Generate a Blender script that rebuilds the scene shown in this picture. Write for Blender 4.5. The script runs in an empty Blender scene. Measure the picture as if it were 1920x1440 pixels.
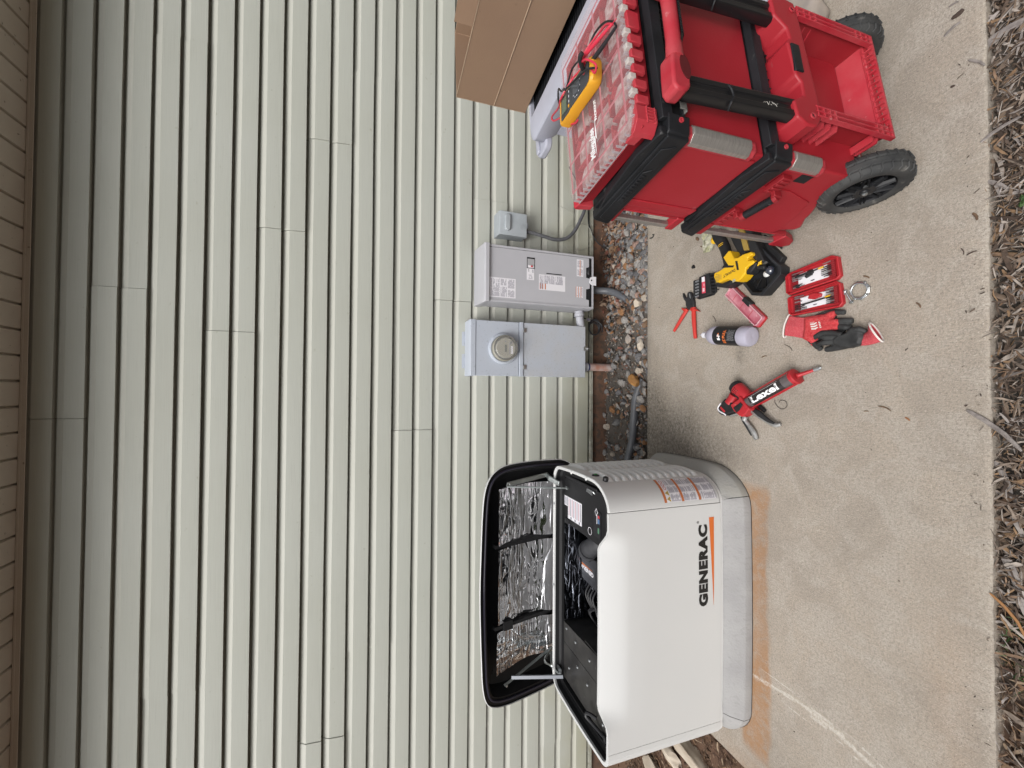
import bpy, bmesh, math, random
import numpy as np
from mathutils import Vector, Matrix, Euler
R = math.radians
SC = bpy.context.scene
COL = SC.collection
rnd = random.Random(7)

# ------------------------------------------------------------------ camera
cam_d = bpy.data.cameras.new('camera'); cam_o = bpy.data.objects.new('camera', cam_d); COL.objects.link(cam_o)
SC.camera = cam_o
cam_d.sensor_width = 36.0; cam_d.lens = 780.0 / 1920.0 * 36.0
cam_d.clip_start = 0.02; cam_d.clip_end = 2000
def cam_axes(p, yaw, roll):
    f0 = Vector((math.sin(yaw), math.cos(yaw), 0)); rt = Vector((math.cos(yaw), -math.sin(yaw), 0)); up = Vector((0, 0, 1))
    a = math.cos(p)*f0 - math.sin(p)*up
    d = -math.sin(p)*f0 - math.cos(p)*up
    c, s = math.cos(roll), math.sin(roll)
    return a, c*rt + s*d, -s*rt + c*d
_a, _r, _d = cam_axes(.32489, .017565, -.012304)      # the phone was held on its side: image right is world down
cam_o.matrix_world = Matrix(((_d.x, _r.x, -_a.x, 0), (_d.y, _r.y, -_a.y, 0), (_d.z, _r.z, -_a.z, 1.63), (0, 0, 0, 1)))

# ------------------------------------------------------------------ light
SUN_EL, SUN_AZ = R(50), R(216)        # azimuth clockwise from +Y; behind the camera, a little to its left
w = bpy.data.worlds.new('World'); SC.world = w; w.use_nodes = True
nt = w.node_tree; nt.nodes.clear()
sky = nt.nodes.new('ShaderNodeTexSky'); sky.sky_type = 'NISHITA'; sky.sun_disc = False
sky.sun_elevation = SUN_EL; sky.sun_rotation = SUN_AZ; sky.air_density = 1.0; sky.dust_density = 5.0; sky.ozone_density = 1.0
hs = nt.nodes.new('ShaderNodeHueSaturation'); hs.inputs['Saturation'].default_value = 0.25
bg = nt.nodes.new('ShaderNodeBackground'); bg.inputs['Strength'].default_value = 0.12
ow = nt.nodes.new('ShaderNodeOutputWorld')
nt.links.new(sky.outputs[0], hs.inputs['Color']); nt.links.new(hs.outputs[0], bg.inputs[0]); nt.links.new(bg.outputs[0], ow.inputs[0])
sd = bpy.data.lights.new('sun', 'SUN'); sd.energy = 1.4; sd.angle = R(30); sd.color = (1, .985, .965)
so = bpy.data.objects.new('sun', sd); COL.objects.link(so)
sdir = Vector((math.sin(SUN_AZ)*math.cos(SUN_EL), math.cos(SUN_AZ)*math.cos(SUN_EL), math.sin(SUN_EL)))
so.rotation_euler = sdir.to_track_quat('Z', 'Y').to_euler(); so.location = sdir*20
SC.view_settings.view_transform = 'Standard'; SC.view_settings.look = 'None'; SC.view_settings.gamma = 1
SC.view_settings.exposure = 0.38

# ------------------------------------------------------------------ mesh helpers
def frame_on(dirv, upv=(0, 0, 1)):
    d = Vector(dirv).normalized(); u = Vector(upv)
    if abs(d.dot(u.normalized())) > .99: u = Vector((1, 0, 0))
    x = d.cross(u).normalized(); y = x.cross(d).normalized()
    return x, y, d
class MB:
    def __init__(s): s.v = []; s.f = []; s.m = []
    def add(s, vs, fs, mi=0):
        n = len(s.v); s.v += [tuple(v) for v in vs]
        s.f += [tuple(i+n for i in f) for f in fs]; s.m += [mi]*len(fs); return s
    def box(s, x0, x1, y0, y1, z0, z1, mi=0):
        if x0 > x1: x0, x1 = x1, x0
        if y0 > y1: y0, y1 = y1, y0
        if z0 > z1: z0, z1 = z1, z0
        vs = [(x, y, z) for z in (z0, z1) for y in (y0, y1) for x in (x0, x1)]
        return s.add(vs, [(0,2,3,1),(4,5,7,6),(0,1,5,4),(2,6,7,3),(0,4,6,2),(1,3,7,5)], mi)
    def prism(s, poly, a, b, ax='z', mi=0, mib=None):
        def P(p, h):
            return {'z': (p[0], p[1], h), 'x': (h, p[0], p[1]), 'y': (p[0], h, p[1])}[ax]
        n = len(poly)
        area = sum(poly[i][0]*poly[(i+1) % n][1]-poly[(i+1) % n][0]*poly[i][1] for i in range(n))
        if area < 0: poly = poly[::-1]
        vs = [P(p, a) for p in poly]+[P(p, b) for p in poly]
        flip = (ax == 'y') != (b < a)
        fs = [tuple(range(n))[::-1], tuple(range(n, 2*n))]+[(i, (i+1) % n, n+(i+1) % n, n+i) for i in range(n)]
        if flip: fs = [f[::-1] for f in fs]
        return s.add(vs, fs, mi)
    def tube(s, pts, r, n=10, closed=False, caps=True, mi=0, sq=(1, 1), up=(0, 0, 1), a0=0):
        pts = [Vector(p) for p in pts]; m = len(pts)
        rs = r if isinstance(r, (list, tuple)) else [r]*m
        rings = []; prevx = None
        for i, p in enumerate(pts):
            if closed: t = pts[(i+1) % m]-pts[i-1]
            else: t = pts[min(i+1, m-1)]-pts[max(i-1, 0)]
            t.normalize()
            if prevx is None: x, y, _ = frame_on(t, up)
            else:
                x = (prevx - t*prevx.dot(t)).normalized(); y = x.cross(t).normalized()
                y = t.cross(x)*-1 if False else x.cross(t)*-1
                y = -y
            prevx = x
            if i == 0: y0 = y
            rings.append([p+x*(math.cos(a0+2*math.pi*k/n)*rs[i]*sq[0])+y*(math.sin(a0+2*math.pi*k/n)*rs[i]*sq[1]) for k in range(n)])
        vs = [v for rg in rings for v in rg]; fs = []
        for i in range(m if closed else m-1):
            j = (i+1) % m
            for k in range(n):
                l = (k+1) % n; fs.append((i*n+k, i*n+l, j*n+l, j*n+k))
        if caps and not closed:
            fs.append(tuple(range(n))[::-1]); fs.append(tuple((m-1)*n+k for k in range(n)))
        return s.add(vs, fs, mi)
    def cyl(s, a, b, r, n=20, mi=0, r2=None):
        return s.tube([a, b], [r, r if r2 is None else r2], n, mi=mi)
    def lathe(s, prof, c, ax, n=28, mi=0, mis=None):
        x, y, d = frame_on(ax); c = Vector(c); vs = []; fs = []; ms = []
        for r, h in prof: vs += [c+d*h+x*(math.cos(2*math.pi*k/n)*r)+y*(math.sin(2*math.pi*k/n)*r) for k in range(n)]
        for i in range(len(prof)-1):
            for k in range(n):
                l = (k+1) % n; fs.append((i*n+k, i*n+l, (i+1)*n+l, (i+1)*n+k)); ms.append(mis[i] if mis else mi)
        s.add(vs, fs, mi); s.m[-len(fs):] = ms; return s
    def ball(s, c, r, sc=(1, 1, 1), n=12, mi=0):
        m = n//2; vs = []; fs = []
        for i in range(m+1):
            t = math.pi*i/m
            for k in range(n):
                p = 2*math.pi*k/n
                vs.append((c[0]+r*sc[0]*math.sin(t)*math.cos(p), c[1]+r*sc[1]*math.sin(t)*math.sin(p), c[2]+r*sc[2]*math.cos(t)))
        for i in range(m):
            for k in range(n):
                l = (k+1) % n; fs.append((i*n+k, (i+1)*n+k, (i+1)*n+l, i*n+l))
        return s.add(vs, fs, mi)
    def loops(s, rings, closed=True, mi=0, cap0=False, cap1=False):
        n = len(rings[0]); vs = [v for rg in rings for v in rg]; fs = []
        for i in range(len(rings)-1):
            for k in range(n if closed else n-1):
                l = (k+1) % n; fs.append((i*n+k, i*n+l, (i+1)*n+l, (i+1)*n+k))
        if cap0: fs.append(tuple(range(n))[::-1])
        if cap1: fs.append(tuple((len(rings)-1)*n+k for k in range(n)))
        return s.add(vs, fs, mi)
    def quad(s, o, ex, ey, mi=0):
        o, ex, ey = Vector(o), Vector(ex), Vector(ey)
        return s.add([o, o+ex, o+ex+ey, o+ey], [(0, 1, 2, 3)], mi)
    def xf(s, M):
        s.v = [tuple(M @ Vector(v)) for v in s.v]; return s
    def merge(s, o, mi=None):
        n = len(s.v); s.v += o.v; s.f += [tuple(i+n for i in f) for f in o.f]; s.m += (o.m if mi is None else [mi]*len(o.f)); return s
    def build(s, name, mats, parent=None, bevel=0, seg=2, ang=32, label=None, world=False, fixn=True, smooth=True):
        me = bpy.data.meshes.new(name)
        vs = s.v
        if world and parent is not None:
            Mi = parent['_m']; Mi = Matrix([Mi[i*4:i*4+4] for i in range(4)]).inverted()
            vs = [tuple(Mi @ Vector(v)) for v in vs]
        me.from_pydata(vs, [], s.f)
        if fixn:
            bm = bmesh.new(); bm.from_mesh(me); bmesh.ops.recalc_face_normals(bm, faces=bm.faces); bm.to_mesh(me); bm.free()
        if not isinstance(mats, (list, tuple)): mats = [mats]
        for m in mats: me.materials.append(m)
        for p, mi in zip(me.polygons, s.m): p.material_index = mi
        if smooth:
            me.shade_smooth(); me.set_sharp_from_angle(angle=R(ang))
        me.update()
        o = bpy.data.objects.new(name, me); COL.objects.link(o)
        if parent is not None: o.parent = parent
        if bevel:
            b = o.modifiers.new('bevel', 'BEVEL'); b.width = bevel; b.segments = seg; b.limit_method = 'ANGLE'; b.angle_limit = R(38)
        if label: o['label'] = label
        return o
def tag(o, label, cat, group=None):
    o['label'] = label; o['category'] = cat
    if group: o['group'] = group
    return o
EMPTIES = []
def thing(name, label, cat, loc=(0, 0, 0), M=None, group=None):
    o = bpy.data.objects.new(name, None); COL.objects.link(o)
    m = M if M is not None else Matrix.Translation(Vector(loc))
    o.matrix_world = m; o.empty_display_size = .05
    o['_m'] = [m[i][j] for i in range(4) for j in range(4)]
    EMPTIES.append(o)
    return tag(o, label, cat, group)
def struct(o, kind='structure'):
    o['kind'] = kind; return o
def text(s, size, o, ex, ey, bold=0.0, sx=1.0, shear=0.0, align='LEFT', th=0.0, sp=1.0):
    """flat lettering: o origin (baseline), ex reading direction, ey letter-up direction (unit)"""
    c = bpy.data.curves.new('t', 'FONT'); c.body = s; c.size = size; c.offset = bold; c.shear = shear; c.align_x = align; c.space_character = sp
    c.resolution_u = 3; c.extrude = th
    ob = bpy.data.objects.new('t', c); COL.objects.link(ob)
    me = bpy.data.meshes.new_from_object(ob.evaluated_get(bpy.context.evaluated_depsgraph_get()))
    o, ex, ey = Vector(o), Vector(ex).normalized(), Vector(ey).normalized(); ez = ex.cross(ey)
    mb = MB(); mb.add([o+ex*(v.co.x*sx)+ey*v.co.y+ez*v.co.z for v in me.vertices], [tuple(p.vertices) for p in me.polygons])
    bpy.data.objects.remove(ob); bpy.data.curves.remove(c); bpy.data.meshes.remove(me)
    return mb
def arc(c, r, a0, a1, n, f=lambda x, y: (x, y)):
    return [f(c[0]+r*math.cos(R(a0+(a1-a0)*i/n)), c[1]+r*math.sin(R(a0+(a1-a0)*i/n))) for i in range(n+1)]
def rrect(x0, x1, y0, y1, r, n=5):
    return (arc((x1-r, y0+r), r, -90, 0, n)+arc((x1-r, y1-r), r, 0, 90, n)+arc((x0+r, y1-r), r, 90, 180, n)+arc((x0+r, y0+r), r, 180, 270, n))
def smooth_path(pts, n=6, closed=False):
    P = [Vector(p) for p in pts]; m = len(P); out = []
    for i in range(m if closed else m-1):
        p0 = P[(i-1) % m] if closed or i > 0 else P[0]
        p1, p2 = P[i], P[(i+1) % m]; p3 = P[(i+2) % m] if closed or i+2 < m else P[-1]
        for k in range(n):
            t = k/n
            out.append(.5*((2*p1)+(p2-p0)*t+(2*p0-5*p1+4*p2-p3)*t*t+(3*p1-p0-3*p2+p3)*t**3))
    if not closed: out.append(P[-1])
    return out

# ------------------------------------------------------------------ materials
def mat(name, col, rough=.5, metal=0., bump=None, var=None, spec=.5, coat=0., trans=0., ior=1.45, alpha=1., wear=None, sss=0, dirt=None, rvar=None):
    """bump=(scale,strength[,stretch]); var=(scale,colour2,amount[,contrast]); wear=(scale,colour,threshold)"""
    m = bpy.data.materials.new(name); m.use_nodes = True; nt = m.node_tree; N = nt.nodes; L = nt.links
    b = N['Principled BSDF']; col = tuple(col)+(1,)
    b.inputs['Base Color'].default_value = col; b.inputs['Roughness'].default_value = rough; b.inputs['Metallic'].default_value = metal
    b.inputs['Specular IOR Level'].default_value = spec; b.inputs['IOR'].default_value = ior
    if coat: b.inputs['Coat Weight'].default_value = coat
    if trans: b.inputs['Transmission Weight'].default_value = trans
    if alpha < 1: b.inputs['Alpha'].default_value = alpha
    if sss: b.inputs['Subsurface Weight'].default_value = sss; b.inputs['Subsurface Radius'].default_value = (.01, .01, .01)
    tc = N.new('ShaderNodeTexCoord'); cur = None
    def noise(scale, det=4, stretch=None, src='Object'):
        n = N.new('ShaderNodeTexNoise'); n.inputs['Scale'].default_value = scale; n.inputs['Detail'].default_value = det
        if stretch:
            mp = N.new('ShaderNodeMapping'); mp.inputs['Scale'].default_value = stretch
            L.new(tc.outputs[src], mp.inputs[0]); L.new(mp.outputs[0], n.inputs[0])
        else: L.new(tc.outputs[src], n.inputs[0])
        return n
    def layer(cur, fac, c2):
        mx = N.new('ShaderNodeMix'); mx.data_type = 'RGBA'
        L.new(fac, mx.inputs[0])
        if cur is None: mx.inputs[6].default_value = col
        else: L.new(cur, mx.inputs[6])
        mx.inputs[7].default_value = tuple(c2)+(1,)
        return mx.outputs[2]
    def ramp(src, a, c, lo=0., hi=1.):
        r = N.new('ShaderNodeMapRange'); r.inputs['From Min'].default_value = a; r.inputs['From Max'].default_value = c
        r.inputs['To Min'].default_value = lo; r.inputs['To Max'].default_value = hi
        L.new(src, r.inputs[0]); return r.outputs[0]
    if var:
        n = noise(var[0], 5, var[3] if len(var) > 3 else None); cur = layer(cur, ramp(n.outputs[0], .35, .65, 0, var[2]), var[1])
    for wr in ([wear] if wear else [])+([dirt] if dirt else []):
        n = noise(wr[0], 8, wr[3] if len(wr) > 3 else None); cur = layer(cur, ramp(n.outputs[0], wr[2], wr[2]+.08, 0, .8 if len(wr) < 5 else wr[4]), wr[1])
    if cur is not None: L.new(cur, b.inputs['Base Color'])
    if rvar:
        n = noise(rvar[0], 5); L.new(ramp(n.outputs[0], .3, .7, rvar[1], rvar[2]), b.inputs['Roughness'])
    if bump:
        n = noise(bump[0], 6, bump[2] if len(bump) > 2 else None)
        bp = N.new('ShaderNodeBump'); bp.inputs['Strength'].default_value = bump[1]; bp.inputs['Distance'].default_value = .002
        L.new(n.outputs[0], bp.inputs['Height']); L.new(bp.outputs[0], b.inputs['Normal'])
    return m
def island_mat(name, cols, rough=.8, bump=(80, .5), var=.25, spec=.3):
    """every loose piece of the mesh takes its own colour from the ramp"""
    m = bpy.data.materials.new(name); m.use_nodes = True; nt = m.node_tree; N = nt.nodes; L = nt.links
    b = N['Principled BSDF']; b.inputs['Roughness'].default_value = rough; b.inputs['Specular IOR Level'].default_value = spec
    g = N.new('ShaderNodeNewGeometry'); cr = N.new('ShaderNodeValToRGB'); cr.color_ramp.interpolation = 'CONSTANT'
    e = cr.color_ramp.elements; e[0].color = tuple(cols[0])+(1,); e[0].position = 0
    e[1].position = 1/len(cols); e[1].color = tuple(cols[1])+(1,)
    for i, c in enumerate(cols[2:]):
        x = e.new((i+2)/len(cols)); x.color = tuple(c)+(1,)
    L.new(g.outputs['Random Per Island'], cr.inputs[0])
    tc = N.new('ShaderNodeTexCoord'); n = N.new('ShaderNodeTexNoise'); n.inputs['Scale'].default_value = bump[0]; n.inputs['Detail'].default_value = 6
    L.new(tc.outputs['Object'], n.inputs[0])
    mp = N.new('ShaderNodeMapRange'); mp.inputs['From Min'].default_value = .3; mp.inputs['From Max'].default_value = .7
    mp.inputs['To Min'].default_value = 1-var; mp.inputs['To Max'].default_value = 1+var; L.new(n.outputs[0], mp.inputs[0])
    mu = N.new('ShaderNodeMix'); mu.data_type = 'RGBA'; mu.blend_type = 'MULTIPLY'; mu.inputs[0].default_value = 1
    L.new(cr.outputs[0], mu.inputs[6]); L.new(mp.outputs[0], mu.inputs[7]); L.new(mu.outputs[2], b.inputs['Base Color'])
    bp = N.new('ShaderNodeBump'); bp.inputs['Strength'].default_value = bump[1]; bp.inputs['Distance'].default_value = .003
    L.new(n.outputs[0], bp.inputs['Height']); L.new(bp.outputs[0], b.inputs['Normal'])
    return m
# ================================================================== SETTING
D = 2.76                                     # wall line
# -------- soil sheet reaching the horizon
M_soil = mat('soil', (.055, .050, .043), .95, bump=(40, 1.0), var=(9, (.12, .10, .085), .8), dirt=(140, (.15, .135, .115), .60))
M_clay = mat('clay_soil', (.11, .06, .038), .95, bump=(60, 1.0), var=(14, (.20, .09, .045), .8))
mb = MB(); n = 44
xs = np.concatenate([-np.geomspace(3, 400, 12)[::-1], np.linspace(-2.6, 2.6, 105), np.geomspace(3, 400, 12)])
ys = np.concatenate([-np.geomspace(2, 400, 12)[::-1], np.linspace(-1.6, .6, 12), np.linspace(.7, 2.9, 60), np.geomspace(3.2, 400, 10)])
rng = np.random.RandomState(3)
zz = rng.randn(len(xs), len(ys))*.0035
vs = []
for i, x in enumerate(xs):
    for j, y in enumerate(ys):
        z = -.045 + zz[i, j]
        if 2.2 < y < 2.75: z += .012*math.sin(x*3.1)*math.sin(y*9)
        if y < .68: z = -.060+.022*min(1, max(0, (x+.75)/.3))+zz[i, j]
        if abs(x) > 2.7 or y < -1.7 or y > 3: z = -.06
        vs.append((x, y, z))
ny = len(ys)
mb.add(vs, [(i*ny+j, (i+1)*ny+j, (i+1)*ny+j+1, i*ny+j+1) for i in range(len(xs)-1) for j in range(ny-1)])
# the ground sheet: grey-brown soil, clay-red at the left end (a real change of soil)
m = M_soil; nt = m.node_tree; N = nt.nodes; L = nt.links
b = N['Principled BSDF']; prev = b.inputs['Base Color'].links[0].from_socket
sep = N.new('ShaderNodeSeparateXYZ'); tcx = N.new('ShaderNodeTexCoord'); L.new(tcx.outputs['Object'], sep.inputs[0])
nn = N.new('ShaderNodeTexNoise'); nn.inputs['Scale'].default_value = 7; L.new(tcx.outputs['Object'], nn.inputs[0])
ad = N.new('ShaderNodeMath'); ad.operation = 'MULTIPLY_ADD'; ad.inputs[1].default_value = .5; L.new(nn.outputs[0], ad.inputs[0]); L.new(sep.outputs[0], ad.inputs[2])
mr = N.new('ShaderNodeMapRange'); mr.inputs['From Min'].default_value = -.45; mr.inputs['From Max'].default_value = -.75; L.new(ad.outputs[0], mr.inputs[0])
mx = N.new('ShaderNodeMix'); mx.data_type = 'RGBA'; L.new(mr.outputs[0], mx.inputs[0]); L.new(prev, mx.inputs[6]); mx.inputs[7].default_value = (.115, .066, .042, 1)
L.new(mx.outputs[2], b.inputs['Base Color'])
struct(mb.build('ground', M_soil, ang=80))

# -------- sidewalk slab, as a fine grid with stain attributes
def conc_mat():
    m = bpy.data.materials.new('concrete'); m.use_nodes = True; nt = m.node_tree; N = nt.nodes; L = nt.links
    b = N['Principled BSDF']; b.inputs['Roughness'].default_value = .9; b.inputs['Specular IOR Level'].default_value = .3
    tc = N.new('ShaderNodeTexCoord'); at = N.new('ShaderNodeAttribute'); at.attribute_name = 'stain'
    sp = N.new('ShaderNodeSeparateColor'); L.new(at.outputs['Color'], sp.inputs[0])
    def noise(s, det=5, st=None, dist=0, rgh=.55):
        n = N.new('ShaderNodeTexNoise'); n.inputs['Scale'].default_value = s; n.inputs['Detail'].default_value = det; n.inputs['Distortion'].default_value = dist; n.inputs['Roughness'].default_value = rgh
        if st:
            mp = N.new('ShaderNodeMapping'); mp.inputs['Scale'].default_value = st; mp.inputs['Rotation'].default_value = (0, 0, R(24)); L.new(tc.outputs['Object'], mp.inputs[0]); L.new(mp.outputs[0], n.inputs[0])
        else: L.new(tc.outputs['Object'], n.inputs[0])
        return n.outputs[0]
    def rg(src, a, c, lo=0, hi=1):
        r = N.new('ShaderNodeMapRange'); r.inputs['From Min'].default_value = a; r.inputs['From Max'].default_value = c; r.inputs['To Min'].default_value = lo; r.inputs['To Max'].default_value = hi; L.new(src, r.inputs[0]); return r.outputs[0]
    def mul(a, c):
        r = N.new('ShaderNodeMath'); r.operation = 'MULTIPLY'; L.new(a, r.inputs[0])
        if isinstance(c, float): r.inputs[1].default_value = c
        else: L.new(c, r.inputs[1])
        return r.outputs[0]
    def addn(a, c):
        r = N.new('ShaderNodeMath'); r.operation = 'ADD'; L.new(a, r.inputs[0]); L.new(c, r.inputs[1]); return r.outputs[0]
    def lay(cur, fac, c):
        x = N.new('ShaderNodeMix'); x.data_type = 'RGBA'; L.new(fac, x.inputs[0])
        if isinstance(cur, tuple): x.inputs[6].default_value = cur
        else: L.new(cur, x.inputs[6])
        x.inputs[7].default_value = c; return x.outputs[2]
    c = lay((.37, .32, .262, 1), rg(noise(2.6, 8, None, .5, .65), .42, .60, 0, 1), (.300, .262, .218, 1))
    c = lay(c, rg(noise(7, 8, None, .8, .7), .45, .60, 0, .9), (.385, .345, .295, 1))
    c = lay(c, rg(noise(130, 7, None, 0, .8), .46, .62, 0, .85), (.22, .19, .16, 1))
    c = lay(c, rg(noise(230, 5, None, 0, .8), .57, .68, 0, .95), (.58, .53, .46, 1))
    c = lay(c, rg(noise(240, 4, None, 0, .7), .60, .68, 0, .9), (.12, .10, .085, 1))
    c = lay(c, rg(noise(24, 8, None, 0, .7), .66, .72, 0, .7), (.13, .105, .085, 1))       # small dark specks
    st = noise(40, 6, (6, 1, 1))
    c = lay(c, rg(st, .6, .75, 0, .45), (.55, .51, .45, 1))                                 # broom streaks
    c = lay(c, mul(sp.outputs[0], rg(noise(22, 8, None, .5, .7), .28, .56, .15, .95)), (.33, .17, .075, 1))    # clay
    c = lay(c, mul(sp.outputs[1], rg(noise(60, 9, None, .4, .8), .34, .60, .1, .9)), (.085, .075, .062, 1))  # mildew
    c = lay(c, rg(addn(sp.outputs[2], mul(noise(110, 8, None, 0, .8), .9)), 1.24, 1.46, 0, .75), (.62, .58, .52, 1))      # chalk scratches
    L.new(c, b.inputs['Base Color'])
    bp = N.new('ShaderNodeBump'); bp.inputs['Strength'].default_value = .8; bp.inputs['Distance'].default_value = .002
    L.new(addn(noise(300, 5), mul(st, .9)), bp.inputs['Height']); L.new(bp.outputs[0], b.inputs['Normal'])
    return m
M_conc = conc_mat()
def segd(px, py, a, c):
    ax, ay = a; bx, by = c; dx, dy = bx-ax, by-ay
    t = np.clip(((px-ax)*dx+(py-ay)*dy)/(dx*dx+dy*dy), 0, 1); return np.hypot(px-ax-t*dx, py-ay-t*dy)
X = np.concatenate([np.linspace(-9, -2.3, 14), np.arange(-2.25, -1.72, .03), np.arange(-1.71, 1.95, .0125), np.linspace(2.0, 9, 14)])
Y = np.concatenate([[.672, .674, .678], np.arange(.69, 1.40, .0125), [1.41], np.arange(1.4225, 2.18, .0125), [2.189, 2.193, 2.195]])
nX, nY = len(X), len(Y)
gx, gy = np.meshgrid(X, Y, indexing='ij')
edge = .0012*np.sin(gx*7)+.0006*np.sin(gx*61+1)+.0007*np.random.RandomState(4).randn(nX, 1)
yy = gy.copy(); yy += np.where(gy < .70, edge, 0)
gz = .0008*np.sin(gx*5)*np.sin(gy*7)
for e, dz in ((0, -.006), (1, -.002), (2, -.0005)):
    gz[:, e] += dz; gz[:, -1-e] += dz
def blot(cx, cy, rx, ry, a): return a*np.exp(-(((gx-cx)/rx)**2+((gy-cy)/ry)**2))
clay = np.clip((gx+1.62)/.05, 0, 1)*np.clip((-.40-gx)/.05, 0, 1)*np.clip((gy-1.352-.008*np.sin(gx*6)-.004*np.sin(gx*31))/.014, 0, 1)*np.clip((1.50-gy)/.02, 0, 1)
clay = clay*(.80+.2*np.sin(gx*9+1)*np.sin(gx*4.3))+blot(-1.75, 1.3, .12, .3, .45)+blot(-1.35, .74, .45, .05, .15)+blot(-.85, .78, .22, .06, .12)
mild = blot(-.30, 2.10, .26, .26, 1.1)+blot(.3, 2.19, 1.2, .035, .4)+blot(-.9, 1.38, .5, .03, .25)+blot(-.22, 1.80, .20, .16, .75)+blot(-.02, 2.12, .25, .1, .6)+blot(-.30, 1.60, .10, .13, .6)+blot(.17, 1.50, .05, .022, .55)+blot(.22, 1.0, .03, .03, .4)+blot(-1.6, 1.2, .15, .2, .3)
scr = np.zeros_like(gx)
for pl, wd in (([(-1.262, 1.43), (-1.234, 1.22), (-1.246, 1.08), (-1.27, .961), (-1.36, .80)], .024), ([(-1.205, 1.43), (-1.212, 1.265), (-1.225, 1.099), (-1.262, .99)], .010), ([(-1.246, 1.30), (-1.262, 1.12), (-1.30, .95), (-1.40, .79)], .009), ([(-1.234, 1.20), (-1.225, 1.02), (-1.262, .88), (-1.33, .76)], .012), ([(-1.275, 1.38), (-1.285, 1.25), (-1.29, 1.1)], .007)):
    for a, c in zip(pl[:-1], pl[1:]): scr = np.maximum(scr, np.exp(-(segd(gx, gy, a, c)/wd)**2)*.95)
scr = np.maximum(scr, blot(.75, .70, .55, .035, .62)); scr = np.maximum(scr, blot(1.2, .75, .2, .05, .55)); scr = np.maximum(scr, blot(-.65, 1.22, .03, .012, .7))
vs = np.stack([gx, yy, gz], -1).reshape(-1, 3)
fs = []
for i in range(nX-1):
    for j in range(nY-1):
        if X[i] < -1.712 and Y[j] >= 1.409: continue
        fs.append((i*nY+j, (i+1)*nY+j, (i+1)*nY+j+1, i*nY+j+1))
mb = MB(); mb.add([tuple(v) for v in vs], fs)
nv = len(vs)
def skirt(idx):
    base = len(mb.v)
    for k in idx:
        v = mb.v[k]; mb.v.append((v[0], v[1], -.10))
    for q in range(len(idx)-1):
        mb.f.append((idx[q], idx[q+1], base+q+1, base+q)); mb.m.append(0)
skirt([i*nY for i in range(nX)])
iL = int(np.argmin(abs(X+1.71))); jN = int(np.argmin(abs(Y-1.41)))
skirt([i*nY+nY-1 for i in range(iL, nX)]); skirt([iL*nY+j for j in range(jN, nY)]); skirt([i*nY+jN for i in range(0, iL+1)])
sw = mb.build('sidewalk', M_conc, fixn=False, ang=50); struct(sw)
ca = sw.data.color_attributes.new('stain', 'FLOAT_COLOR', 'POINT')
buf = np.zeros((len(mb.v), 4), dtype=np.float32); buf[:nv, 0] = np.clip(clay, 0, 1).reshape(-1); buf[:nv, 1] = np.clip(mild, 0, 1).reshape(-1); buf[:nv, 2] = np.clip(scr, 0, 1).reshape(-1); buf[:, 3] = 1
sx = np.array([v[0] for v in mb.v[nv:]]); buf[nv:, 0] = np.where(sx < -.2, .9, .25)
ca.data.foreach_set('color', buf.reshape(-1))

# -------- gravel (stones), leaf litter, mulch: uncountable, one mesh each
def ico():
    bm = bmesh.new(); bmesh.ops.create_icosphere(bm, subdivisions=2, radius=1)
    v = np.array([x.co[:] for x in bm.verts]); f = [tuple(a.index for a in p.verts) for p in bm.faces]; bm.free(); return v, f
IV, IF = ico()
def rock_verts(rs, r, flat=.6):
    v = IV.copy(); nrm = rs.randn(9, 3); nrm /= np.linalg.norm(nrm, axis=1)[:, None]
    for k in range(9):                       # chop with planes for angular faces
        d = v@nrm[k]; lim = .55+.35*rs.rand(); v -= np.maximum(d-lim, 0)[:, None]*nrm[k]
    v *= np.array([1, .6+.35*rs.rand(), flat*(.7+.5*rs.rand())])*r
    a = rs.randn(3)*.45; a[2] = rs.rand()*6.3
    return v@np.array(Euler(a, 'XYZ').to_matrix()).T
def stones(name, mats, region, count, rmin, rmax, seed, zf, dens=None, flat=.62):
    rs = np.random.RandomState(seed); V = []; F = []; M = []; n = 0; k = 0
    while k < count:
        x = region[0]+rs.rand()*(region[1]-region[0]); y = region[2]+rs.rand()*(region[3]-region[2])
        if dens and rs.rand() > dens(x, y): continue
        k += 1
        r = rmin+(rmax-rmin)*rs.rand()**1.8
        v = rock_verts(rs, r, flat)+np.array([x, y, zf(x, y)+r*.22+rs.rand()*.006])
        V.append(v); F += [tuple(i+n for i in f) for f in IF]; n += len(v)
    mb = MB(); mb.v = [tuple(a) for a in np.concatenate(V)]; mb.f = F; mb.m = [0]*len(F)
    return struct(mb.build(name, mats, fixn=False, ang=28), 'stuff')
G1, G2, G3, G4, G5, G6, G7 = (.17, .165, .16), (.11, .108, .112), (.24, .225, .21), (.15, .095, .06), (.22, .115, .055), (.075, .068, .064), (.32, .275, .225)
M_stone = island_mat('stone', [G1, G2, G3, G4, G7, G1, G5, G6, G2, G3, (.24, .16, .13), G1], .85, (90, .6), .3)
M_grit = island_mat('grit', [(.13, .12, .11), (.2, .19, .18), (.09, .08, .07), (.26, .24, .21), (.16, .12, .09), (.1, .095, .09)], .9, (150, .5), .3)
def dgr(x, y):
    if x < -.6: return .15
    base = .95 if x > .62 else (.30 if y < 2.42 else .16)
    if y > 2.66 and x > .62: base *= .45
    if .42 < x < .62: base = .6 if y < 2.45 else .4
    return base
stones('gravel', M_stone, (-.6, 2.1, 2.21, 2.77), 1900, .008, .040, 11, lambda x, y: -.040, dgr)
stones('gravel', M_grit, (-2.6, 2.1, 2.205, 2.775), 4200, .0025, .010, 12, lambda x, y: -.043, lambda x, y: .9 if x > -.6 else .25)
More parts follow.
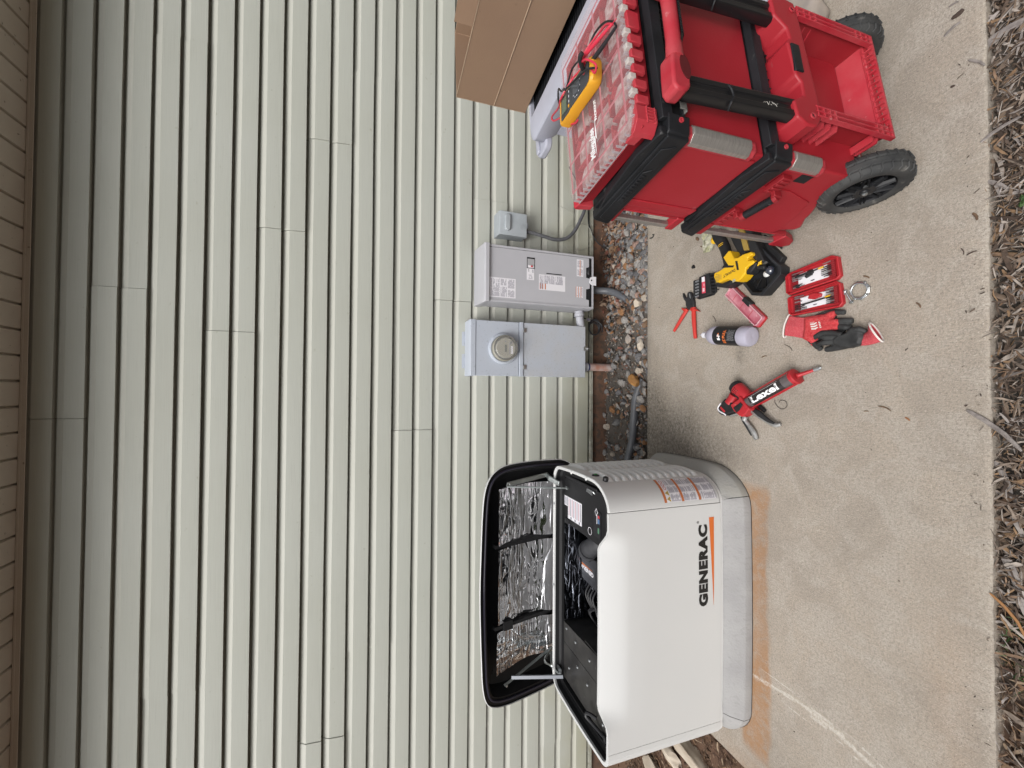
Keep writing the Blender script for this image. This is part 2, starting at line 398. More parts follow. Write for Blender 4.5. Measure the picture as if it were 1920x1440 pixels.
def chips(name, m, region, count, lr, wr, seed, z0, zs, thin=.3, curl=.12, tilt=.35, dens=None, long_dir=None):
    rs = np.random.RandomState(seed); V = []; F = []; n = 0; k = 0
    while k < count:
        x = region[0]+rs.rand()*(region[1]-region[0]); y = region[2]+rs.rand()*(region[3]-region[2])
        if dens and rs.rand() > dens(x, y): continue
        k += 1
        Lh = (lr[0]+(lr[1]-lr[0])*rs.rand()**2.2)/2; W = wr[0]+(wr[1]-wr[0])*rs.rand()**1.5; W = min(W, Lh*.8); T = max(.0012, W*thin*(.5+rs.rand()))
        m_ = 4; v = []
        c = curl*rs.randn(); tw = rs.randn()*.25
        for i in range(m_+1):
            t = -1+2*i/m_; ww = W*(1-.6*abs(t)**(3+4*rs.rand()))*(.75+.5*rs.rand())/2; tt = T*(1-.6*abs(t)**3)/2
            oy = c*Lh*t*t+rs.randn()*W*.08; a = tw*t
            for (sy, sz) in ((-1, -1), (1, -1), (1, 1), (-1, 1)):
                v.append((t*Lh, oy+sy*ww*math.cos(a)-sz*tt*math.sin(a), sy*ww*math.sin(a)+sz*tt*math.cos(a)+abs(c)*.3*Lh*(1-t*t)))
        fs = [(0, 1, 2, 3), (m_*4+3, m_*4+2, m_*4+1, m_*4)]
        for i in range(m_):
            for q in range(4): fs.append((i*4+q, (i+1)*4+q, (i+1)*4+(q+1) % 4, i*4+(q+1) % 4))
        e = Euler((rs.randn()*.5, rs.randn()*tilt*.5, rs.rand()*6.28 if long_dir is None else long_dir+rs.randn()*.5)).to_matrix()
        v = np.array(v)@np.array(e).T+np.array([x, y, z0+rs.rand()*zs+abs(rs.randn())*.003])
        V.append(v); F += [tuple(i+n for i in f) for f in fs]; n += len(v)
    mb = MB(); mb.v = [tuple(a) for a in np.concatenate(V)]; mb.f = F; mb.m = [0]*len(F)
    return struct(mb.build(name, m, fixn=True, ang=40), 'stuff')
M_mulch = island_mat('mulch', [(.15, .11, .08), (.22, .175, .14), (.08, .058, .045), (.30, .26, .225), (.20, .13, .085), (.085, .06, .045), (.27, .24, .22), (.22, .14, .08), (.05, .035, .027), (.14, .105, .08)], .9, (60, .7), .35)
M_mulch2 = island_mat('fresh_mulch', [(.14, .09, .06), (.20, .12, .07), (.08, .05, .033), (.26, .19, .13), (.12, .075, .05), (.07, .04, .028)], .9, (60, .7), .35)
chips('mulch', M_mulch, (-1.7, 1.9, .47, .69), 9500, (.010, .055), (.0015, .0065), 21, -.040, .036, dens=lambda x, y: (1 if x > -.62 else .55)*(1 if y < .665 else .35))
chips('mulch', M_mulch, (-1.4, 1.6, .42, .67), 1000, (.04, .12), (.004, .013), 22, -.028, .016, tilt=.15, dens=lambda x, y: 1 if x > -.7 else .4)
chips('mulch', M_mulch2, (-1.7, -.6, .45, .67), 1300, (.012, .08), (.002, .010), 23, -.052, .03)
chips('mulch', M_mulch2, (-2.6, -1.72, 1.45, 2.76), 3600, (.010, .07), (.002, .012), 24, -.05, .03)
M_leaf = island_mat('dead_leaf', [(.12, .065, .04), (.19, .10, .06), (.08, .045, .03), (.23, .16, .11), (.13, .05, .035)], .75, (60, .5), .3)
chips('leaf_litter', M_leaf, (.55, 1.6, 2.46, 2.775), 620, (.02, .06), (.012, .034), 25, -.035, .035, thin=.05, curl=.5, tilt=1.0)
chips('leaf_litter', M_leaf, (-.5, .62, 2.22, 2.775), 420, (.012, .04), (.006, .018), 26, -.04, .012, thin=.05, curl=.5, tilt=.8)
M_twig = island_mat('bark_bit', [(.07, .05, .04), (.11, .08, .06), (.05, .035, .028)], .9)
chips('bark_crumbs', M_twig, (-1.6, 1.75, .70, 2.17), 150, (.002, .008), (.001, .0035), 27, .0025, .001, tilt=.1)
chips('bark_crumbs', M_twig, (-1.6, 1.9, .675, .73), 60, (.004, .02), (.001, .004), 28, .0025, .002, tilt=.1)

# countable litter on the concrete: individual slivers and twigs
def stick(label, a, c, w_, mcol, bend=0.0, z=.003, name='wood_sliver'):
    a = Vector((a[0], a[1], z)); c = Vector((c[0], c[1], z)); d = c-a; p = Vector((-d.y, d.x, 0))*bend
    mb = MB(); mb.tube([a, a+d*.06+p*.2, a+d*.3+p*.8, a+d*.65+p, a+d*.93+p*.3, c], [w_*.45, w_*.8, w_, w_*.9, w_*.7, w_*.3], 5, sq=(1, .4))
    return tag(mb.build(name, mcol), label, 'twig', 'bits of wood lying on the sidewalk')
M_tw1 = mat('grey_wood', (.16, .14, .13), .9, bump=(90, .5, (1, 6, 6)), var=(60, (.3, .27, .25), .8)); M_tw2 = mat('dark_wood', (.06, .04, .032), .9); M_tw3 = mat('brown_wood', (.16, .10, .06), .9, var=(60, (.09, .055, .035), .8))
for lab, a, c, w_, mm in (
    ('broad dark brown bark flake lying near the sidewalk edge behind the far cart wheel', (1.126, .716), (1.121, .743), .008, M_tw2),
    ('long grey splinter beside the bark flake near the sidewalk edge', (1.079, .76), (1.093, .723), .005, M_tw1),
    ('thin grey-brown splinter farthest right on the sidewalk', (1.16, .749), (1.157, .726), .003, M_tw1),
    ('short dark bark crumb alone on the bare concrete right of the cart wheel', (.915, .747), (.913, .737), .004, M_tw2),
    ('small oval brown chip on the pale scraped edge of the sidewalk', (.519, .702), (.495, .693), .004, M_tw3),
    ('curved dark sliver near the mulch in front of the red bit case', (.401, .716), (.407, .693), .002, M_tw2),
    ('short upright sliver next to the curved dark sliver by the mulch', (.426, .728), (.405, .722), .0015, M_tw2),
    ('thin dark twig on the concrete left of the fallen glove cuff', (.201, 1.28), (.172, 1.243), .0014, M_tw2),
    ('short dark twig between the cutter handles and the clear red case', (.387, 1.664), (.352, 1.644), .0017, M_tw2),
    ('small brown twig in the middle of the concrete between bottle and caulk gun', (.154, 1.386), (.159, 1.359), .0025, M_tw3),
    ('splayed brown splinter on open concrete near the mulch, largest there', (-.043, .941), (-.059, .904), .0025, M_tw3),
    ('tiny brown splinter just above the splayed one on open concrete', (-.063, .984), (-.063, .969), .002, M_tw3),
    ('short brown bark strip on open concrete halfway to the mulch', (.288, .835), (.269, .823), .0028, M_tw3),
    ('flat brown chip just right of the hose clamp', (.411, .983), (.398, .964), .003, M_tw3),
    ('small dark sliver between glove cuff and mulch edge', (.138, .864), (.145, .856), .002, M_tw2),
    ('orange-brown chip alone low on the concrete below the caulk gun', (-.077, .866), (-.087, .854), .003, mat('orange_wood', (.28, .12, .05), .9))):
    stick(lab, a, c, w_, mm, bend=.12)
for lab, a, c, w_, z in (
    ('long grey splinter of wood lying across the sidewalk edge onto the mulch, widest one', (-.047, .717), (-.150, .612), .007, .006),
    ('pale grey wood shard lying on mulch beside the slab edge', (-.186, .670), (-.282, .640), .008, -.014),
    ('broad silvery wood shard on mulch left of the pale grey shard', (-.444, .655), (-.524, .630), .012, -.016),
    ('weathered grey slat half buried in mulch at the right end', (.99, .68), (1.0, .60), .014, -.012),
    ('thin grey stick crossing the sidewalk edge near the cart wheel', (.967, .706), (.925, .672), .004, .004),
    ('pale stick lying diagonally on the mulch in front of the toolbox', (.714, .685), (.739, .606), .005, .002),
    ('pale curved sliver on the mulch edge in front of the hose clamp', (.603, .68), (.558, .634), .006, -.004)):
    stick(lab, a, c, w_, M_tw1, bend=.06, z=z, name='wood_shard')
# orange split stick and grass tuft at the mulch edge
o = stick('orange-brown split stick lying over the sidewalk edge beside the grass tuft', (-.550, .676), (-.64, .61), .0045, mat('fresh_wood', (.30, .15, .06), .85), bend=.1, z=.004, name='wood_shard')
M_grass = mat('grass', (.035, .075, .022), .7, var=(80, (.07, .12, .035), .8))
mb = MB(); rs = random.Random(5)
for i in range(80):
    x = -.70+max(-.1, min(.1, rs.gauss(0, .045))); y = .625+rs.gauss(0, .014); h = .02+rs.random()*.035; a = rs.random()*6.28; ln = .01+rs.random()*.03; ww = .0012+rs.random()*.0018
    p = Vector((x, y, -.05)); q = p+Vector((math.cos(a)*ln*.4, math.sin(a)*ln*.4, h*.7)); r_ = p+Vector((math.cos(a)*ln, math.sin(a)*ln, h)); s_ = Vector((-math.sin(a), math.cos(a), 0))*ww
    mb.add([p-s_, p+s_, q+s_*.8, q-s_*.8, r_], [(0, 1, 2, 3), (3, 2, 4)])
tag(mb.build('grass_tuft', M_grass, fixn=False), 'small tuft of green grass growing in the mulch against the slab', 'weed')
mb = MB()
for k, (dx, dy, s) in enumerate(((0, 0, .6), (.010, .004, .5), (-.008, .007, .45))):
    c = Vector((.513+dx, .603+dy, -.002)); pts = [c+Vector((math.cos(t)*.014*s*(1+.35*math.sin(5*t)), math.sin(t)*.012*s*(1+.3*math.cos(4*t)), .002*math.sin(3*t))) for t in np.linspace(0, 2*math.pi, 17)[:-1]]
    mb.add(pts+[c+Vector((0, 0, .004))], [(i, (i+1) % 16, 16) for i in range(16)])
    mb.tube([c, c+Vector((.002, .002, -.04))], .001, 5)
tag(mb.build('weed_seedling', M_grass, fixn=False), 'small round-leaved green seedling in the mulch in front of the cart', 'weed')

# -------- house
house = thing('house', 'house wall of pale sage horizontal vinyl siding under a tan soffit', 'house', (0, D, 0))
def siding_mat():
    m = mat('vinyl_siding', (.445, .458, .412), .55, spec=.35, var=(1.3, (.42, .43, .375), .7), dirt=(26, (.28, .27, .20), .70, (1, 1, 1.6), .5))
    nt = m.node_tree; N = nt.nodes; L = nt.links; b = N['Principled BSDF']
    tc = N.new('ShaderNodeTexCoord'); mp = N.new('ShaderNodeMapping'); mp.inputs['Scale'].default_value = (5, 5, 420)
    n = N.new('ShaderNodeTexNoise'); n.inputs['Scale'].default_value = 1; n.inputs['Detail'].default_value = 4; n.inputs['Distortion'].default_value = .6
    L.new(tc.outputs['Object'], mp.inputs[0]); L.new(mp.outputs[0], n.inputs[0])
    bp = N.new('ShaderNodeBump'); bp.inputs['Strength'].default_value = .55; bp.inputs['Distance'].default_value = .0012
    L.new(n.outputs[0], bp.inputs['Height']); L.new(bp.outputs[0], b.inputs['Normal'])
    # yellow-green algae low down, with ragged edges
    prev = b.inputs['Base Color'].links[0].from_socket; sp = N.new('ShaderNodeSeparateXYZ'); L.new(tc.outputs['Object'], sp.inputs[0])
    n2 = N.new('ShaderNodeTexNoise'); n2.inputs['Scale'].default_value = 4; n2.inputs['Detail'].default_value = 6; L.new(tc.outputs['Object'], n2.inputs[0])
    ma = N.new('ShaderNodeMath'); ma.operation = 'MULTIPLY_ADD'; ma.inputs[1].default_value = -.75; L.new(n2.outputs[0], ma.inputs[0]); L.new(sp.outputs[2], ma.inputs[2])
    mr = N.new('ShaderNodeMapRange'); mr.inputs['From Min'].default_value = .08; mr.inputs['From Max'].default_value = -.35; mr.inputs['To Max'].default_value = .85; L.new(ma.outputs[0], mr.inputs[0])
    mx = N.new('ShaderNodeMix'); mx.data_type = 'RGBA'; L.new(mr.outputs[0], mx.inputs[0]); L.new(prev, mx.inputs[6]); mx.inputs[7].default_value = (.37, .365, .27, 1); L.new(mx.outputs[2], b.inputs['Base Color'])
    # fine streaks of the embossed grain carry a little dirt
    prev = b.inputs['Base Color'].links[0].from_socket
    r2 = N.new('ShaderNodeMapRange'); r2.inputs['From Min'].default_value = .52; r2.inputs['From Max'].default_value = .72; r2.inputs['To Max'].default_value = .35; L.new(n.outputs[0], r2.inputs[0])
    m2 = N.new('ShaderNodeMix'); m2.data_type = 'RGBA'; L.new(r2.outputs[0], m2.inputs[0]); L.new(prev, m2.inputs[6]); m2.inputs[7].default_value = (.33, .335, .30, 1); L.new(m2.outputs[2], b.inputs['Base Color'])
    return m
M_vinyl = siding_mat()
def skylit_tint(m, col, amt):      # sky light painted into the colour: paler, warmer on upward-facing lap shoulders
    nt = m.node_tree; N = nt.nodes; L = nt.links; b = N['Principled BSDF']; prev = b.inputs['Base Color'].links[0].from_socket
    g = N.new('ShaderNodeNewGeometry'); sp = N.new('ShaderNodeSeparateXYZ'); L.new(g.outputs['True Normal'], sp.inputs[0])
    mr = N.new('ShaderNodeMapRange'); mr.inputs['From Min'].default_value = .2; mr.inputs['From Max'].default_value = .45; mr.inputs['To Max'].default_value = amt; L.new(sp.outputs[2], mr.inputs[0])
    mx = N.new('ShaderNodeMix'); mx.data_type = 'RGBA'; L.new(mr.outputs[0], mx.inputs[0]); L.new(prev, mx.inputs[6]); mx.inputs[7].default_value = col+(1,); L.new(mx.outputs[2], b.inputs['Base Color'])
skylit_tint(M_vinyl, (.50, .485, .43), .4); M_black = mat('wall_sheathing', (.06, .055, .05), .9)
ZG = lambda i: 3.0347-.127*i                       # height of groove i
seams = {-1: [-.157, 3.5, -3.8], 0: [.534, -3.1], 1: [1.944, -1.656, 5.2, -5.2], 2: [.327, -3.3, 3.9], 3: [.942, -2.7, 4.6], 4: [1.517, -2.092, 5.0, -5.6], 5: [1.997, -1.605, -5.0],
         6: [-.256, 3.4, -3.9], 7: [.597, -3.0, 4.2], 8: [1.308, -2.262, 4.9], 9: [-.75, 2.9], 10: [-2.5, 2.2], 11: [3.0, -3.4]}
mb = MB(); rs = random.Random(2)
def wob(x, k): return .0011*math.sin(x*2.3+k*1.7)+.0005*math.sin(x*5.1+k*.6)
for k in range(-1, 12):
    xs = sorted([-8.0, 8.0]+seams.get(k, [])); top = ZG(2*k)
    for q in range(len(xs)-1):
        x0, x1 = xs[q]+.0012, xs[q+1]-.0012; off = .0040 if (q+k) % 2 else 0.0; tz = .0012*rs.uniform(-1, 1)
        # profile of one double-lap panel, y measured outward (-Y)
        prof = []
        for hf in range(1 if k == 11 else 2):
            z0 = top-.127*hf
            if k == -1 and hf == 0: z0 = top
            prof += [(-.018, z0+.006), (-.018, z0-.0090), (-.001, z0-.0095), (.0, z0-.012), (.0150, z0-.042), (.0160, z0-.0435), (.0205, z0-.1200), (.0200, z0-.1262), (.0170, z0-.1264), (.0165, z0-.1215), (-.018, z0-.1212)]
        nn = max(2, int((x1-x0)/.25)); rings = []
        for i in range(nn+1):
            x = x0+(x1-x0)*i/nn
            rings.append([(x, D-(y+off+(wob(x, k) if y > .01 else 0)), z+tz+wob(x*1.3+2, k*2)*.6) for y, z in prof])
        mb.loops(rings, closed=False)
        for rg in (rings[0], rings[-1]):
            mb.add([p for p in rg]+[(rg[0][0], D+.019, rg[0][2]), (rg[0][0], D+.019, rg[-1][2])], [tuple(list(range(len(rg)))+[len(rg)+1, len(rg)])])
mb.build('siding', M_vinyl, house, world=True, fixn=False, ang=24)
mb = MB(); mb.box(-8, 8, D+.020, D+.15, .03, 3.4); mb.build('sheathing', M_black, house, world=True)
# starter strip and foundation
M_trim = mat('dirty_flashing', (.42, .42, .36), .6, var=(18, (.25, .24, .18), .8), dirt=(60, (.08, .07, .05), .60, (1, 1, 3)))
zz0 = ZG(24)+.0005
mb = MB(); mb.box(-8, 8, D-.010, D+.004, .072, zz0+.112)
mb.box(-8, 8, D-.016, D-.011, .070, .080); mb.box(-8, 8, D-.018, D-.012, .083, .094)
mb.build('starter_strip', M_trim, house, world=True, bevel=.001)
M_found = mat('foundation', (.085, .052, .036), .95, bump=(50, 1.0), var=(12, (.15, .075, .045), .8), dirt=(30, (.06, .045, .035), .50))
mb = MB()
xs = np.arange(-8, 8.01, .05); pr = [(.0, .071), (.002, .05), (.010, .02), (.018, -.02), (.03, -.08)]
mb.loops([[(x, D+.004-a-.004*math.sin(x*17)*(1 if a > .005 else 0)-.003*math.sin(x*41+2)*(1 if a > .005 else 0), z) for a, z in pr] for x in xs], closed=False)
mb.build('foundation', M_found, house, world=True, fixn=False)
# soffit with grooved boards, wall channel, fascia and roof
M_soff = mat('tan_soffit', (.50, .45, .38), .6, var=(5, (.46, .40, .33), .6), dirt=(40, (.12, .10, .08), .68))
mb = MB(); y0, y1 = D-.29, D+.005; zs = 3.285
x = .033-.127*64
while x < 8:
    mb.prism([(x+.0075, zs), (x+.119, zs), (x+.1235, zs+.008), (x+.1245, zs+.016), (x+.1275, zs+.017), (x+.1275, zs+.02), (x-.0005, zs+.02), (x-.0005, zs+.017), (x+.0025, zs+.016), (x+.0035, zs+.008)], y0, y1, 'y')
    x += .127
mb.build('soffit', M_soff, house, world=True, ang=20)
mb = MB(); mb.box(-8, 8, D-.030, D-.004, zs-.012, zs-.001); mb.box(-8, 8, D-.030, D-.026, zs-.030, zs-.0115); mb.build('soffit_channel', M_soff, house, world=True, bevel=.0015)
M_white = mat('white_trim', (.6, .6, .58), .5)
mb = MB(); mb.box(-8.2, 8.2, D-.315, D-.291, 3.25, 3.46); mb.build('fascia', M_white, house, world=True, bevel=.002)
M_roof = mat('asphalt_shingle', (.06, .06, .062), .95, bump=(80, 1), var=(30, (.12, .11, .10), .8))
mb = MB(); mb.prism([(D-.35, 3.462), (D+4, 5.6), (D+4, 5.7), (D-.37, 3.50)], -8.3, 8.3, 'x'); mb.build('roof', M_roof, house, world=True)
for nm_, x, z, r_ in (('a', -.085, .0, 0),):
    pass

# ================================================================== WALL BOXES
M_galv = mat('grey_enamel', (.42, .455, .515), .45, metal=.0, spec=.5, var=(6, (.42, .45, .50), .7), dirt=(70, (.33, .36, .40), .62), rvar=(12, .35, .6))
M_galv2 = mat('grey_weathered', (.41, .44, .49), .52, var=(9, (.42, .43, .45), .8), dirt=(110, (.33, .34, .34), .60))
M_grey = mat('grey_panel', (.43, .43, .455), .5, var=(7, (.40, .40, .425), .6), bump=(300, .12))
M_steel = mat('zinc', (.55, .57, .58), .32, metal=.9, var=(40, (.35, .37, .38), .6))
M_label = mat('white_label', (.72, .71, .74), .45); M_ink = mat('print_ink', (.22, .21, .26), .6); M_orange = mat('label_orange', (.50, .16, .055), .5); M_blk = mat('black_plastic', (.018, .018, .02), .45, bump=(200, .15)); M_dark = mat('dark_void', (.008, .008, .009), .8)
M_red_ink = mat('red_ink', (.5, .05, .06), .5)
def sticker(w_, h, lines=(), o=(0, 0, 0), ex=(1, 0, 0), ey=(0, 0, 1), lift=.0004, seed=1, bars=(), mi=(0, 1, 2), hatch=True):
    """printed label: white sheet, rows of broken print lines; lines=[(x0,x1,y0,y1,rows)] in 0..1 units; bars=[(x0,x1,y0,y1)]"""
    o, ex, ey = Vector(o), Vector(ex).normalized(), Vector(ey).normalized(); ez = ex.cross(ey); rs = random.Random(seed); mb = MB()
    def q(x0, x1, y0, y1, l, m): mb.quad(o+ex*(x0*w_)+ey*(y0*h)+ez*l, ex*((x1-x0)*w_), ey*((y1-y0)*h), m)
    q(0, 1, 0, 1, 0, mi[0])
    for x0, x1, y0, y1, rows in lines:
        for r_ in range(rows):
            yb = y1-(r_+.8)*(y1-y0)/rows; yt = yb+.5*(y1-y0)/rows; x = x0
            while x < x1-.02:
                l = min(rs.uniform(.04, .16)*(1 if w_ > h else 1.5), x1-x)
                if rs.random() < .92: q(x, x+l, yb, yt, lift, mi[1])
                x += l+rs.uniform(.012, .03)
                if rs.random() < .06: break
    for x0, x1, y0, y1 in bars: q(x0, x1, y0, y1, lift*.9, mi[2])
    return mb
def lab(name, parent, mbs, mats=None, label=None):
    m = MB()
    for a in (mbs if isinstance(mbs, list) else [mbs]): m.merge(a)
    return m.build(name, mats or [M_label, M_ink, M_orange], parent, world=True, fixn=False, smooth=False, label=label)

# -------- meter cabinet
x0, x1, yf = .098, .458, 2.61
t = thing('meter_cabinet', 'tall grey steel cabinet with a round glass electric meter, beside the transfer switch', 'electric meter', ((x0+x1)/2, D, .2))
mb = MB(); mb.box(x0+.004, x1-.004, yf+.006, D-.003, .21, 1.012); mb.build('enclosure', M_galv, t, bevel=.003, world=True)
mb = MB(); mb.prism([(yf-.004, 1.0), (yf-.004, 1.032), (yf+.01, 1.040), (D-.008, 1.042), (D-.008, 1.02), (yf+.005, 1.0)], x0-.002, x1+.002, 'x'); mb.build('rain_hood', M_galv, t, bevel=.002, world=True)
mb = MB()
# upper cover with a raised meter ring collar
mb.box(x0, x1, yf, yf+.02, .705, .998); mb.build('upper_cover', M_galv, t, bevel=.003, world=True)
mb = MB(); mb.box(x0, x1, yf+.001, yf+.02, .205, .672); mb.build('lower_cover', M_galv2, t, bevel=.003, world=True)
mb = MB(); mb.prism([(yf-.008, .676), (yf-.008, .700), (yf+.02, .703), (yf+.02, .673)], x0-.001, x1+.001, 'x'); mb.build('middle_rail', M_galv, t, bevel=.002, world=True)
for xx in (.144, .392):
    mb = MB(); mb.box(xx, xx+.030, yf-.005, yf+.0005, .652, .6755); mb.box(xx+.004, xx+.026, yf-.011, yf-.0045, .664, .6755); mb.build('cover_latch', M_steel, t, bevel=.001, world=True)
for xx in (.150, .300):
    mb = MB(); mb.prism(rrect(xx, xx+.095, 1.010, 1.062, .006), D-.0195, D-.0175, 'y'); 
    for a in (xx+.012, xx+.083): mb.cyl((a, D-.022, 1.048), (a, D-.0185, 1.048), .004, 8, mi=1)
    mb.build('mounting_tab', [M_galv, M_steel], t, world=True)
mc = Vector((.278, yf, .812))
mb = MB(); mb.lathe([(.104, 0), (.104, -.006), (.100, -.014), (.092, -.018), (.086, -.016), (.086, 0)], mc, (0, 1, 0), 48); mb.build('meter_ring', M_galv, t, world=True)
M_meter = mat('meter_plastic', (.30, .285, .235), .45); M_glass = mat('clear_cover', (.6, .6, .58), .04, alpha=.12, spec=.8)
mb = MB(); mb.lathe([(.084, 0), (.084, -.045), (.079, -.050), (.077, -.012), (.0, -.012)], mc, (0, 1, 0), 48)
mb.lathe([(.0, -.060), (.062, -.060), (.066, -.054), (.066, -.012)], mc, (0, 1, 0), 40); e = mb.build('meter_body', M_meter, t, world=True)
mb = MB(); mb.lathe([(.0, -.078), (.070, -.078), (.077, -.072), (.0795, -.05), (.0775, -.05), (.075, -.070), (.069, -.0755), (.0, -.0755)], mc, (0, 1, 0), 40)
def sub(mb, name, mats, part, th, **k):
    """sub-part: mesh given in world coordinates, stored in the thing's frame, parented to the part"""
    o = mb.build(name, mats, th, world=True, **k); o.parent = part; return o
sub(mb, 'glass_dome', M_glass, e, t)
fy = mc.y-.0605
mb = MB(); mb.merge(sticker(.026, .030, o=(mc.x-.036, fy, mc.z-.055), seed=3, lines=[(.1, .9, .15, .9, 3)]), 0)
mb = MB(); mb.box(mc.x-.040, mc.x+.034, fy-.0008, fy, mc.z-.026, mc.z-.022, 1); mb.box(mc.x-.028, mc.x+.020, fy-.0016, fy, mc.z-.004, mc.z+.010, 2)
mb.box(mc.x-.038, mc.x+.012, fy-.0012, fy, mc.z-.046, mc.z-.032, 0); mb.box(mc.x-.030, mc.x+.006, fy-.0018, fy, mc.z-.038, mc.z-.036, 1)
mb.cyl((mc.x+.034, fy-.006, mc.z-.034), (mc.x+.034, fy, mc.z-.034), .010, 14, mi=3); mb.cyl((mc.x+.040, fy-.002, mc.z+.004), (mc.x+.040, fy, mc.z+.004), .004, 10, mi=1)
sub(mb, 'meter_face', [M_label, M_ink, mat('lcd', (.10, .11, .09), .3), M_steel], e, t)
mb = MB(); mb.tube([(.300, yf-.004, .204), (.300, yf-.016, .196), (.300, yf-.018, .186), (.300, yf-.004, .182)], .0028, 8); mb.box(.286, .314, yf-.003, yf+.001, .186, .222); mb.build('seal_hasp', M_steel, t, world=True)

# -------- transfer switch cabinet
x0, x1, yf, zb, zt = .574, .942, 2.56, .172, .952
t = thing('transfer_switch', 'light grey transfer switch cabinet covered in printed labels, right of the meter cabinet', 'switch box', ((x0+x1)/2, D, zb))
mb = MB(); mb.box(x0, x0+.003, yf, D-.018, zb, zt-.01); mb.box(x1-.003, x1, yf, D-.018, zb, zt-.01); mb.box(x0+.003, x1-.003, yf+.012, D-.018, zb, zb+.003); mb.box(x0+.003, x1-.003, D-.022, D-.0181, zb+.003, zt-.01)
mb.box(x0+.003, x0+.014, yf, yf+.002, zb+.0, zt-.01); mb.box(x1-.014, x1-.003, yf, yf+.002, zb+.0, zt-.01); mb.box(x0+.014, x1-.014, yf, yf+.002, zb, zb+.014)
mb.build('enclosure', M_grey, t, world=True, bevel=.0012)
mb = MB(); mb.prism([(yf-.014, zt-.024), (yf-.014, zt), (yf-.006, zt+.008), (D-.018, zt+.030), (D-.018, zt-.012), (yf-.008, zt-.012)], x0-.006, x1+.004, 'x'); mb.build('rain_hood', M_grey, t, world=True, bevel=.002)
# cover: outline with notched bottom edge, set back a little; slot for breaker
c0, c1 = x0+.0155, x1-.0155; cz0, cz1 = zb+.034, zt-.013
poly = [(c0, cz0), (c0+.045, cz0), (c0+.049, cz0+.022), (c0+.120, cz0+.022), (c0+.126, cz0-.006), (c0+.195, cz0-.006), (c0+.200, cz0+.022), (c0+.27, cz0+.022), (c0+.275, cz0), (c1, cz0), (c1, cz1), (c0, cz1)]
mb = MB(); mb.prism(poly, yf+.004, yf+.0065, 'y'); mb.build('front_cover', M_grey, t, world=True)
mb = MB(); mb.box(c0-.001, c1+.001, yf+.012, yf+.014, zb+.0145, zb+.09); mb.build('bottom_gap', M_dark, t, world=True)
mb = MB(); mb.ball((x1-.105, yf+.004, zb+.034), .03, (1, .25, .45), 14); mb.build('cover_grip', M_blk, t, world=True)
fy = yf+.0034
# breaker window
bx0, bx1, bz0, bz1 = .812, .886, .612, .668
mb = MB(); mb.box(bx0, bx1, fy-.0008, fy+.003, bz0, bz1, 0); mb.box(bx0+.004, bx1-.010, fy-.0022, fy-.0006, bz0+.004, bz1-.004, 1); mb.box(bx0+.006, bx0+.020, fy-.006, fy-.002, bz0+.008, bz1-.008, 2); mb.box(bx0+.008, bx0+.018, fy-.010, fy-.0058, bz0+.018, bz0+.030, 3)
mb.build('breaker', [M_dark, mat('breaker_grey', (.35, .35, .36), .5), M_label, M_red_ink], t, world=True)
mb = MB(); mb.box(.788, .7935, fy-.0008, fy+.002, .415, .528); mb.xf(Matrix.Identity(4)); mb.build('cover_slot', M_dark, t, world=True)
fy -= .0008
lab('wiring_label', t, sticker(.128, .178, [(.05, .95, .62, .96, 12), (.05, .55, .34, .58, 8), (.62, .95, .36, .58, 7), (.05, .4, .05, .3, 8), (.5, .95, .05, .3, 9)], o=(.604, fy, .746), seed=4))
mb = sticker(.078, .053, [(.08, .45, .25, .75, 5)], o=(.736, fy, .616), seed=5)
mb.merge(text('ON', .012, (.790, fy-.0005, .652), (1, 0, 0), (0, 0, 1), .0004), 1); mb.merge(text('OFF', .012, (.784, fy-.0005, .622), (1, 0, 0), (0, 0, 1), .0004), 1)
lab('switch_label', t, mb)
lab('main_label', t, sticker(.104, .194, [(.08, .92, .84, .97, 6), (.42, .95, .42, .8, 24), (.42, .95, .1, .4, 18)], o=(.677, fy, .388), seed=6, bars=[(.05, .42, .93, .97), (.05, .42, .84, .88), (.05, .42, .74, .78)]))
lab('warning_label', t, sticker(.118, .052, [(.08, .44, .12, .40, 3), (.08, .44, .60, .90, 3), (.54, .92, .12, .40, 3), (.54, .92, .60, .90, 3)], o=(.793, fy, .250), seed=7, bars=[(.04, .48, .44, .56), (.52, .96, .44, .56)]), label='pair of white warning labels with an orange-brown middle bar')
lab('warning_label', t, sticker(.074, .056, [(.08, .92, .06, .24, 2), (.08, .92, .40, .56, 2), (.08, .92, .72, .88, 2)], o=(.648, fy, .252), seed=8, bars=[(.0, 1, .92, 1), (.0, 1, .60, .68), (.0, 1, .26, .34)]), label='white warning label with three orange-brown bars')
mb = MB(); mb.prism([(.738, zb-.018), (.800, zb-.018), (.800, zb+.012), (.790, zb+.030), (.760, zb+.036), (.742, zb+.022)], yf-.004, yf-.001, 'y'); mb.cyl((.772, yf-.0055, zb+.018), (.772, yf-.003, zb+.018), .005, 10, mi=1); mb.box(.766, .778, yf-.006, yf-.004, zb+.017, zb+.0195, 1)
mb.build('lock_hasp', [M_label, M_dark], t, world=True)

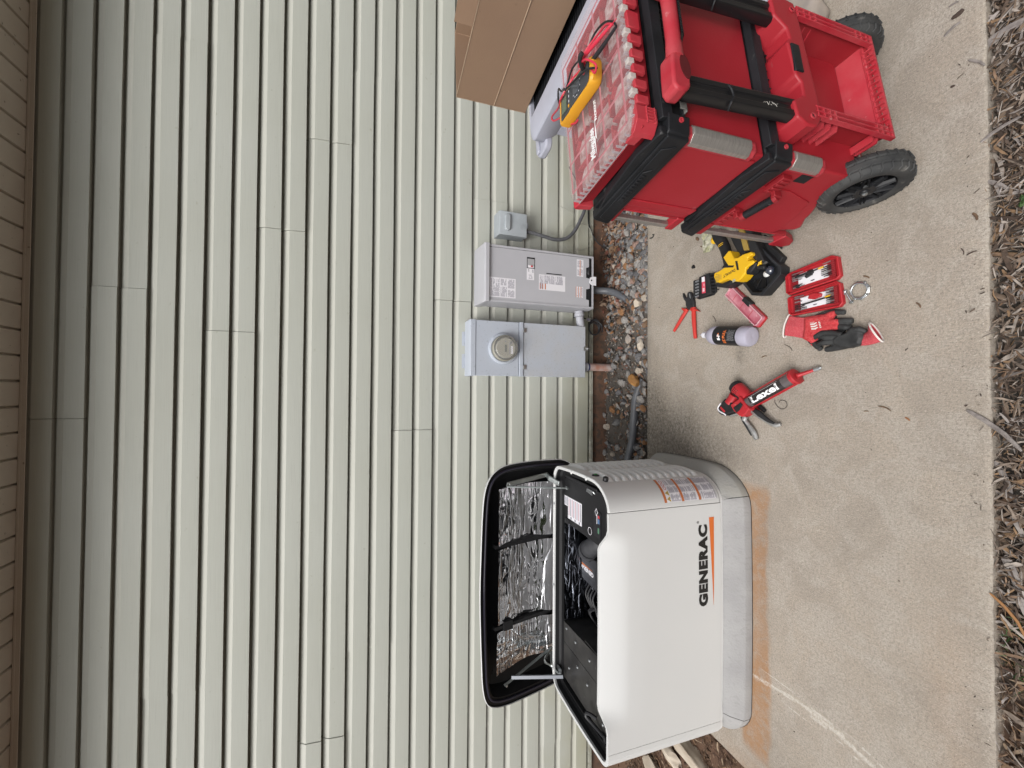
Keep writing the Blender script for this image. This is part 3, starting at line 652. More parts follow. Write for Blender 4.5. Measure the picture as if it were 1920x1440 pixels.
# -------- small disconnect
x0, x1, yf, zb, zt = 1.046, 1.205, 2.64, .640, .835
t = thing('disconnect_box', 'small grey pull-out disconnect box with its lid closed, topmost and rightmost box on the siding', 'disconnect box', ((x0+x1)/2, D, zb))
M_dg = mat('disconnect_grey', (.36, .39, .41), .5, var=(20, (.31, .34, .36), .7), bump=(200, .15))
mb = MB(); mb.box(x0+.003, x1-.003, yf+.03, D-.018, zb+.004, zt-.002); mb.build('enclosure', M_dg, t, world=True, bevel=.003)
mb = MB(); mb.prism([(yf+.002, zb), (yf-.004, zt-.01), (yf+.004, zt+.004), (D-.02, zt+.012), (D-.02, zt+.004), (yf+.032, zt-.002), (yf+.032, zb)], x0, x1, 'x'); lid_ = mb.build('lid', M_dg, t, world=True, bevel=.003)
mb = MB(); mb.prism(rrect(x0+.028, x1-.020, zb+.122, zb+.160, .018, 6), yf-.018, yf+.002, 'y'); sub(mb, 'raised_grip', M_dg, lid_, t, bevel=.006, seg=3)
mb = MB(); mb.lathe([(.020, 0), (.020, -.001), (.018, -.001), (.018, 0)], (1.115, yf-.0005, zb+.030), (0, 1, 0), 24); mb.lathe([(.011, 0), (.011, -.001), (.009, -.001), (.009, 0)], (1.115, yf-.0005, zb+.030), (0, 1, 0), 20); sub(mb, 'embossed_ring', M_dg, lid_, t)
mb = MB(); mb.box(1.110, 1.148, yf-.001, yf+.014, zb-.007, zb+.001); mb.cyl((1.130, yf+.006, zb-.012), (1.130, yf+.006, zb-.004), .005, 8); mb.build('hasp', M_steel, t, world=True)

# -------- conduits and cables
M_pvc = mat('grey_pvc', (.085, .09, .10), .42, var=(18, (.12, .125, .135), .7), dirt=(50, (.10, .09, .08), .62)); M_pvcw = mat('pale_pvc', (.40, .41, .45), .45, var=(20, (.34, .34, .37), .7))
t = thing('conduit_nipple', 'short pale grey conduit joining the transfer switch to the meter cabinet', 'conduit', (.51, 2.66, .22))
mb = MB(); mb.cyl((.459, 2.645, .225), (.530, 2.645, .235), .0285, 22); mb.build('pipe', M_pvcw, t, world=True)
mb = MB(); mb.lathe([(.029, 0), (.035, .001), (.035, .018), (.032, .022), (.032, .040), (.029, .0405)], (.532, 2.645, .2352), (1, 0, .14), 24); mb.build('fitting', M_pvcw, t, world=True)
pts = smooth_path([(.728, 2.64, .172), (.726, 2.63, .10), (.718, 2.59, .04), (.690, 2.53, .005), (.655, 2.485, -.02), (.60, 2.43, -.07)], 6)
mb = MB(); mb.tube(pts, .0245, 18); mb.lathe([(.025, 0), (.031, .001), (.031, .022), (.025, .023)], (.728, 2.64, .149), (0, 0, 1), 20); tag(mb.build('conduit_elbow', M_pvc), 'dark grey conduit elbow curving from the transfer switch down into the gravel', 'conduit')
pts = smooth_path([(.08, 2.30, -.05), (.02, 2.325, -.032), (-.06, 2.345, -.02), (-.18, 2.352, -.014), (-.32, 2.362, -.008), (-.45, 2.40, .0), (-.62, 2.43, .01), (-.80, 2.30, .02), (-.90, 2.12, .05), (-.92, 2.00, .2)], 6)
mb = MB(); mb.tube(pts, .0240, 18); tag(mb.build('conduit', M_pvc), 'grey plastic conduit lying on the gravel and running behind the generator', 'conduit')
t = thing('service_pipe', 'short red-stained pipe rising from the ground to the meter cabinet', 'pipe', (.178, 2.66, 0))
M_pstain = mat('clay_stained_pvc', (.36, .17, .12), .7, var=(16, (.42, .36, .34), 1.0), bump=(60, .3)); M_blue = mat('blue_primer', (.03, .04, .12), .5)
mb = MB(); mb.cyl((.176, 2.672, -.08), (.176, 2.672, .155), .0275, 22); mb.build('pipe', M_pstain, t, world=True)
mb = MB(); mb.lathe([(.0285, 0), (.0295, .001), (.0295, .010), (.0285, .011)], (.176, 2.672, .147), (0, 0, 1), 22); mb.build('primer_band', M_blue, t, world=True)
mb = MB(); mb.lathe([(.0275, 0), (.033, .002), (.033, .05), (.0275, .052)], (.176, 2.672, .159), (0, 0, 1), 22); mb.build('fitting', M_pvcw, t, world=True)
M_cable = mat('black_cable', (.02, .02, .022), .5); M_whip = mat('flex_conduit', (.085, .088, .095), .5, bump=(90, .3), var=(30, (.13, .13, .14), .7))
pts = smooth_path([(1.098, 2.675, .645), (1.095, 2.668, .60), (1.080, 2.66, .52), (1.066, 2.66, .42), (1.085, 2.66, .335), (1.145, 2.665, .27), (1.24, 2.675, .215), (1.36, 2.69, .16), (1.5, 2.70, .12)], 8)
mb = MB(); mb.tube(pts, .0125, 14); mb.lathe([(.013, 0), (.018, .001), (.018, .012), (.013, .016)], (1.098, 2.675, .626), (0, 0, 1), 16); tag(mb.build('flexible_conduit', M_whip), 'dark flexible conduit drooping from the small disconnect box down the siding', 'conduit')
mb = MB(); mb.tube(smooth_path([(1.62, 2.69, .30), (1.40, 2.725, .14), (1.25, 2.735, .115), (1.16, 2.728, .08), (1.10, 2.715, .04), (1.06, 2.70, -.03)], 6), .0042, 8); tag(mb.build('black_cable', M_cable), 'thin black cable running down the foundation right of the transfer switch', 'cable')
M_wire = mat('thin_wire', (.38, .38, .33), .5, metal=.3)
pts = smooth_path([(1.33, 2.70, .37), (1.28, 2.70, .25), (1.20, 2.70, .30), (1.13, 2.70, .335), (1.075, 2.70, .31), (1.03, 2.70, .24), (1.045, 2.70, .16), (1.10, 2.70, .115), (1.17, 2.70, .11), (1.22, 2.70, .16), (1.21, 2.70, .26), (1.16, 2.70, .32), (1.05, 2.695, .33), (1.0, 2.695, .27), (1.04, 2.695, .225), (1.085, 2.70, .21)], 6)
mb = MB(); mb.tube(pts, .0018, 6); tag(mb.build('loose_wire', M_wire), 'thin pale wire looped loosely on the siding under the small disconnect box', 'wire')
t = thing('wire_splice', 'small white splice block with a coil of black cable, under the meter cabinet', 'cable splice', (.50, 2.72, .10))
mb = MB(); mb.box(.512, .540, 2.706, 2.722, .112, .150); mb.box(.516, .536, 2.702, 2.706, .118, .144, 1); mb.build('block', [mat('ivory_plastic', (.45, .43, .36), .5), M_ink], t, world=True, bevel=.002)
mb = MB(); rs = random.Random(9)
for k in range(3):
    c = (.462+k*.006, 2.71-k*.006, .082); r_ = .045+k*.004
    mb.tube([(c[0]+r_*math.cos(a)*(1+.08*math.sin(2*a+k)), c[1]+.004*math.sin(3*a), c[2]+r_*.9*math.sin(a)) for a in np.linspace(0, 6.28, 26)[:-1]], .0045, 7, closed=True)
mb.tube(smooth_path([(.525, 2.71, .115), (.52, 2.70, .07), (.49, 2.69, .03), (.44, 2.68, .03)], 5), .0045, 7); mb.tube(smooth_path([(.53, 2.71, .145), (.545, 2.715, .20), (.54, 2.73, .24)], 5), .005, 7)
mb.build('cable_coil', M_cable, t, world=True)
mb = MB(); mb.tube(smooth_path([(.60, 2.70, .172), (.575, 2.70, .14), (.55, 2.70, .125), (.535, 2.705, .13)], 5), .0016, 6); mb.tube(smooth_path([(.515, 2.70, .14), (.50, 2.69, .17), (.53, 2.69, .185), (.57, 2.695, .15)], 5), .0013, 6); mb.build('bell_wire', M_wire, t, world=True)
# pencilled squiggle / twig caught on the siding above the box
mb = MB(); mb.tube(smooth_path([(.955, 2.742, .66), (.975, 2.738, .645), (.985, 2.74, .66), (.975, 2.738, .672), (1.0, 2.74, .668)], 4), .0012, 5); tag(mb.build('siding_twig', M_tw2), 'tiny dark tendril stuck to the siding above the transfer switch', 'twig')
# ================================================================== GENERATOR
GC = Vector((-.972, 1.78, 0))
gen = thing('generator', 'large off-white standby generator with its lid propped open, standing on the sidewalk', 'generator', (GC.x, GC.y, 0))
M_gen = mat('generator_paint', (.60, .602, .592), .42, bump=(420, .22), var=(3, (.585, .59, .585), .6), spec=.45)
M_genb = mat('generator_rim', (.66, .66, .65), .4, bump=(420, .1))
M_base = mat('base_fascia', (.33, .32, .285), .75, bump=(110, .9), var=(7, (.30, .295, .285), .9, (1, 1, .5)), dirt=(16, (.21, .205, .20), .60, (4, 1, .8), .8))
M_base2 = mat('base_fascia_front', (.325, .32, .315), .75, bump=(110, .9), var=(9, (.27, .265, .265), .9, (1, 1, .5)), dirt=(26, (.25, .245, .24), .56, (2.6, 2.6, .45), .4))
def outline(hw, yf, yb, r, bow=.012, sb=.010, n=9, cx=GC.x, rl=None):
    """closed loop, counter-clockwise from above, starting mid-front; front bowed toward -Y, sides bowed out"""
    pts = []
    def P(x, y):
        fx = min(1, abs(x)/hw)
        t = (y-yf)/(yb-yf)
        bx = sb*math.sin(math.pi*min(max(t, 0), 1))
        xx = x+(bx if x > 0 else -bx)*(fx**4)
        yy = y-bow*(1-fx**2)*(1-t)**2
        pts.append((cx+xx, yy))
    rf, rb = r; rl = rl or rf
    for i in range(14): P(-(hw-rf)+2*(hw-rf)*i/14, yf) if False else None
    xsf = np.linspace(0, hw-rf, 8)
    for x in xsf[:-1]: P(x, yf)
    for i in range(n+1):
        a = -90+90*i/n; P(hw-rf+rf*math.cos(R(a)), yf+rf*1.25+rf*1.25*math.sin(R(a)))
    for y in np.linspace(yf+rf*1.25, yb-rb, 8)[1:-1]: P(hw, y)
    for i in range(n+1):
        a = 90*i/n; P(hw-rb+rb*math.cos(R(a)), yb-rb+rb*math.sin(R(a)))
    for x in np.linspace(hw-rb, -(hw-rb), 10)[1:-1]: P(x, yb)
    for i in range(n+1):
        a = 90+90*i/n; P(-(hw-rb)+rb*math.cos(R(a)), yb-rb+rb*math.sin(R(a)))
    for y in np.linspace(yb-rb, yf+rl*1.1, 8)[1:-1]: P(-hw, y)
    for i in range(n+1):
        a = 180+90*i/n; P(-(hw-rl)+rl*math.cos(R(a)), yf+rl*1.1+rl*1.1*math.sin(R(a)))
    for x in np.linspace(0, hw-rl, 8)[::-1][:-1]: P(-x, yf)
    return pts
def offs(loop, d):
    """offset inward by d"""
    n = len(loop); out = []
    for i in range(n):
        a, c = loop[i-1], loop[(i+1) % n]; tx, ty = c[0]-a[0], c[1]-a[1]; l = math.hypot(tx, ty) or 1
        out.append((loop[i][0]-ty/l*d, loop[i][1]+tx/l*d))
    return out
BO = outline(.580, 1.503, 2.058, (.112, .07), bow=.010, rl=.044, cx=-.974)
ZB, ZR = .120, .700
def cut(loop, test):
    """longest cyclic run of points passing the test"""
    n = len(loop); ok = [test(p) for p in loop]; best = []
    for s0 in range(n):
        if ok[s0] and not ok[s0-1]:
            run = []; k = s0
            while ok[k % n] and len(run) < n: run.append(k % n); k += 1
            if len(run) > len(best): best = run
    return best
def insert(loop, x0, front=True):
    out = []
    n = len(loop)
    for i in range(n):
        a, c = loop[i], loop[(i+1) % n]; out.append(a)
        if (a[0]-x0)*(c[0]-x0) < 0 and ((a[1] < GC.y) == front):
            t = (x0-a[0])/(c[0]-a[0]); out.append((x0, a[1]+(c[1]-a[1])*t))
    return out
SR, SL = -.503, -1.486          # front panel seams
loopB = BO
for xx in (SR-.0012, SR+.0012, SL-.0012, SL+.0012): loopB = insert(loopB, xx)
def wall(idx, loop, zs, th, topmod=None, name='wall', m=M_gen, cap=True):
    inn = offs(loop, th); mb = MB(); outer = []; inner = []
    for z in zs:
        outer.append([(loop[i][0], loop[i][1]+(topmod(loop[i][0], z) if topmod else 0), z) for i in idx])
        inner.append([(inn[i][0], inn[i][1]+(topmod(loop[i][0], z) if topmod else 0), z) for i in idx])
    rings = outer+inner[::-1]
    mb.loops(rings, closed=False)
    k = len(idx); nr = len(rings)
    mb.f += [tuple((nr-1)*k+j if False else 0 for j in ())] if False else []
    # bottom and end caps
    for j in range(k-1): mb.f.append((j, (nr-1)*k+j, (nr-1)*k+j+1, j+1)); mb.m.append(0)
    for e in (0, k-1): mb.f.append(tuple(r_*k+e for r_ in range(nr))); mb.m.append(0)
    return mb
fr = cut(loopB, lambda p: p[1] < 1.62 and SL < p[0] < SR)
def topm(x, z):
    m_ = np.clip((x-(-1.40))/.09, 0, 1)*np.clip((-.575-x)/.09, 0, 1); m_ = m_*m_*(3-2*m_)
    if z <= .600: return 0
    t = (z-.600)/.125
    return m_*.050*min(1, t)**1.6
zs_f = [ZB, .3, .5, .60, .622, .645, .668, .688, .700, .712]
def zmod(mbx, xa, xb):
    # the sculpted middle of the front panel rises above its ends
    out = []
    for v in mbx.v:
        x, y, z = v
        if z > .66:
            m_ = float(np.clip((x-(-1.40))/.09, 0, 1)*np.clip((-.575-x)/.09, 0, 1)); m_ = m_*m_*(3-2*m_)
            z += (z-.66)/.052*(m_*.022-.010)
        out.append((x, y, z))
    mbx.v = out; return mbx
# denser columns for the sculpted front
front_loop = []
for i in range(len(loopB)):
    a = loopB[i]; c = loopB[(i+1) % len(loopB)]; front_loop.append(a)
    if a[1] < 1.53 and c[1] < 1.53:
        for q in (1/3, 2/3): front_loop.append((a[0]+(c[0]-a[0])*q, a[1]+(c[1]-a[1])*q))
idx = cut(front_loop, lambda p: p[1] < 1.62 and SL < p[0] < SR)
mb = zmod(wall(idx, front_loop, zs_f, .013, topm), 0, 0)
mb.build('front_panel', M_gen, gen, world=True, bevel=.0035, seg=3, ang=40)
# rest of the shell: right corner + side, back, left side
rt = cut(loopB, lambda p: p[0] > SR and p[1] < 2.2 and not (p[1] > 2.05 and p[0] < -.47))
lt = cut(loopB, lambda p: p[0] < SL and not (p[1] > 2.05 and p[0] > -1.50))
bk = cut(loopB, lambda p: p[1] > 2.045 and -1.54 < p[0] < -.43)
M_shell = [M_gen]
for nm_, ix, l_ in (('side_panel', rt, None), ('side_panel', lt, None), ('back_panel', bk, None)):
    m_ = wall(ix, loopB, [ZB, .3, .5, .68, ZR], .016)
    m_.build(nm_, M_gen, gen, world=True, bevel=.004, seg=3, ang=40)
# black inner tub: ledge, walls, floor
inn = offs(BO, .0165); inn2 = offs(BO, .045)
M_tub = mat('black_liner', (.012, .012, .013), .5, bump=(60, .2)); M_tubg = mat('grey_liner', (.05, .05, .052), .55)
def ledge(x, y): return .672
mb = MB()
def lr(l, z): return [(p[0], p[1], z) for p in l]
def lrf(l, z, zt=None):
    return [(p[0], p[1]+(topm(p[0], zt or z)+.002*(topm(p[0], .7) > 0) if p[1] < 1.62 else 0), z) for p in l]
mb.loops([lrf(inn, .690, .70), lrf(inn, .668, .70), lrf(offs(BO, .030), .660, .70), lrf(inn2, .664, .70), lrf(inn2, .655, .70), lrf(inn2, .34, .70)], closed=True)
mb.add(lr(inn2, .34), [tuple(range(len(inn2)))])
mb.build('inner_liner', M_tub, gen, world=True, ang=40, fixn=False)
# sealed lower body so light does not leak through
mb = MB(); mb.prism(offs(BO, .018), .10, .335, 'z'); mb.build('engine_bay_floor', M_tub, gen, world=True)
# plinth line under the panels
mb = MB(); l1 = offs(BO, .004); mb.loops([lr(l1, ZB-.003), lr(l1, ZB-.016)]); mb.build('bottom_channel', M_genb, gen, world=True)
# base fascia: front piece and two end pieces
BG = outline(.612, 1.447, 2.128, (.16, .10), bow=.010)
def basepart(test, m, name='base_fascia', label=None):
    lp = BG
    for xx in (-.470, -.473, -1.468, -1.471): lp = insert(lp, xx)
    ix = cut(lp, test)
    prof = [(0, .0), (0.0, .036), (.004, .043), (.030, .082), (.052, .104), (.060, .108), (.075, .108)]
    rings = []
    for d, z in prof:
        o_ = offs(lp, d); rings.append([(o_[i][0], o_[i][1], z) for i in ix])
    mb = MB(); mb.loops(rings, closed=False); return mb.build(name, m, gen, world=True, fixn=False, ang=30, label=label)
basepart(lambda p: p[1] < 1.7 and -1.4695 < p[0] < -.4715, M_base2)
basepart(lambda p: p[0] > -.4715, M_base, label='curved beige end piece of the base'); basepart(lambda p: p[0] < -1.4695, M_base2)
mb = MB(); mb.loops([lr(offs(BG, -.0015), .0005), lr(offs(BG, -.0015), .004)]); mb.loops([lr(offs(BG, .004), .008), lr(offs(BG, .074), .100), lr(offs(BG, .078), .112)]); mb.build('base_seal', M_tub, gen, world=True)
# logo
fx = lambda x: 1.503-.010*(1-(abs(x-GC.x)/.578)**2)-.0012
def on_front(mbx, dy=0.0):
    mbx.v = [(x, fx(x)-dy, z) for x, y, z in mbx.v]; return mbx
mb = text('GENERAC', .0705, (-.951, 1.5, .1985), (1, 0, 0), (0, 0, 1), .0044, sx=1.0, sp=1.13)
xs_ = [v[0] for v in mb.v]; s_ = (.951-.592)/(max(xs_)-min(xs_)); zs_ = [v[2] for v in mb.v]; sz_ = .0505/(max(zs_)-min(zs_)); mx_, mz_ = min(xs_), min(zs_)
mb.v = [(-.951+(v[0]-mx_)*s_, v[1], .1975+(v[2]-mz_)*sz_) for v in mb.v]
r = text('®', .016, (-.585, 1.5, .244), (1, 0, 0), (0, 0, 1)); mb.merge(r)
on_front(mb).build('logo_lettering', mat('logo_black', (.012, .012, .012), .4), gen, world=True, fixn=False, smooth=False)
mb = MB(); mb.add([(-.562, 0, .188), (-.562, 0, .160), (-.953, 0, .1655), (-.953, 0, .1665)], [(0, 1, 2, 3)]); k = MB()
for i in range(10):
    a = i/10; c = (i+1)/10; L0 = lambda t: (-.562+(-.953+.562)*t, .188+(.1665-.188)*t); L1 = lambda t: (-.562+(-.953+.562)*t, .160+(.1655-.160)*t)
    p = [(L0(a)[0], 0, L0(a)[1]), (L1(a)[0], 0, L1(a)[1]), (L1(c)[0], 0, L1(c)[1]), (L0(c)[0], 0, L0(c)[1])]; k.add(p, [(0, 1, 2, 3)])
on_front(k).build('logo_wedge', mat('logo_orange', (.62, .15, .03), .4), gen, world=True, fixn=False, smooth=False)
# curve helpers on the right corner: arclength position -> point and outward normal
RC = [BO[i] for i in cut(BO, lambda p: p[0] > -.60 and p[1] < 2.03)]
cum = [0]
for a, c in zip(RC[:-1], RC[1:]): cum.append(cum[-1]+math.hypot(c[0]-a[0], c[1]-a[1]))
s503 = None
for i, p in enumerate(RC[:-1]):
    if RC[i][0] <= SR <= RC[i+1][0] and RC[i+1][1] < 1.6: s503 = cum[i]+(SR-RC[i][0])/(RC[i+1][0]-RC[i][0])*(cum[i+1]-cum[i]); break
def rc(s, out=0.0):
    s = s503+s
    for i in range(len(RC)-1):
        if cum[i+1] >= s or i == len(RC)-2:
            t = (s-cum[i])/(cum[i+1]-cum[i]); a, c = RC[i], RC[i+1]; x = a[0]+(c[0]-a[0])*t; y = a[1]+(c[1]-a[1])*t
            tx, ty = (c[0]-a[0]), (c[1]-a[1]); l = math.hypot(tx, ty); return (x+ty/l*out, y-tx/l*out)
# warning label wrapped round the corner
def wrap(mbx, s0, z0, out):
    mbx.v = [(*rc(s0+v[0], out+v[1]), z0+v[2]) for v in mbx.v]; return mbx
lw, lh = .118, .285; mb = MB()
def wq(xa, xb, za, zb_, l, mi):
    n_ = max(1, int((xb-xa)/.012))
    for i in range(n_):
        a = xa+(xb-xa)*i/n_; c = xa+(xb-xa)*(i+1)/n_
        mb.add([(a, l, za), (c, l, za), (c, l, zb_), (a, l, zb_)], [(0, 1, 2, 3)], mi)
wq(0, lw, 0, lh, .0, 0)
for zt_ in (.285, .193, .100): wq(0, lw, zt_-.013, zt_, .0006, 2)
wq(0, lw, 0, .002, .0006, 1)
rs = random.Random(4)
for blk in ((.004, .085), (.104, .178), (.196, .246)):
    for z in np.arange(blk[0], blk[1], .0042):
        for (xa, xb) in ((.003, .037), (.041, .076), (.080, .115)):
            if rs.random() < .88: wq(xa, xb-rs.random()*.012, z, z+.0019, .0006, 1)
for kx in (.014, .040): mb.add([(kx-.012, .0008, .250), (kx+.012, .0008, .250), (kx, .0008, .270)], [(0, 1, 2)], 3); mb.add([(kx-.0012, .0012, .2535), (kx+.0012, .0012, .2535), (kx+.0012, .0012, .263), (kx-.0012, .0012, .263)], [(0, 1, 2, 3)], 1)
for kx in (.065, .083, .101):
    c = (kx, .259); mb.add([(c[0]+.008*math.cos(t), .0008, c[1]+.008*math.sin(t)) for t in np.linspace(0, 6.28, 15)[:-1]]+[(c[0]+.006*math.cos(t), .0008, c[1]+.006*math.sin(t)) for t in np.linspace(0, 6.28, 15)[:-1]], [(i, (i+1) % 14, 14+(i+1) % 14, 14+i) for i in range(14)], 4)
wrap(mb, .022, .137, .0015)
mb.build('warning_label', [M_label, M_ink, M_orange, mat('caution_yellow', (.5, .36, .05), .5), M_red_ink], gen, world=True, fixn=False, smooth=False)
# louvres: two stacks of rounded slats raised from the side
M_louv = M_genb
for (sa, sb) in ((.150, .340), (.372, .560)):
    m_ = MB()
    for k_ in range(13):
        z = .155+k_*.0385
        n_ = 10; prof = [(-.003, .0250), (.009, .0235), (.0150, .016), (.0155, .008), (.0120, .0020), (-.005, .0050)]
        rings = []
        for i in range(n_+1):
            s = sa+(sb-sa)*i/n_; e = math.sin(math.pi*min(max(i/n_, .0), 1))**.35 if 0 < i < n_ else 0
            rings.append([(*rc(s, .0006+o*e), z+h) for o, h in prof])
        m_.loops(rings, closed=False)
    m_.build('louvre_vent', M_louv, gen, world=True, fixn=False, ang=50)
# status light and lock knob on the right side
px, py = rc(.245); nx, ny = rc(.245, 1); nrm = Vector((nx-px, ny-py, 0)).normalized()
mb = MB(); mb.lathe([(.017, -.002), (.017, .003), (.014, .0055), (.0, .006)], (px, py, .655), nrm, 24); st_ = mb.build('status_light', M_blk, gen, world=True)
mb = MB(); mb.lathe([(.008, .004), (.008, .0075), (.006, .009), (.0, .0095)], (px, py, .655), nrm, 20); sub(mb, 'green_lens', mat('green_lens', (.04, .22, .06), .25), st_, gen)
px, py = rc(.165); nx, ny = rc(.165, 1); nrm = Vector((nx-px, ny-py, 0)).normalized()
mb = MB(); mb.lathe([(.012, -.002), (.0125, .014), (.011, .017), (.0, .0175)], (px, py, .652), nrm, 20); mb.box(px-.003, px+.003, py-.004, py+.004, .652, .652); mb.build('lock_knob', M_blk, gen, world=True)
# --- things inside the open top
M_sheet = mat('black_sheet', (.022, .021, .021), .42, bump=(30, .3), var=(11, (.05, .048, .045), .8), dirt=(40, (.10, .09, .08), .66))
mb = MB(); mb.prism([(-1.515, 1.56), (-1.19, 1.56), (-1.215, 2.02), (-1.50, 2.02)], .648, .652, 'z'); mb.box(-1.193, -1.189, 1.56, 1.79, .35, .651); mb.add([(-1.19, 1.56, .652), (-1.215, 2.02, .652), (-1.215, 2.02, .35), (-1.19, 1.56, .35)], [(0, 1, 2, 3)])
cp = mb.build('cover_plate', M_sheet, gen, world=True)
for (x, y) in ((-1.235, 1.98), (-1.25, 1.88), (-1.255, 1.74), (-1.36, 1.86), (-1.38, 1.76), (-1.46, 1.62), (-1.42, 1.95)):
    mb = MB(); mb.lathe([(.007, 0), (.007, .004), (.004, .006), (.0, .006)], (x, y, .652), (0, 0, 1), 12); sub(mb, 'screw', M_steel, cp, gen)
mb = MB(); mb.box(-1.32, -1.3185, 1.57, 2.01, .6522, .6530); sub(mb, 'fold_line', M_dark, cp, gen)
mb = MB(); mb.tube(smooth_path([(-1.50, 1.59, .655), (-1.49, 1.66, .672), (-1.475, 1.70, .690), (-1.455, 1.695, .688), (-1.46, 1.66, .662)], 5), .008, 8); mb.lathe([(.014, 0), (.014, .012), (.0, .016)], (-1.50, 1.592, .652), (0, 0, 1), 12); mb.build('latch_hook', M_blk, gen, world=True)
mb = MB(); mb.box(-1.50, -1.455, 2.0, 2.042, .672, .676); 
for x in (-1.488, -1.467): mb.lathe([(.006, 0), (.006, .005), (.0, .006)], (x, 2.022, .676), (0, 0, 1), 10, mi=0)
mb.build('hinge_plate', M_steel, gen, world=True)
# control panel
mb = MB(); mb.prism([(-.455, 1.60), (-.445, 1.98), (-.47, 2.02), (-.685, 2.02), (-.700, 1.60)], .640, .652, 'z'); mb.box(-.700, -.694, 1.60, 2.02, .35, .6395); ctl = mb.build('control_panel', M_tub, gen, world=True, bevel=.002)
zc = .6528
mb = MB(); mb.merge(sticker(.058, .118, [(.06, .94, .03, .2, 3)], o=(-.652, 1.828, zc), ex=(1, 0, 0), ey=(0, 1, 0), seed=2))
def tq(x0_, x1_, y0_, y1_, m_, z=zc+.0006): mb.quad((x0_, y0_, z), (x1_-x0_, 0, 0), (0, y1_-y0_, 0), m_)
mb2 = mb; M_pink = mat('pink_print', (.50, .26, .30), .5)
mb = MB(); mb.quad((-.660, 1.822, zc), (.110, 0, 0), (0, .150, 0), 0); mb.quad((-.600, 1.976, zc), (.05, 0, 0), (0, .05, 0), 0)
for i in range(8): tq(-.642, -.556, 1.832+i*.0175, 1.8385+i*.0175, 2 if i % 2 else 1)
for i in range(3): tq(-.658, -.646, 1.84+i*.045, 1.852+i*.045, 1)
for i in range(4): tq(-.595, -.556, 1.980+i*.010, 1.984+i*.010, 1)
sub(mb, 'instruction_label', [M_label, M_ink, M_pink], ctl, gen, fixn=False, smooth=False)
mb = MB(); mb.box(-.660, -.545, 1.640, 1.700, zc, zc+.004, 0); tq(-.640, -.615, 1.650, 1.664, 1, zc+.0045); tq(-.596, -.575, 1.648, 1.664, 2, zc+.0045); tq(-.572, -.560, 1.648, 1.664, 3, zc+.0045); tq(-.60, -.56, 1.668, 1.673, 4, zc+.0045)
mb.lathe([(.018, 0), (.018, .0006), (.016, .0006), (.016, 0)], (-.655, 1.742, zc), (0, 0, 1), 22, mi=4)
mb.add([(-.548, 1.662, zc+.0046), (-.530, 1.676, zc+.0046), (-.548, 1.690, zc+.0046), (-.566, 1.676, zc+.0046)], [(0, 1, 2, 3)], 4)
mb.add([(-.548, 1.666, zc+.005), (-.535, 1.676, zc+.005), (-.548, 1.686, zc+.005), (-.561, 1.676, zc+.005)], [(0, 1, 2, 3)], 0)
sub(mb, 'keypad', [M_blk, mat('pale_green', (.10, .22, .14), .4), mat('pale_blue', (.10, .18, .32), .4), M_red_ink, M_label], ctl, gen, fixn=True, smooth=False)
mb = MB(); mb.box(-.690, -.664, 1.96, 2.0, zc, zc+.006); mb.box(-.684, -.672, 1.968, 1.978, zc+.006, zc+.010); sub(mb, 'usb_port', M_blk, ctl, gen, bevel=.001)
mb = MB(); mb.tube(smooth_path([(-.462, 1.74, .660), (-.455, 1.72, .668), (-.458, 1.69, .668), (-.468, 1.685, .660)], 4), .0035, 8); mb.prism([(-.478, 1.70), (-.452, 1.70), (-.455, 1.745), (-.470, 1.752)], .664, .668, 'z'); mb.build('lid_latch', M_steel, gen, world=True)
for y_ in (1.63, 1.655, 1.68): pass
mb = MB(); mb.prism([(-.452, 1.66), (-.440, 1.66), (-.432, 1.98), (-.447, 1.98)], .655, .668, 'z'); mb.build('gutter_rail', M_tub, gen, world=True, bevel=.003)
# air box with its badge, rubber duct, dark foil at the back
mb = MB(); mb.prism([(-.925, 1.80), (-.845, 1.84), (-.85, 2.03), (-.985, 2.03), (-1.0, 1.83)], .50, .560, 'z'); ab = mb.build('air_box', M_tub, gen, world=True, bevel=.006)
mb = MB(); mb.prism([(-1.07, 1.60), (-.93, 1.60), (-.90, 1.70), (-.93, 1.80), (-1.0, 1.83), (-1.07, 1.80)], .46, .535, 'z'); mb.prism([(-1.02, 1.66), (-.95, 1.66), (-.95, 1.76), (-1.02, 1.76)], .5355, .548, 'z'); mb.build('engine_cover', M_tub, gen, world=True, bevel=.008)
tg = text('GENERAC', .030, (-.921, 1.865, .5612), (.06, 1, 0), (-1, .06, 0), .0012)
ys_ = [v[1] for v in tg.v]; k_ = .142/(max(ys_)-min(ys_)); tg.v = [(v[0], 1.868+(v[1]-min(ys_))*k_, v[2]) for v in tg.v]
mb = MB(); mb.quad((-.957, 1.855, .5606), (.062, 0, 0), (0, .168, 0), 0); mb.merge(tg, 1); mb.add([(-.912, 1.868, .5612), (-.904, 2.012, .5612), (-.918, 2.012, .5612)], [(0, 1, 2)], 2)
sub(mb, 'badge', [M_blk, M_label, M_orange], ab, gen, fixn=False, smooth=False)
M_rub = mat('grey_rubber', (.030, .031, .034), .6, bump=(40, .6), var=(18, (.055, .055, .06), .8))
mb = MB(); mb.tube(smooth_path([(-.715, 1.78, .50), (-.735, 1.80, .555), (-.78, 1.86, .575), (-.835, 1.93, .56), (-.86, 1.95, .50)], 5), .044, 20); mb.tube(smooth_path([(-.80, 1.885, .577), (-.815, 1.905, .573)], 2), .049, 20); mb.build('air_duct', M_rub, gen, world=True)
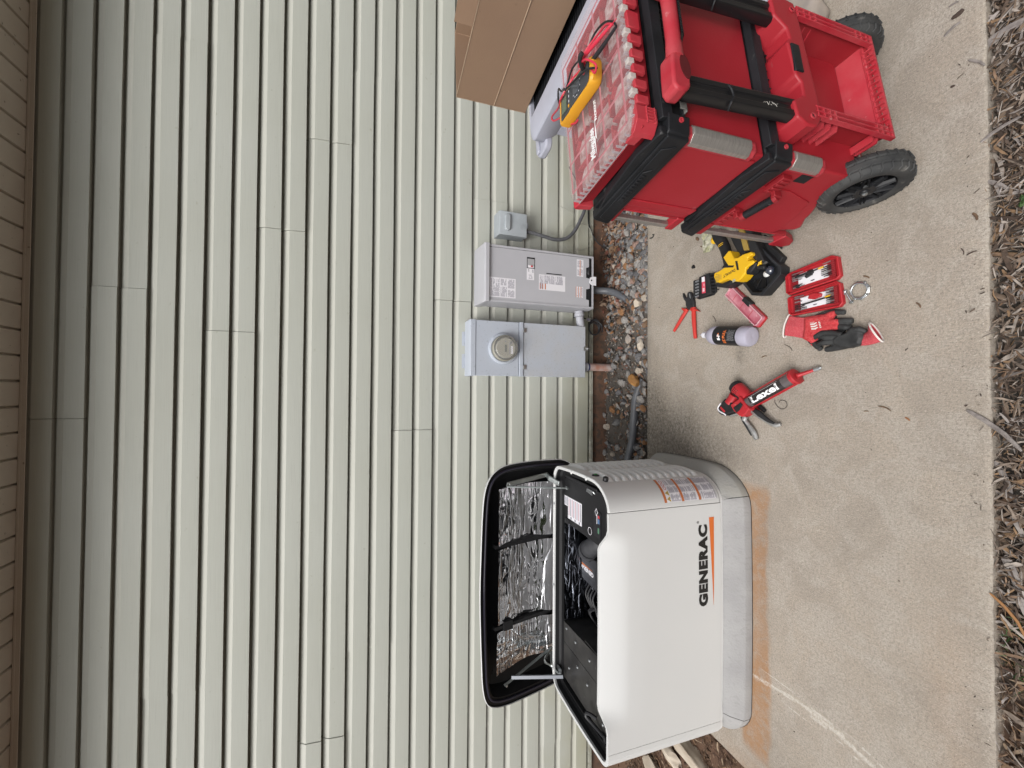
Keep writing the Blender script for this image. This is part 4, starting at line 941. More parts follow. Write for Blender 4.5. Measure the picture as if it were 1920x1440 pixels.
def foil_mat(name, col, rough, sc=26, st=1.0):
    m = mat(name, col, rough, metal=1.0); nt = m.node_tree; N = nt.nodes; L = nt.links; b = N['Principled BSDF']; tc = N.new('ShaderNodeTexCoord')
    def ridged(scale, dist, det=2, rot=None):
        n = N.new('ShaderNodeTexNoise'); n.inputs['Scale'].default_value = scale; n.inputs['Detail'].default_value = det; n.inputs['Distortion'].default_value = dist
        if rot is None: L.new(tc.outputs['Object'], n.inputs[0])
        else:
            mp = N.new('ShaderNodeMapping'); mp.inputs['Rotation'].default_value = (0, R(rot), 0); mp.inputs['Scale'].default_value = (.22, .5, 1.6); L.new(tc.outputs['Object'], mp.inputs[0]); L.new(mp.outputs[0], n.inputs[0])
        q = N.new('ShaderNodeMath'); q.operation = 'SUBTRACT'; q.inputs[1].default_value = .5; L.new(n.outputs[0], q.inputs[0])
        a = N.new('ShaderNodeMath'); a.operation = 'ABSOLUTE'; L.new(q.outputs[0], a.inputs[0])
        z = N.new('ShaderNodeMath'); z.operation = 'POWER'; z.inputs[1].default_value = .55; L.new(a.outputs[0], z.inputs[0]); return z.outputs[0]
    def addk(x, k, y):
        o = N.new('ShaderNodeMath'); o.operation = 'MULTIPLY_ADD'; o.inputs[1].default_value = k; L.new(x, o.inputs[0]); L.new(y, o.inputs[2]); return o
    ad = addk(ridged(17, .3, 1, 62), .9, addk(ridged(14, .3, 1, -28), .9, addk(ridged(30, .8, 1), .06, addk(ridged(4.5, .6, 1), 2.2, ridged(9, .5, 1)).outputs[0]).outputs[0]).outputs[0])
    bp = N.new('ShaderNodeBump'); bp.inputs['Strength'].default_value = st; bp.inputs['Distance'].default_value = .0048; L.new(ad.outputs[0], bp.inputs['Height']); L.new(bp.outputs[0], b.inputs['Normal'])
    return m
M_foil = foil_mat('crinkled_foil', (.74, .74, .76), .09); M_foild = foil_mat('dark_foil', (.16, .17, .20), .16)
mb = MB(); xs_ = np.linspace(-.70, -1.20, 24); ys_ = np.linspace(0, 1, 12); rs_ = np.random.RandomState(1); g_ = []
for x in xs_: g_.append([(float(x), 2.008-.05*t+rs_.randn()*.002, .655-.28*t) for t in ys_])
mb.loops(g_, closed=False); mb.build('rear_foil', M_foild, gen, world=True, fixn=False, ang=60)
mb = MB()
for k_ in range(7):
    a = Vector((-1.0-.02*k_, 1.62+.05*k_, .50+.01*(k_ % 3))); mb.tube(smooth_path([a, a+Vector((-.04, .05, .03)), a+Vector((-.10, .02, .0)), a+Vector((-.16, .06, -.06))], 4), .006, 7)
for k_ in range(4):
    a = Vector((-1.02, 1.90+.025*k_, .52)); mb.tube(smooth_path([a, a+Vector((-.05, .0, .025)), a+Vector((-.12, -.02, .0))], 4), .005, 7)
mb.build('wiring_harness', M_cable, gen, world=True)
mb = MB(); mb.tube(smooth_path([(-.74, 1.70, .58), (-.80, 1.66, .57), (-.86, 1.67, .56), (-.93, 1.62, .55)], 5), .004, 7); mb.lathe([(.006, 0), (.006, .01), (0, .012)], (-.70, 1.66, .60), (0, 0, 1), 10); mb.build('bracket', M_steel, gen, world=True)
for (x, y) in ((-.425, 1.70), (-.405, 1.86)):
    px_, py_ = min(((p[0], p[1]) for p in offs(BO, .008)), key=lambda q: (q[1]-y)**2+(0 if q[0] > -.9 else 9)); mb = MB(); mb.lathe([(.0085, 0), (.0085, .003), (.0, .004)], (px_-.004, py_, .700), (0, 0, 1), 14); mb.build('rim_clip', M_genb, gen, world=True)
for x in (-.60, -1.03):
    mb = MB(); mb.lathe([(.0065, 0), (.0065, .003), (.0, .004)], (x, 2.046, .698), (0, 0, 1), 14); mb.build('rim_clip', M_steel, gen, world=True)
# --- lid
LP = Vector((0, 2.05, 1.10)); LT = Vector((0, .2425, -.9701)); LB = Vector((0, .9701, .2425))
def lp(x, t, b=0.0): return tuple(Vector((x, 0, 0))+LP+LT*t+LB*b)
rimo = [(-1.013, -.004), (-.80, .001), (-.62, .008), (-.52, .020), (-.455, .045), (-.412, .090), (-.388, .16), (-.379, .30), (-.383, .46), (-.392, .54), (-.430, .610), (-.50, .635), (-1.013, .640),
        (-1.53, .635), (-1.60, .610), (-1.640, .54), (-1.652, .46), (-1.653, .30), (-1.648, .17), (-1.628, .085), (-1.585, .038), (-1.50, .016), (-1.38, .008), (-1.20, .0)]
rimo = [(p[0], p[1]) for p in smooth_path([(a, c, 0) for a, c in rimo], 4, closed=True)]
cxm, ctm = -1.013, .32
def sc_(l, d):
    n = len(l); out = []
    for i in range(n):
        a, c = l[i-1], l[(i+1) % n]; tx, ty = c[0]-a[0], c[1]-a[1]; L_ = math.hypot(tx, ty) or 1; nx, ny = -ty/L_, tx/L_
        if nx*(cxm-l[i][0])+ny*(ctm-l[i][1]) < 0: nx, ny = -nx, -ny
        out.append((l[i][0]+nx*d, l[i][1]+ny*d))
    return out
def lring(d, b): return [lp(x, t, b) for x, t in sc_(rimo, d)]
mb = MB(); mb.loops([lring(.006, .004), lring(.004, 0), lring(.001, .004), lring(.012, .020), lring(.028, .045), lring(.045, .085), lring(.075, .115), lring(.15, .125)], cap1=True)
lid = mb.build('lid', M_gen, gen, world=True, ang=45)
mb = MB(); mb.loops([lring(.0055, .004), lring(.008, .012), lring(.045, .016), lring(.052, .040), lring(.068, .090), lring(.10, .108)], cap1=True); sub(mb, 'lid_liner', M_tub, lid, gen, ang=40)
mb = MB(); pth = [lp(x, t, .008) for x, t in sc_(rimo, .030)]; mb.tube(pth, .006, 8, closed=True); sub(mb, 'gasket', mat('gasket_rubber', (.02, .018, .03), .35), lid, gen)
fps = ((-.512, -.812), (-.826, -1.236), (-1.252, -1.474))
fps = ((-.512, -.806, -.800), (-.836, -1.226, -1.232), (-1.252, -1.476, -1.466)); rs_ = np.random.RandomState(5)
fedges = [((-.516, .112), (-.506, .60), (-.806, .60), (-.812, .115)), ((-.836, .113), (-.828, .60), (-1.236, .60), (-1.222, .113)), ((-1.262, .108), (-1.256, .60), (-1.460, .60), (-1.478, .103))]
for q in fedges:
    nn_ = 26; g_ = []
    for i in range(nn_+1):
        row = []
        for j in range(nn_+1):
            u_, v_ = i/nn_, j/nn_; top = (q[0][0]+(q[3][0]-q[0][0])*u_, q[0][1]+(q[3][1]-q[0][1])*u_); bt = (q[1][0]+(q[2][0]-q[1][0])*u_, .60)
            x = top[0]+(bt[0]-top[0])*v_; t_ = top[1]+(bt[1]-top[1])*v_
            row.append(lp(x, t_, rs_.randn()*.0011+.006+.044*(max(0, min(1, (t_-.10)/.20))**.7 if t_ < .33 else max(0, 1-((t_-.33)/.13)**1.5) if t_ < .46 else 0)))
        g_.append(row)
    mb = MB(); mb.loops(g_, closed=False); sub(mb, 'foil_panel', M_foil, lid, gen, fixn=False, ang=80)
for xa, xb in ((-.822, -.816), (-1.246, -1.240)):
    mb = MB(); P_ = [lp(xa-.006, .10, .022), lp(xb+.006, .10, .022), lp(xb+.006, .60, .022), lp(xa-.006, .60, .022)]; Q_ = [lp(xa-.009, .10, .055), lp(xb+.009, .10, .055), lp(xb+.009, .60, .055), lp(xa-.009, .60, .055)]
    mb.add(P_+Q_, [(0, 1, 2, 3), (0, 4, 5, 1), (1, 5, 6, 2), (2, 6, 7, 3), (3, 7, 4, 0)]); sub(mb, 'rib', M_tub, lid, gen)
mb = MB(); mb.add([lp(-1.215, .150, .012), lp(-1.262, .150, .012), lp(-1.262, .205, .012), lp(-1.215, .205, .012)]+[lp(-1.215, .150, .04), lp(-1.262, .150, .04), lp(-1.262, .205, .04), lp(-1.215, .205, .04)], [(0, 1, 2, 3), (0, 4, 5, 1), (1, 5, 6, 2), (2, 6, 7, 3), (3, 7, 4, 0)]); sub(mb, 'rib_boss', M_tub, lid, gen)
# lid stays
M_stay = mat('galvanised_stay', (.46, .49, .48), .3, metal=.85, var=(25, (.3, .33, .32), .7))
def flat(a, c, w_, t_, mb): mb.tube([a, c], w_, 4, sq=(1, t_/w_), a0=math.pi/4)
mb = MB(); flat(lp(-.492, .150, -.004), lp(-.462, .40, -.02), .020, .006, mb); flat(lp(-.462, .40, -.02), (-.470, 2.07, .715), .019, .006, mb); flat((-.470, 2.07, .715), (-.486, 2.00, .690), .018, .006, mb); mb.lathe([(.006, 0), (.006, .006), (0, .007)], lp(-.490, .165, -.012), tuple(-LB), 10)
mb.build('lid_stay', M_stay, gen, world=True, bevel=.001)
mb = MB(); mb.tube([lp(-.502, .150, -.006), (-.505, 1.985, .690), (-.500, 1.95, .672)], .0045, 8); mb.lathe([(.008, 0), (.008, .008), (0, .009)], (-.498, 1.945, .668), (0, 0, 1), 10, mi=0); mb.build('stay_rod', M_stay, gen, world=True)
mb = MB(); flat(lp(-1.530, .145, -.004), lp(-1.430, .44, -.01), .010, .008, mb); flat(lp(-1.430, .44, -.01), (-1.475, 2.085, .69), .012, .006, mb)
mb.tube(smooth_path([lp(-1.430, .44, -.02), (-1.445, 2.08, .735), (-1.475, 2.07, .70), (-1.49, 2.03, .680)], 5), .012, 8, sq=(1, .4)); mb.lathe([(.006, 0), (.006, .006), (0, .007)], lp(-1.528, .150, -.012), tuple(-LB), 10)
mb.build('lid_stay', M_stay, gen, world=True)
mb = MB(); flat(lp(-1.500, .185, -.008), (-1.475, 1.975, .675), .012, .008, mb); mb.build('stay_rod', mat('dark_steel', (.2, .21, .23), .35, metal=.8), gen, world=True, bevel=.001)

# -------- rocks at the foot of the wall
M_lime = mat('limestone', (.50, .44, .36), .85, bump=(30, 1.0), var=(12, (.38, .31, .24), .8)); M_orock = mat('orange_rock', (.38, .19, .055), .8, bump=(40, 1.0), var=(30, (.22, .11, .04), .8)); M_grock = mat('grey_rock', (.26, .23, .21), .85, bump=(40, .8), var=(14, (.36, .30, .24), .8))
def big_rock(loc, r, sc, seed, m, label, name='rock', rz=0):
    rs = np.random.RandomState(seed); bm = bmesh.new(); bmesh.ops.create_icosphere(bm, subdivisions=4, radius=1); v = np.array([x.co[:] for x in bm.verts]); f = [tuple(a.index for a in p.verts) for p in bm.faces]; bm.free()
    nr = rs.randn(14, 3); nr /= np.linalg.norm(nr, axis=1)[:, None]
    for k in range(14): v -= np.maximum(v@nr[k]-(.55+.4*rs.rand()), 0)[:, None]*nr[k]
    v += .025*np.sin(v[:, [1, 2, 0]]*9+seed)
    v = v*np.array(sc)*r; v = v@np.array(Euler((0, 0, rz)).to_matrix()).T+np.array(loc)
    mb = MB(); mb.add([tuple(a) for a in v], f); return tag(mb.build(name, m, fixn=False, ang=35), label, 'rock')
big_rock((.075, 2.325, .002), .048, (1.15, .75, .8), 3, M_orock, 'large orange-brown rock where the grey conduit dives into the gravel', rz=.9)
big_rock((.30, 2.28, -.012), .030, (1.3, .8, .7), 4, M_lime, 'long tan stone near the slab edge below the meter cabinet')
big_rock((.58, 2.31, -.012), .032, (1.1, .9, .8), 5, M_lime, 'cream stone in the gravel at the end of the conduit elbow')
big_rock((.36, 2.42, -.016), .030, (1.2, .9, .6), 6, M_grock, 'flat pinkish-grey stone in the dirt under the meter cabinet')
big_rock((1.52, 1.17, .055), .13, (1.15, .8, .75), 7, M_grock, 'rough tan-grey boulder behind the far cart wheel at the frame edge', rz=.4)
big_rock((-2.30, 2.12, -.02), .16, (.9, .38, .3), 8, M_lime, 'long pale limestone slab nearest the wall behind the generator', rz=1.2)
big_rock((-2.08, 2.02, -.02), .13, (.85, .38, .35), 9, M_lime, 'narrow pale limestone piece in the middle of the three behind the generator', rz=1.3)
big_rock((-1.955, 1.86, -.02), .15, (1.1, .42, .35), 10, M_lime, 'broad pale limestone slab nearest the sidewalk corner behind the generator', rz=1.4)
# tree line added behind camera to darken low sky light (seen in the foil)
M_fol = mat('added_foliage', (.045, .07, .025), .9, bump=(3, 1), var=(1.2, (.09, .12, .04), .9))
rs = np.random.RandomState(8); V = []; F = []; n = 0
for k in range(170):
    x = rs.uniform(-34, 34); y = -15-rs.rand()*4; z = rs.rand()*3.6; r_ = 1.0+rs.rand()*1.5
    v = IV*(1+.18*rs.randn(len(IV), 1))*r_*np.array([1, .8, .8])+np.array([x, y, z]); V.append(v); F += [tuple(i+n for i in f) for f in IF]; n += len(v)
mb = MB(); mb.v = [tuple(a) for a in np.concatenate(V)]; mb.f = F; mb.m = [0]*len(F)
struct(mb.build('added_tree_line', M_fol, fixn=False), 'stuff')
# ================================================================== TOOLBOX STACK
FU, FV, FW = Vector((.98626, .16504, .00698)), Vector((-.16505, .98629, 0)), Vector((-.00689, -.00115, .99998))
FO = Vector((.666, .876, 0))
def FM(w0): 
    o = FO+FW*w0; return Matrix(((FU.x, FV.x, FW.x, o.x), (FU.y, FV.y, FW.y, o.y), (FU.z, FV.z, FW.z, o.z), (0, 0, 0, 1)))
def red_mat(name, col, wearamt=.12):
    return mat(name, col, .48, bump=(160, .18), var=(5, (col[0]*1.18, col[1]*1.6+.004, col[2]*1.6+.004), .45), wear=(13, (.36, .08, .09), .68), dirt=(60, (.30, .07, .075), .69))
M_red = red_mat('red_plastic', (.315, .013, .021)); M_redd = mat('deep_red_plastic', (.24, .010, .016), .45, bump=(160, .15), var=(6, (.30, .03, .035), .6)); M_redp = mat('faded_red_plastic', (.40, .022, .036), .52, bump=(120, .3), var=(16, (.42, .06, .07), .7), dirt=(40, (.5, .22, .22), .69))
M_blks = mat('scuffed_black', (.010, .0105, .012), .45, spec=.32, bump=(70, .25), var=(7, (.020, .021, .024), .8), dirt=(35, (.075, .075, .075), .67))
M_alu = mat('brushed_aluminium', (.50, .48, .45), .38, metal=.75, bump=(200, .08), var=(30, (.36, .34, .32), .8, (1, 1, 14)), dirt=(25, (.22, .2, .18), .66))
def LB_(mb, w0, *a, **k):
    mb.v = [(x, y, z-w0) for x, y, z in mb.v]; return mb.build(*a, **k)
class Th:
    def __init__(s, w0, *a, **k): s.w0 = w0; s.o = thing(*a, M=FM(w0), **k)
    def part(s, mb, name, mats, of=None, **k):
        mb.v = [(x, y, z-s.w0) for x, y, z in mb.v]; return mb.build(name, mats, of or s.o, **k)
# ---------- rolling box
T = Th(0.0, 'rolling_toolbox', 'red rolling toolbox on two big black wheels, bottom box of the stack', 'rolling toolbox')
W2 = .50
side = [(.0, .19), (.0, W2), (.322, W2), (.322, .17), (.30, .16), (.285, .105), (.262, .094), (.215, .135), (.185, .148), (.13, .185)]
mb = MB(); mb.prism([(a, c) for a, c in side], .004, .526, 'x'); 
body = T.part(mb, 'body', M_red, bevel=.008, seg=3)
mb = MB(); mb.prism([(.05, .05), (.05, .20), (.30, .20), (.30, .05)], .08, .45, 'x'); T.part(mb, 'underbody', M_redd, bevel=.01)
# raised panel on the left face
mb = MB(); mb.prism([(.312, .185), (.285, .18), (.20, .20), (.13, .235), (.10, .36), (.10, .495), (.312, .495)], -.001, .005, 'x'); T.part(mb, 'side_panel', M_red, bevel=.002)
# front flange with the bar handle (see-through slot)
for u0 in (.0, .500):
    mb = MB(); mb.box(u0, u0+.030, .321, .392, .452, W2); mb.prism([(.321, .10), (.350, .105), (.395, .105), (.395, .035), (.375, .012), (.345, .030)], u0, u0+.030, 'x'); mb.box(u0+.003, u0+.027, .321, .329, .10, .455)
    fl = T.part(mb, 'corner_flange', M_red, bevel=.004)
    mb = MB(); mb.box(u0+.004, u0+.022, .368, .388, .104, .453); T.part(mb, 'aluminium_bar', M_alu, of=fl, bevel=.003)
# rear-left corner bar
def corner_bar(Tn, w0, w1, parent=None):
    mb = MB(); mb.prism([(.040, -.004), (.030, -.012), (.004, -.010), (-.006, .004), (-.006, .022), (.040, .022)], w0-.022, w1+.012, 'z'); hs_ = Tn.part(mb, 'corner_housing', M_redp, bevel=.004)
    mb = MB(); mb.prism([(.035, -.0125), (.026, -.017), (.006, -.015), (-.009, .000), (-.009, .012), (.03, .012)], w0, w1, 'z'); mb.prism([(.029, -.0165), (.026, -.0185), (.009, -.0170), (.006, -.0150)], w0+.002, w1-.002, 'z'); Tn.part(mb, 'aluminium_bar', M_alu, of=hs_, bevel=.001)
corner_bar(T, .375, .482)
# side carry handle
mb = MB(); mb.tube([(-.030, .110, .428), (-.030, .208, .442)], .0115, 12); 
for i in range(13): 
    t = i/12; mb.tube([(-.030, .113+.092*t, .4285+.013*t), (-.030, .117+.092*t, .429+.013*t)], .0128, 12)
hd = T.part(mb, 'carry_grip', M_blks)
for (v0, v1, w0_, w1_) in ((.208, .300, .455, .480), (.040, .110, .428, .468)):
    mb = MB(); mb.box(-.014, .002, v0, v1, w0_, w1_)
    for i in range(4): mb.box(-.0185, -.013, v0+.008+i*(v1-v0)/4.4, v0+.018+i*(v1-v0)/4.4, w0_+.003, w1_-.003)
    if v0 > .1: mb.tube([(-.030, .206, .4415), (-.030, .222, .444)], .0145, 10); mb.box(-.034, .0, .214, .230, .432, .468)
    else: mb.tube([(-.030, .098, .426), (-.030, .112, .4285)], .0145, 10); mb.box(-.034, .0, .090, .104, .416, .446)
    T.part(mb, 'grip_bracket', M_redd, bevel=.002)
mb = MB(); mb.box(.0032, .0045, .028, .062, .352, .400); T.part(mb, 'side_recess', M_dark)
# handle housing and rails
mb = MB(); mb.prism([(.055, .512), (.075, .545), (.125, .550), (.150, .505), (.195, .503), (.215, .522), (.320, .530), (.335, .515), (.370, .520), (.400, .562), (.455, .566), (.478, .53), (.470, .470), (.40, .462), (.12, .448), (.085, .452), (.058, .475)], -.080, .0, 'y')
hous = T.part(mb, 'handle_housing', M_red, bevel=.006, seg=3)
mb = MB(); mb.box(.225, .315, -.084, -.072, .490, .522); T.part(mb, 'release_button', M_blks, of=hous, bevel=.003)
for uu in (.088, .440):
    mb = MB(); mb.lathe([(.010, 0), (.010, .003), (.006, .003), (.006, 0)], (uu, -.0805, .487), (0, -1, 0), 18); mb.lathe([(.0, .0005), (.006, .0005)], (uu, -.0805, .487), (0, -1, 0), 12, mi=1); T.part(mb, 'screw_boss', [M_redp, M_dark], of=hous)
M_rail = mat('gloss_black_rail', (.010, .010, .011), .28, spec=.6, bump=(20, .06), dirt=(70, (.07, .07, .07), .70))
for u0, lbl in ((.070, 'left'), (.385, 'right')):
    def rr(u, w, v): return [(u+.004, v-.016, w), (u, v-.006, w), (u, v+.012, w), (u+.060, v+.012, w), (u+.060, v-.006, w), (u+.054, v-.016, w), (u+.040, v-.016, w), (u+.038, v-.011, w), (u+.022, v-.011, w), (u+.020, v-.016, w)]
    mb = MB(); mb.loops([rr(u0+.010, .535, -.058), rr(u0, .918, -.046)], cap0=True, cap1=True); rl = T.part(mb, 'handle_rail', M_rail, bevel=.0015)
    mb = MB(); mb.tube(smooth_path([(u0-.006, -.050, .760), (u0+.004, -.067, .764), (u0+.025, -.066, .752), (u0+.050, -.068, .762), (u0+.068, -.052, .772)], 4), .0030, 6); T.part(mb, 'rail_clip', M_blks, of=rl)
mb = MB(); mb.merge(text('~Packly', .022, (.095, -.0815, .660), (0, 0, -1), (1, 0, 0), 0)) if False else None
rs = random.Random(3)
for i in range(9): mb.tube([(.100+rs.uniform(-.006, .006), -.0718, .655-i*.006), (.100+rs.uniform(-.008, .008), -.0718, .650-i*.006)], .0008, 4)
T.part(mb, 'scratched_mark', mat('scratch_grey', (.35, .33, .3), .6))
# red pull grip across the rails
mb = MB(); G_ = []
for u_, v_, w_, a, b_ in ((.148, -.070, .933, .017, .023), (.20, -.074, .933, .015, .020), (.30, -.076, .933, .015, .020), (.385, -.074, .933, .017, .022)):
    G_.append([(u_, v_+a*math.cos(t)*1.15, w_+b_*math.sin(t)) for t in np.linspace(0, 2*math.pi, 17)[:-1]])
mb.loops(G_, cap0=True, cap1=True)
grip = T.part(mb, 'pull_grip', M_redp, ang=60)
mb = MB(); G_ = []
for u_ in (.185, .20, .24, .28, .32, .345):
    e = 0 if u_ in (.185, .345) else .004
    G_.append([(u_, -.076+(.0165+e)*math.cos(t), .933+(.0185+e)*math.sin(t)) for t in np.linspace(math.pi*1.08, math.pi*1.78, 9)])
mb.loops(G_, closed=False)
for i in range(16): mb.tube([(.205+i*.0085, -.076+.0215*math.cos(t), .933+.0235*math.sin(t)) for t in np.linspace(math.pi*1.1, math.pi*1.75, 7)], .0018, 5)
T.part(mb, 'rubber_insert', M_blks, of=grip, fixn=False, ang=60)
for s_, ue in ((1, .0), (-1, .52)):
    f_ = lambda u: ue+s_*u
    outer = [(.040, .905), (.034, .955), (.044, .978), (.110, .980), (.158, .958), (.160, .912), (.132, .888), (.06, .890)]
    if s_ > 0: outer = [(.066, .906), (.052, .922), (.050, .948), (.066, .958), (.110, .956), (.162, .951), (.160, .915), (.136, .902)]
    mb = MB(); mb.prism([(f_(a), c) for a, c in outer], -.084, -.036, 'y'); ge = T.part(mb, 'grip_end', M_redp, bevel=.007, seg=3)
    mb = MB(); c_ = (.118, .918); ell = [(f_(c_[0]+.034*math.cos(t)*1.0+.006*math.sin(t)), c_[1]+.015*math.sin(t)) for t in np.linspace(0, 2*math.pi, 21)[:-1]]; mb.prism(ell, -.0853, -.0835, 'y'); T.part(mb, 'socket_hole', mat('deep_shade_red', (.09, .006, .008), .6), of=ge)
# rear bin: open frame with ribs
vf = -.068
def rect_ring(mb, u0, u1, w0_, w1_, v0, v1, th=.004):
    pass
oo = [(.108, .150), (.445, .150), (.445, .455), (.108, .455)]
mb = MB()
# walls: thin tapering box open to the rear
O1 = [(.108, vf, .146), (.447, vf, .146), (.447, vf, .462), (.108, vf, .462)]
O2 = [(.125, .060, .165), (.430, .060, .165), (.430, .060, .455), (.125, .060, .455)]
I1 = [(.113, vf, .151), (.442, vf, .151), (.442, vf, .457), (.113, vf, .457)]
I2 = [(.150, .052, .205), (.405, .052, .205), (.405, .052, .445), (.150, .052, .445)]
mb.loops([O2, O1, I1, I2], cap1=True)
bn = T.part(mb, 'rear_bin', M_redd, ang=20, bevel=.002)
mb = MB(); mb.add([(.116, vf+.006, .154), (.439, vf+.006, .154), (.404, .0505, .2065), (.151, .0505, .2065)], [(0, 1, 2, 3)]); T.part(mb, 'lit_bin_floor', M_redp, of=bn, fixn=False)  # paler red paints in the light on the upward-facing floor
# rim flanges, ribbed
mb = MB()
for (ua, ub) in ((.094, .128), (.427, .461)):
    mb.box(ua, ub, vf-.004, vf+.0, .140, .146+.32)
    for uu in (ua, ub-.004, (ua+ub)/2-.002): mb.box(uu, uu+.004, vf-.014, vf-.003, .140, .466)
    for w_ in (.144, .160, .185, .208, .385, .408, .432, .458): mb.box(ua, ub, vf-.013, vf-.003, w_, w_+.004)
mb.box(.094, .461, vf-.014, vf+.0, .138, .146)
for i in range(15): mb.box(.136+i*.0195, .140+i*.0195, vf-.013, vf+.012, .144, .158)
mb.box(.128, .427, vf+.010, vf+.013, .148, .160)
T.part(mb, 'bin_rim', M_redp, of=bn, bevel=.0008)
for (u_, s_) in ((.114, 1), (.441, -1)):
    for i in range(3):
        mb = MB(); w_ = .375+i*.026; mb.add([(u_-s_*.002, vf, w_), (u_+s_*.036, .03, w_-.02), (u_-s_*.002, .05, w_), (u_-s_*.002, vf, w_+.004), (u_+s_*.036, .03, w_-.016), (u_-s_*.002, .05, w_+.004)], [(0, 1, 2), (3, 5, 4), (0, 3, 4, 1), (1, 4, 5, 2), (2, 5, 3, 0)]); T.part(mb, 'bin_rib', M_redp, of=bn)
for w_ in (.36, .388, .416, .185, .205):
    mb = MB(); mb.prism([(.108, vf), (.085, vf+.01), (.085, .0), (.108, .02)], w_, w_+.005, 'z'); T.part(mb, 'bin_rib', M_redp, of=bn)
mb = MB(); mb.merge(sticker(.056, .040, [(.5, .95, .1, .9, 5)], o=(.195, .0505, .245), ex=(1, 0, 0), ey=(0, 0, 1), seed=11)); T.part(mb, 'sticker', [M_label, M_ink, M_orange], of=bn, fixn=False, smooth=False)
# wheels
def spokes(uc, s_):
    mb = MB(); cv, cw = .030, .125
    for k in range(10):
        a0 = 2*math.pi*k/10; 
        for da in (-.16, .16):
            a, c = a0, a0+da*1.6; p = Vector((uc, cv+.030*math.cos(a), cw+.030*math.sin(a))); q = Vector((uc+s_*.004, cv+.077*math.cos(c), cw+.077*math.sin(c))); mb.tube([p, q], [.0045, .0035], 4, sq=(1, 2.0), up=(1, 0, 0))
    return mb
for u0, u1, s_ in ((-.014, .056, -1), (.474, .544, 1)):
    cw_ = (.030, .125); um = (u0+u1)/2; hw_ = (u1-u0)/2; prof = []
    for (r_, h) in ((.080, -hw_*.80), (.094, -hw_), (.112, -hw_*.98), (.121, -hw_*.78), (.1245, -hw_*.45), (.1225, -hw_*.36), (.1225, -hw_*.28), (.1255, -hw_*.2), (.1255, hw_*.2), (.1225, hw_*.28), (.1225, hw_*.36), (.1245, hw_*.45), (.121, hw_*.78), (.112, hw_*.98), (.094, hw_), (.080, hw_*.80), (.080, -hw_*.80)): prof.append((r_, h))
    M_tire = mat('tyre_rubber', (.026, .027, .028), .75, bump=(90, .6), var=(14, (.060, .060, .058), .8), dirt=(30, (.13, .125, .115), .64)) if u0 < 0 else M_tire
    mb = MB(); mb.lathe(prof, (um, *cw_), (1, 0, 0), 56)
    # tread blocks
    for k in range(30):
        a = 2*math.pi*k/30
        for sgn in (-1, 1):
            pts = []
            for (hh, aa, rr_) in ((.22, 0, .1262), (.45, .05*sgn, .1255), (.80, .03*sgn, .1220), (.97, .06*sgn, .1135)):
                an = a+aa+(.1 if sgn > 0 else 0); pts.append((um+sgn*hh*hw_, cw_[0]+rr_*math.cos(an), cw_[1]+rr_*math.sin(an)))
            mb.tube(pts, .0024, 4)
    wh = thing if False else None
    wo = T.part(MB().box(um-.001, um+.001, .029, .031, .124, .126), 'wheel', M_blks)
    T.part(mb, 'tyre', M_tire, of=wo, ang=40)
    mb = MB(); mb.lathe([(.080, hw_*.9), (.076, hw_*.75), (.076, -hw_*.75), (.080, -hw_*.9)], (um, *cw_), (1, 0, 0), 40); mb.lathe([(.0, -hw_*.35), (.090, -hw_*.35)], (um, *cw_), (1, 0, 0), 40) if s_ > 0 else mb.lathe([(.0, hw_*.35), (.090, hw_*.35)], (um, *cw_), (1, 0, 0), 40)
    for uu in ((u0+.010, -1), (u1-.010, 1)): 
        mb.merge(spokes(uu[0], uu[1])); mb.lathe([(.036, 0), (.034, .006*uu[1]), (.014, .006*uu[1]), (.012, .010*uu[1]), (.0, .010*uu[1])], (uu[0], *cw_), (1, 0, 0), 28)
    T.part(mb, 'rim', M_blks, of=wo, ang=30)
    uu = u0+.010 if s_ < 0 else u1-.010
    mb = MB(); mb.lathe([(.0085, -.006*-s_*-1), (.0085, s_*.013), (.0045, s_*.016), (.0, s_*.016)], (uu, *cw_), (1, 0, 0), 6); T.part(mb, 'axle_nut', M_steel, of=wo)
mb = MB(); mb.cyl((.03, .03, .125), (.5, .03, .125), .009, 12); T.part(mb, 'axle', M_steel)

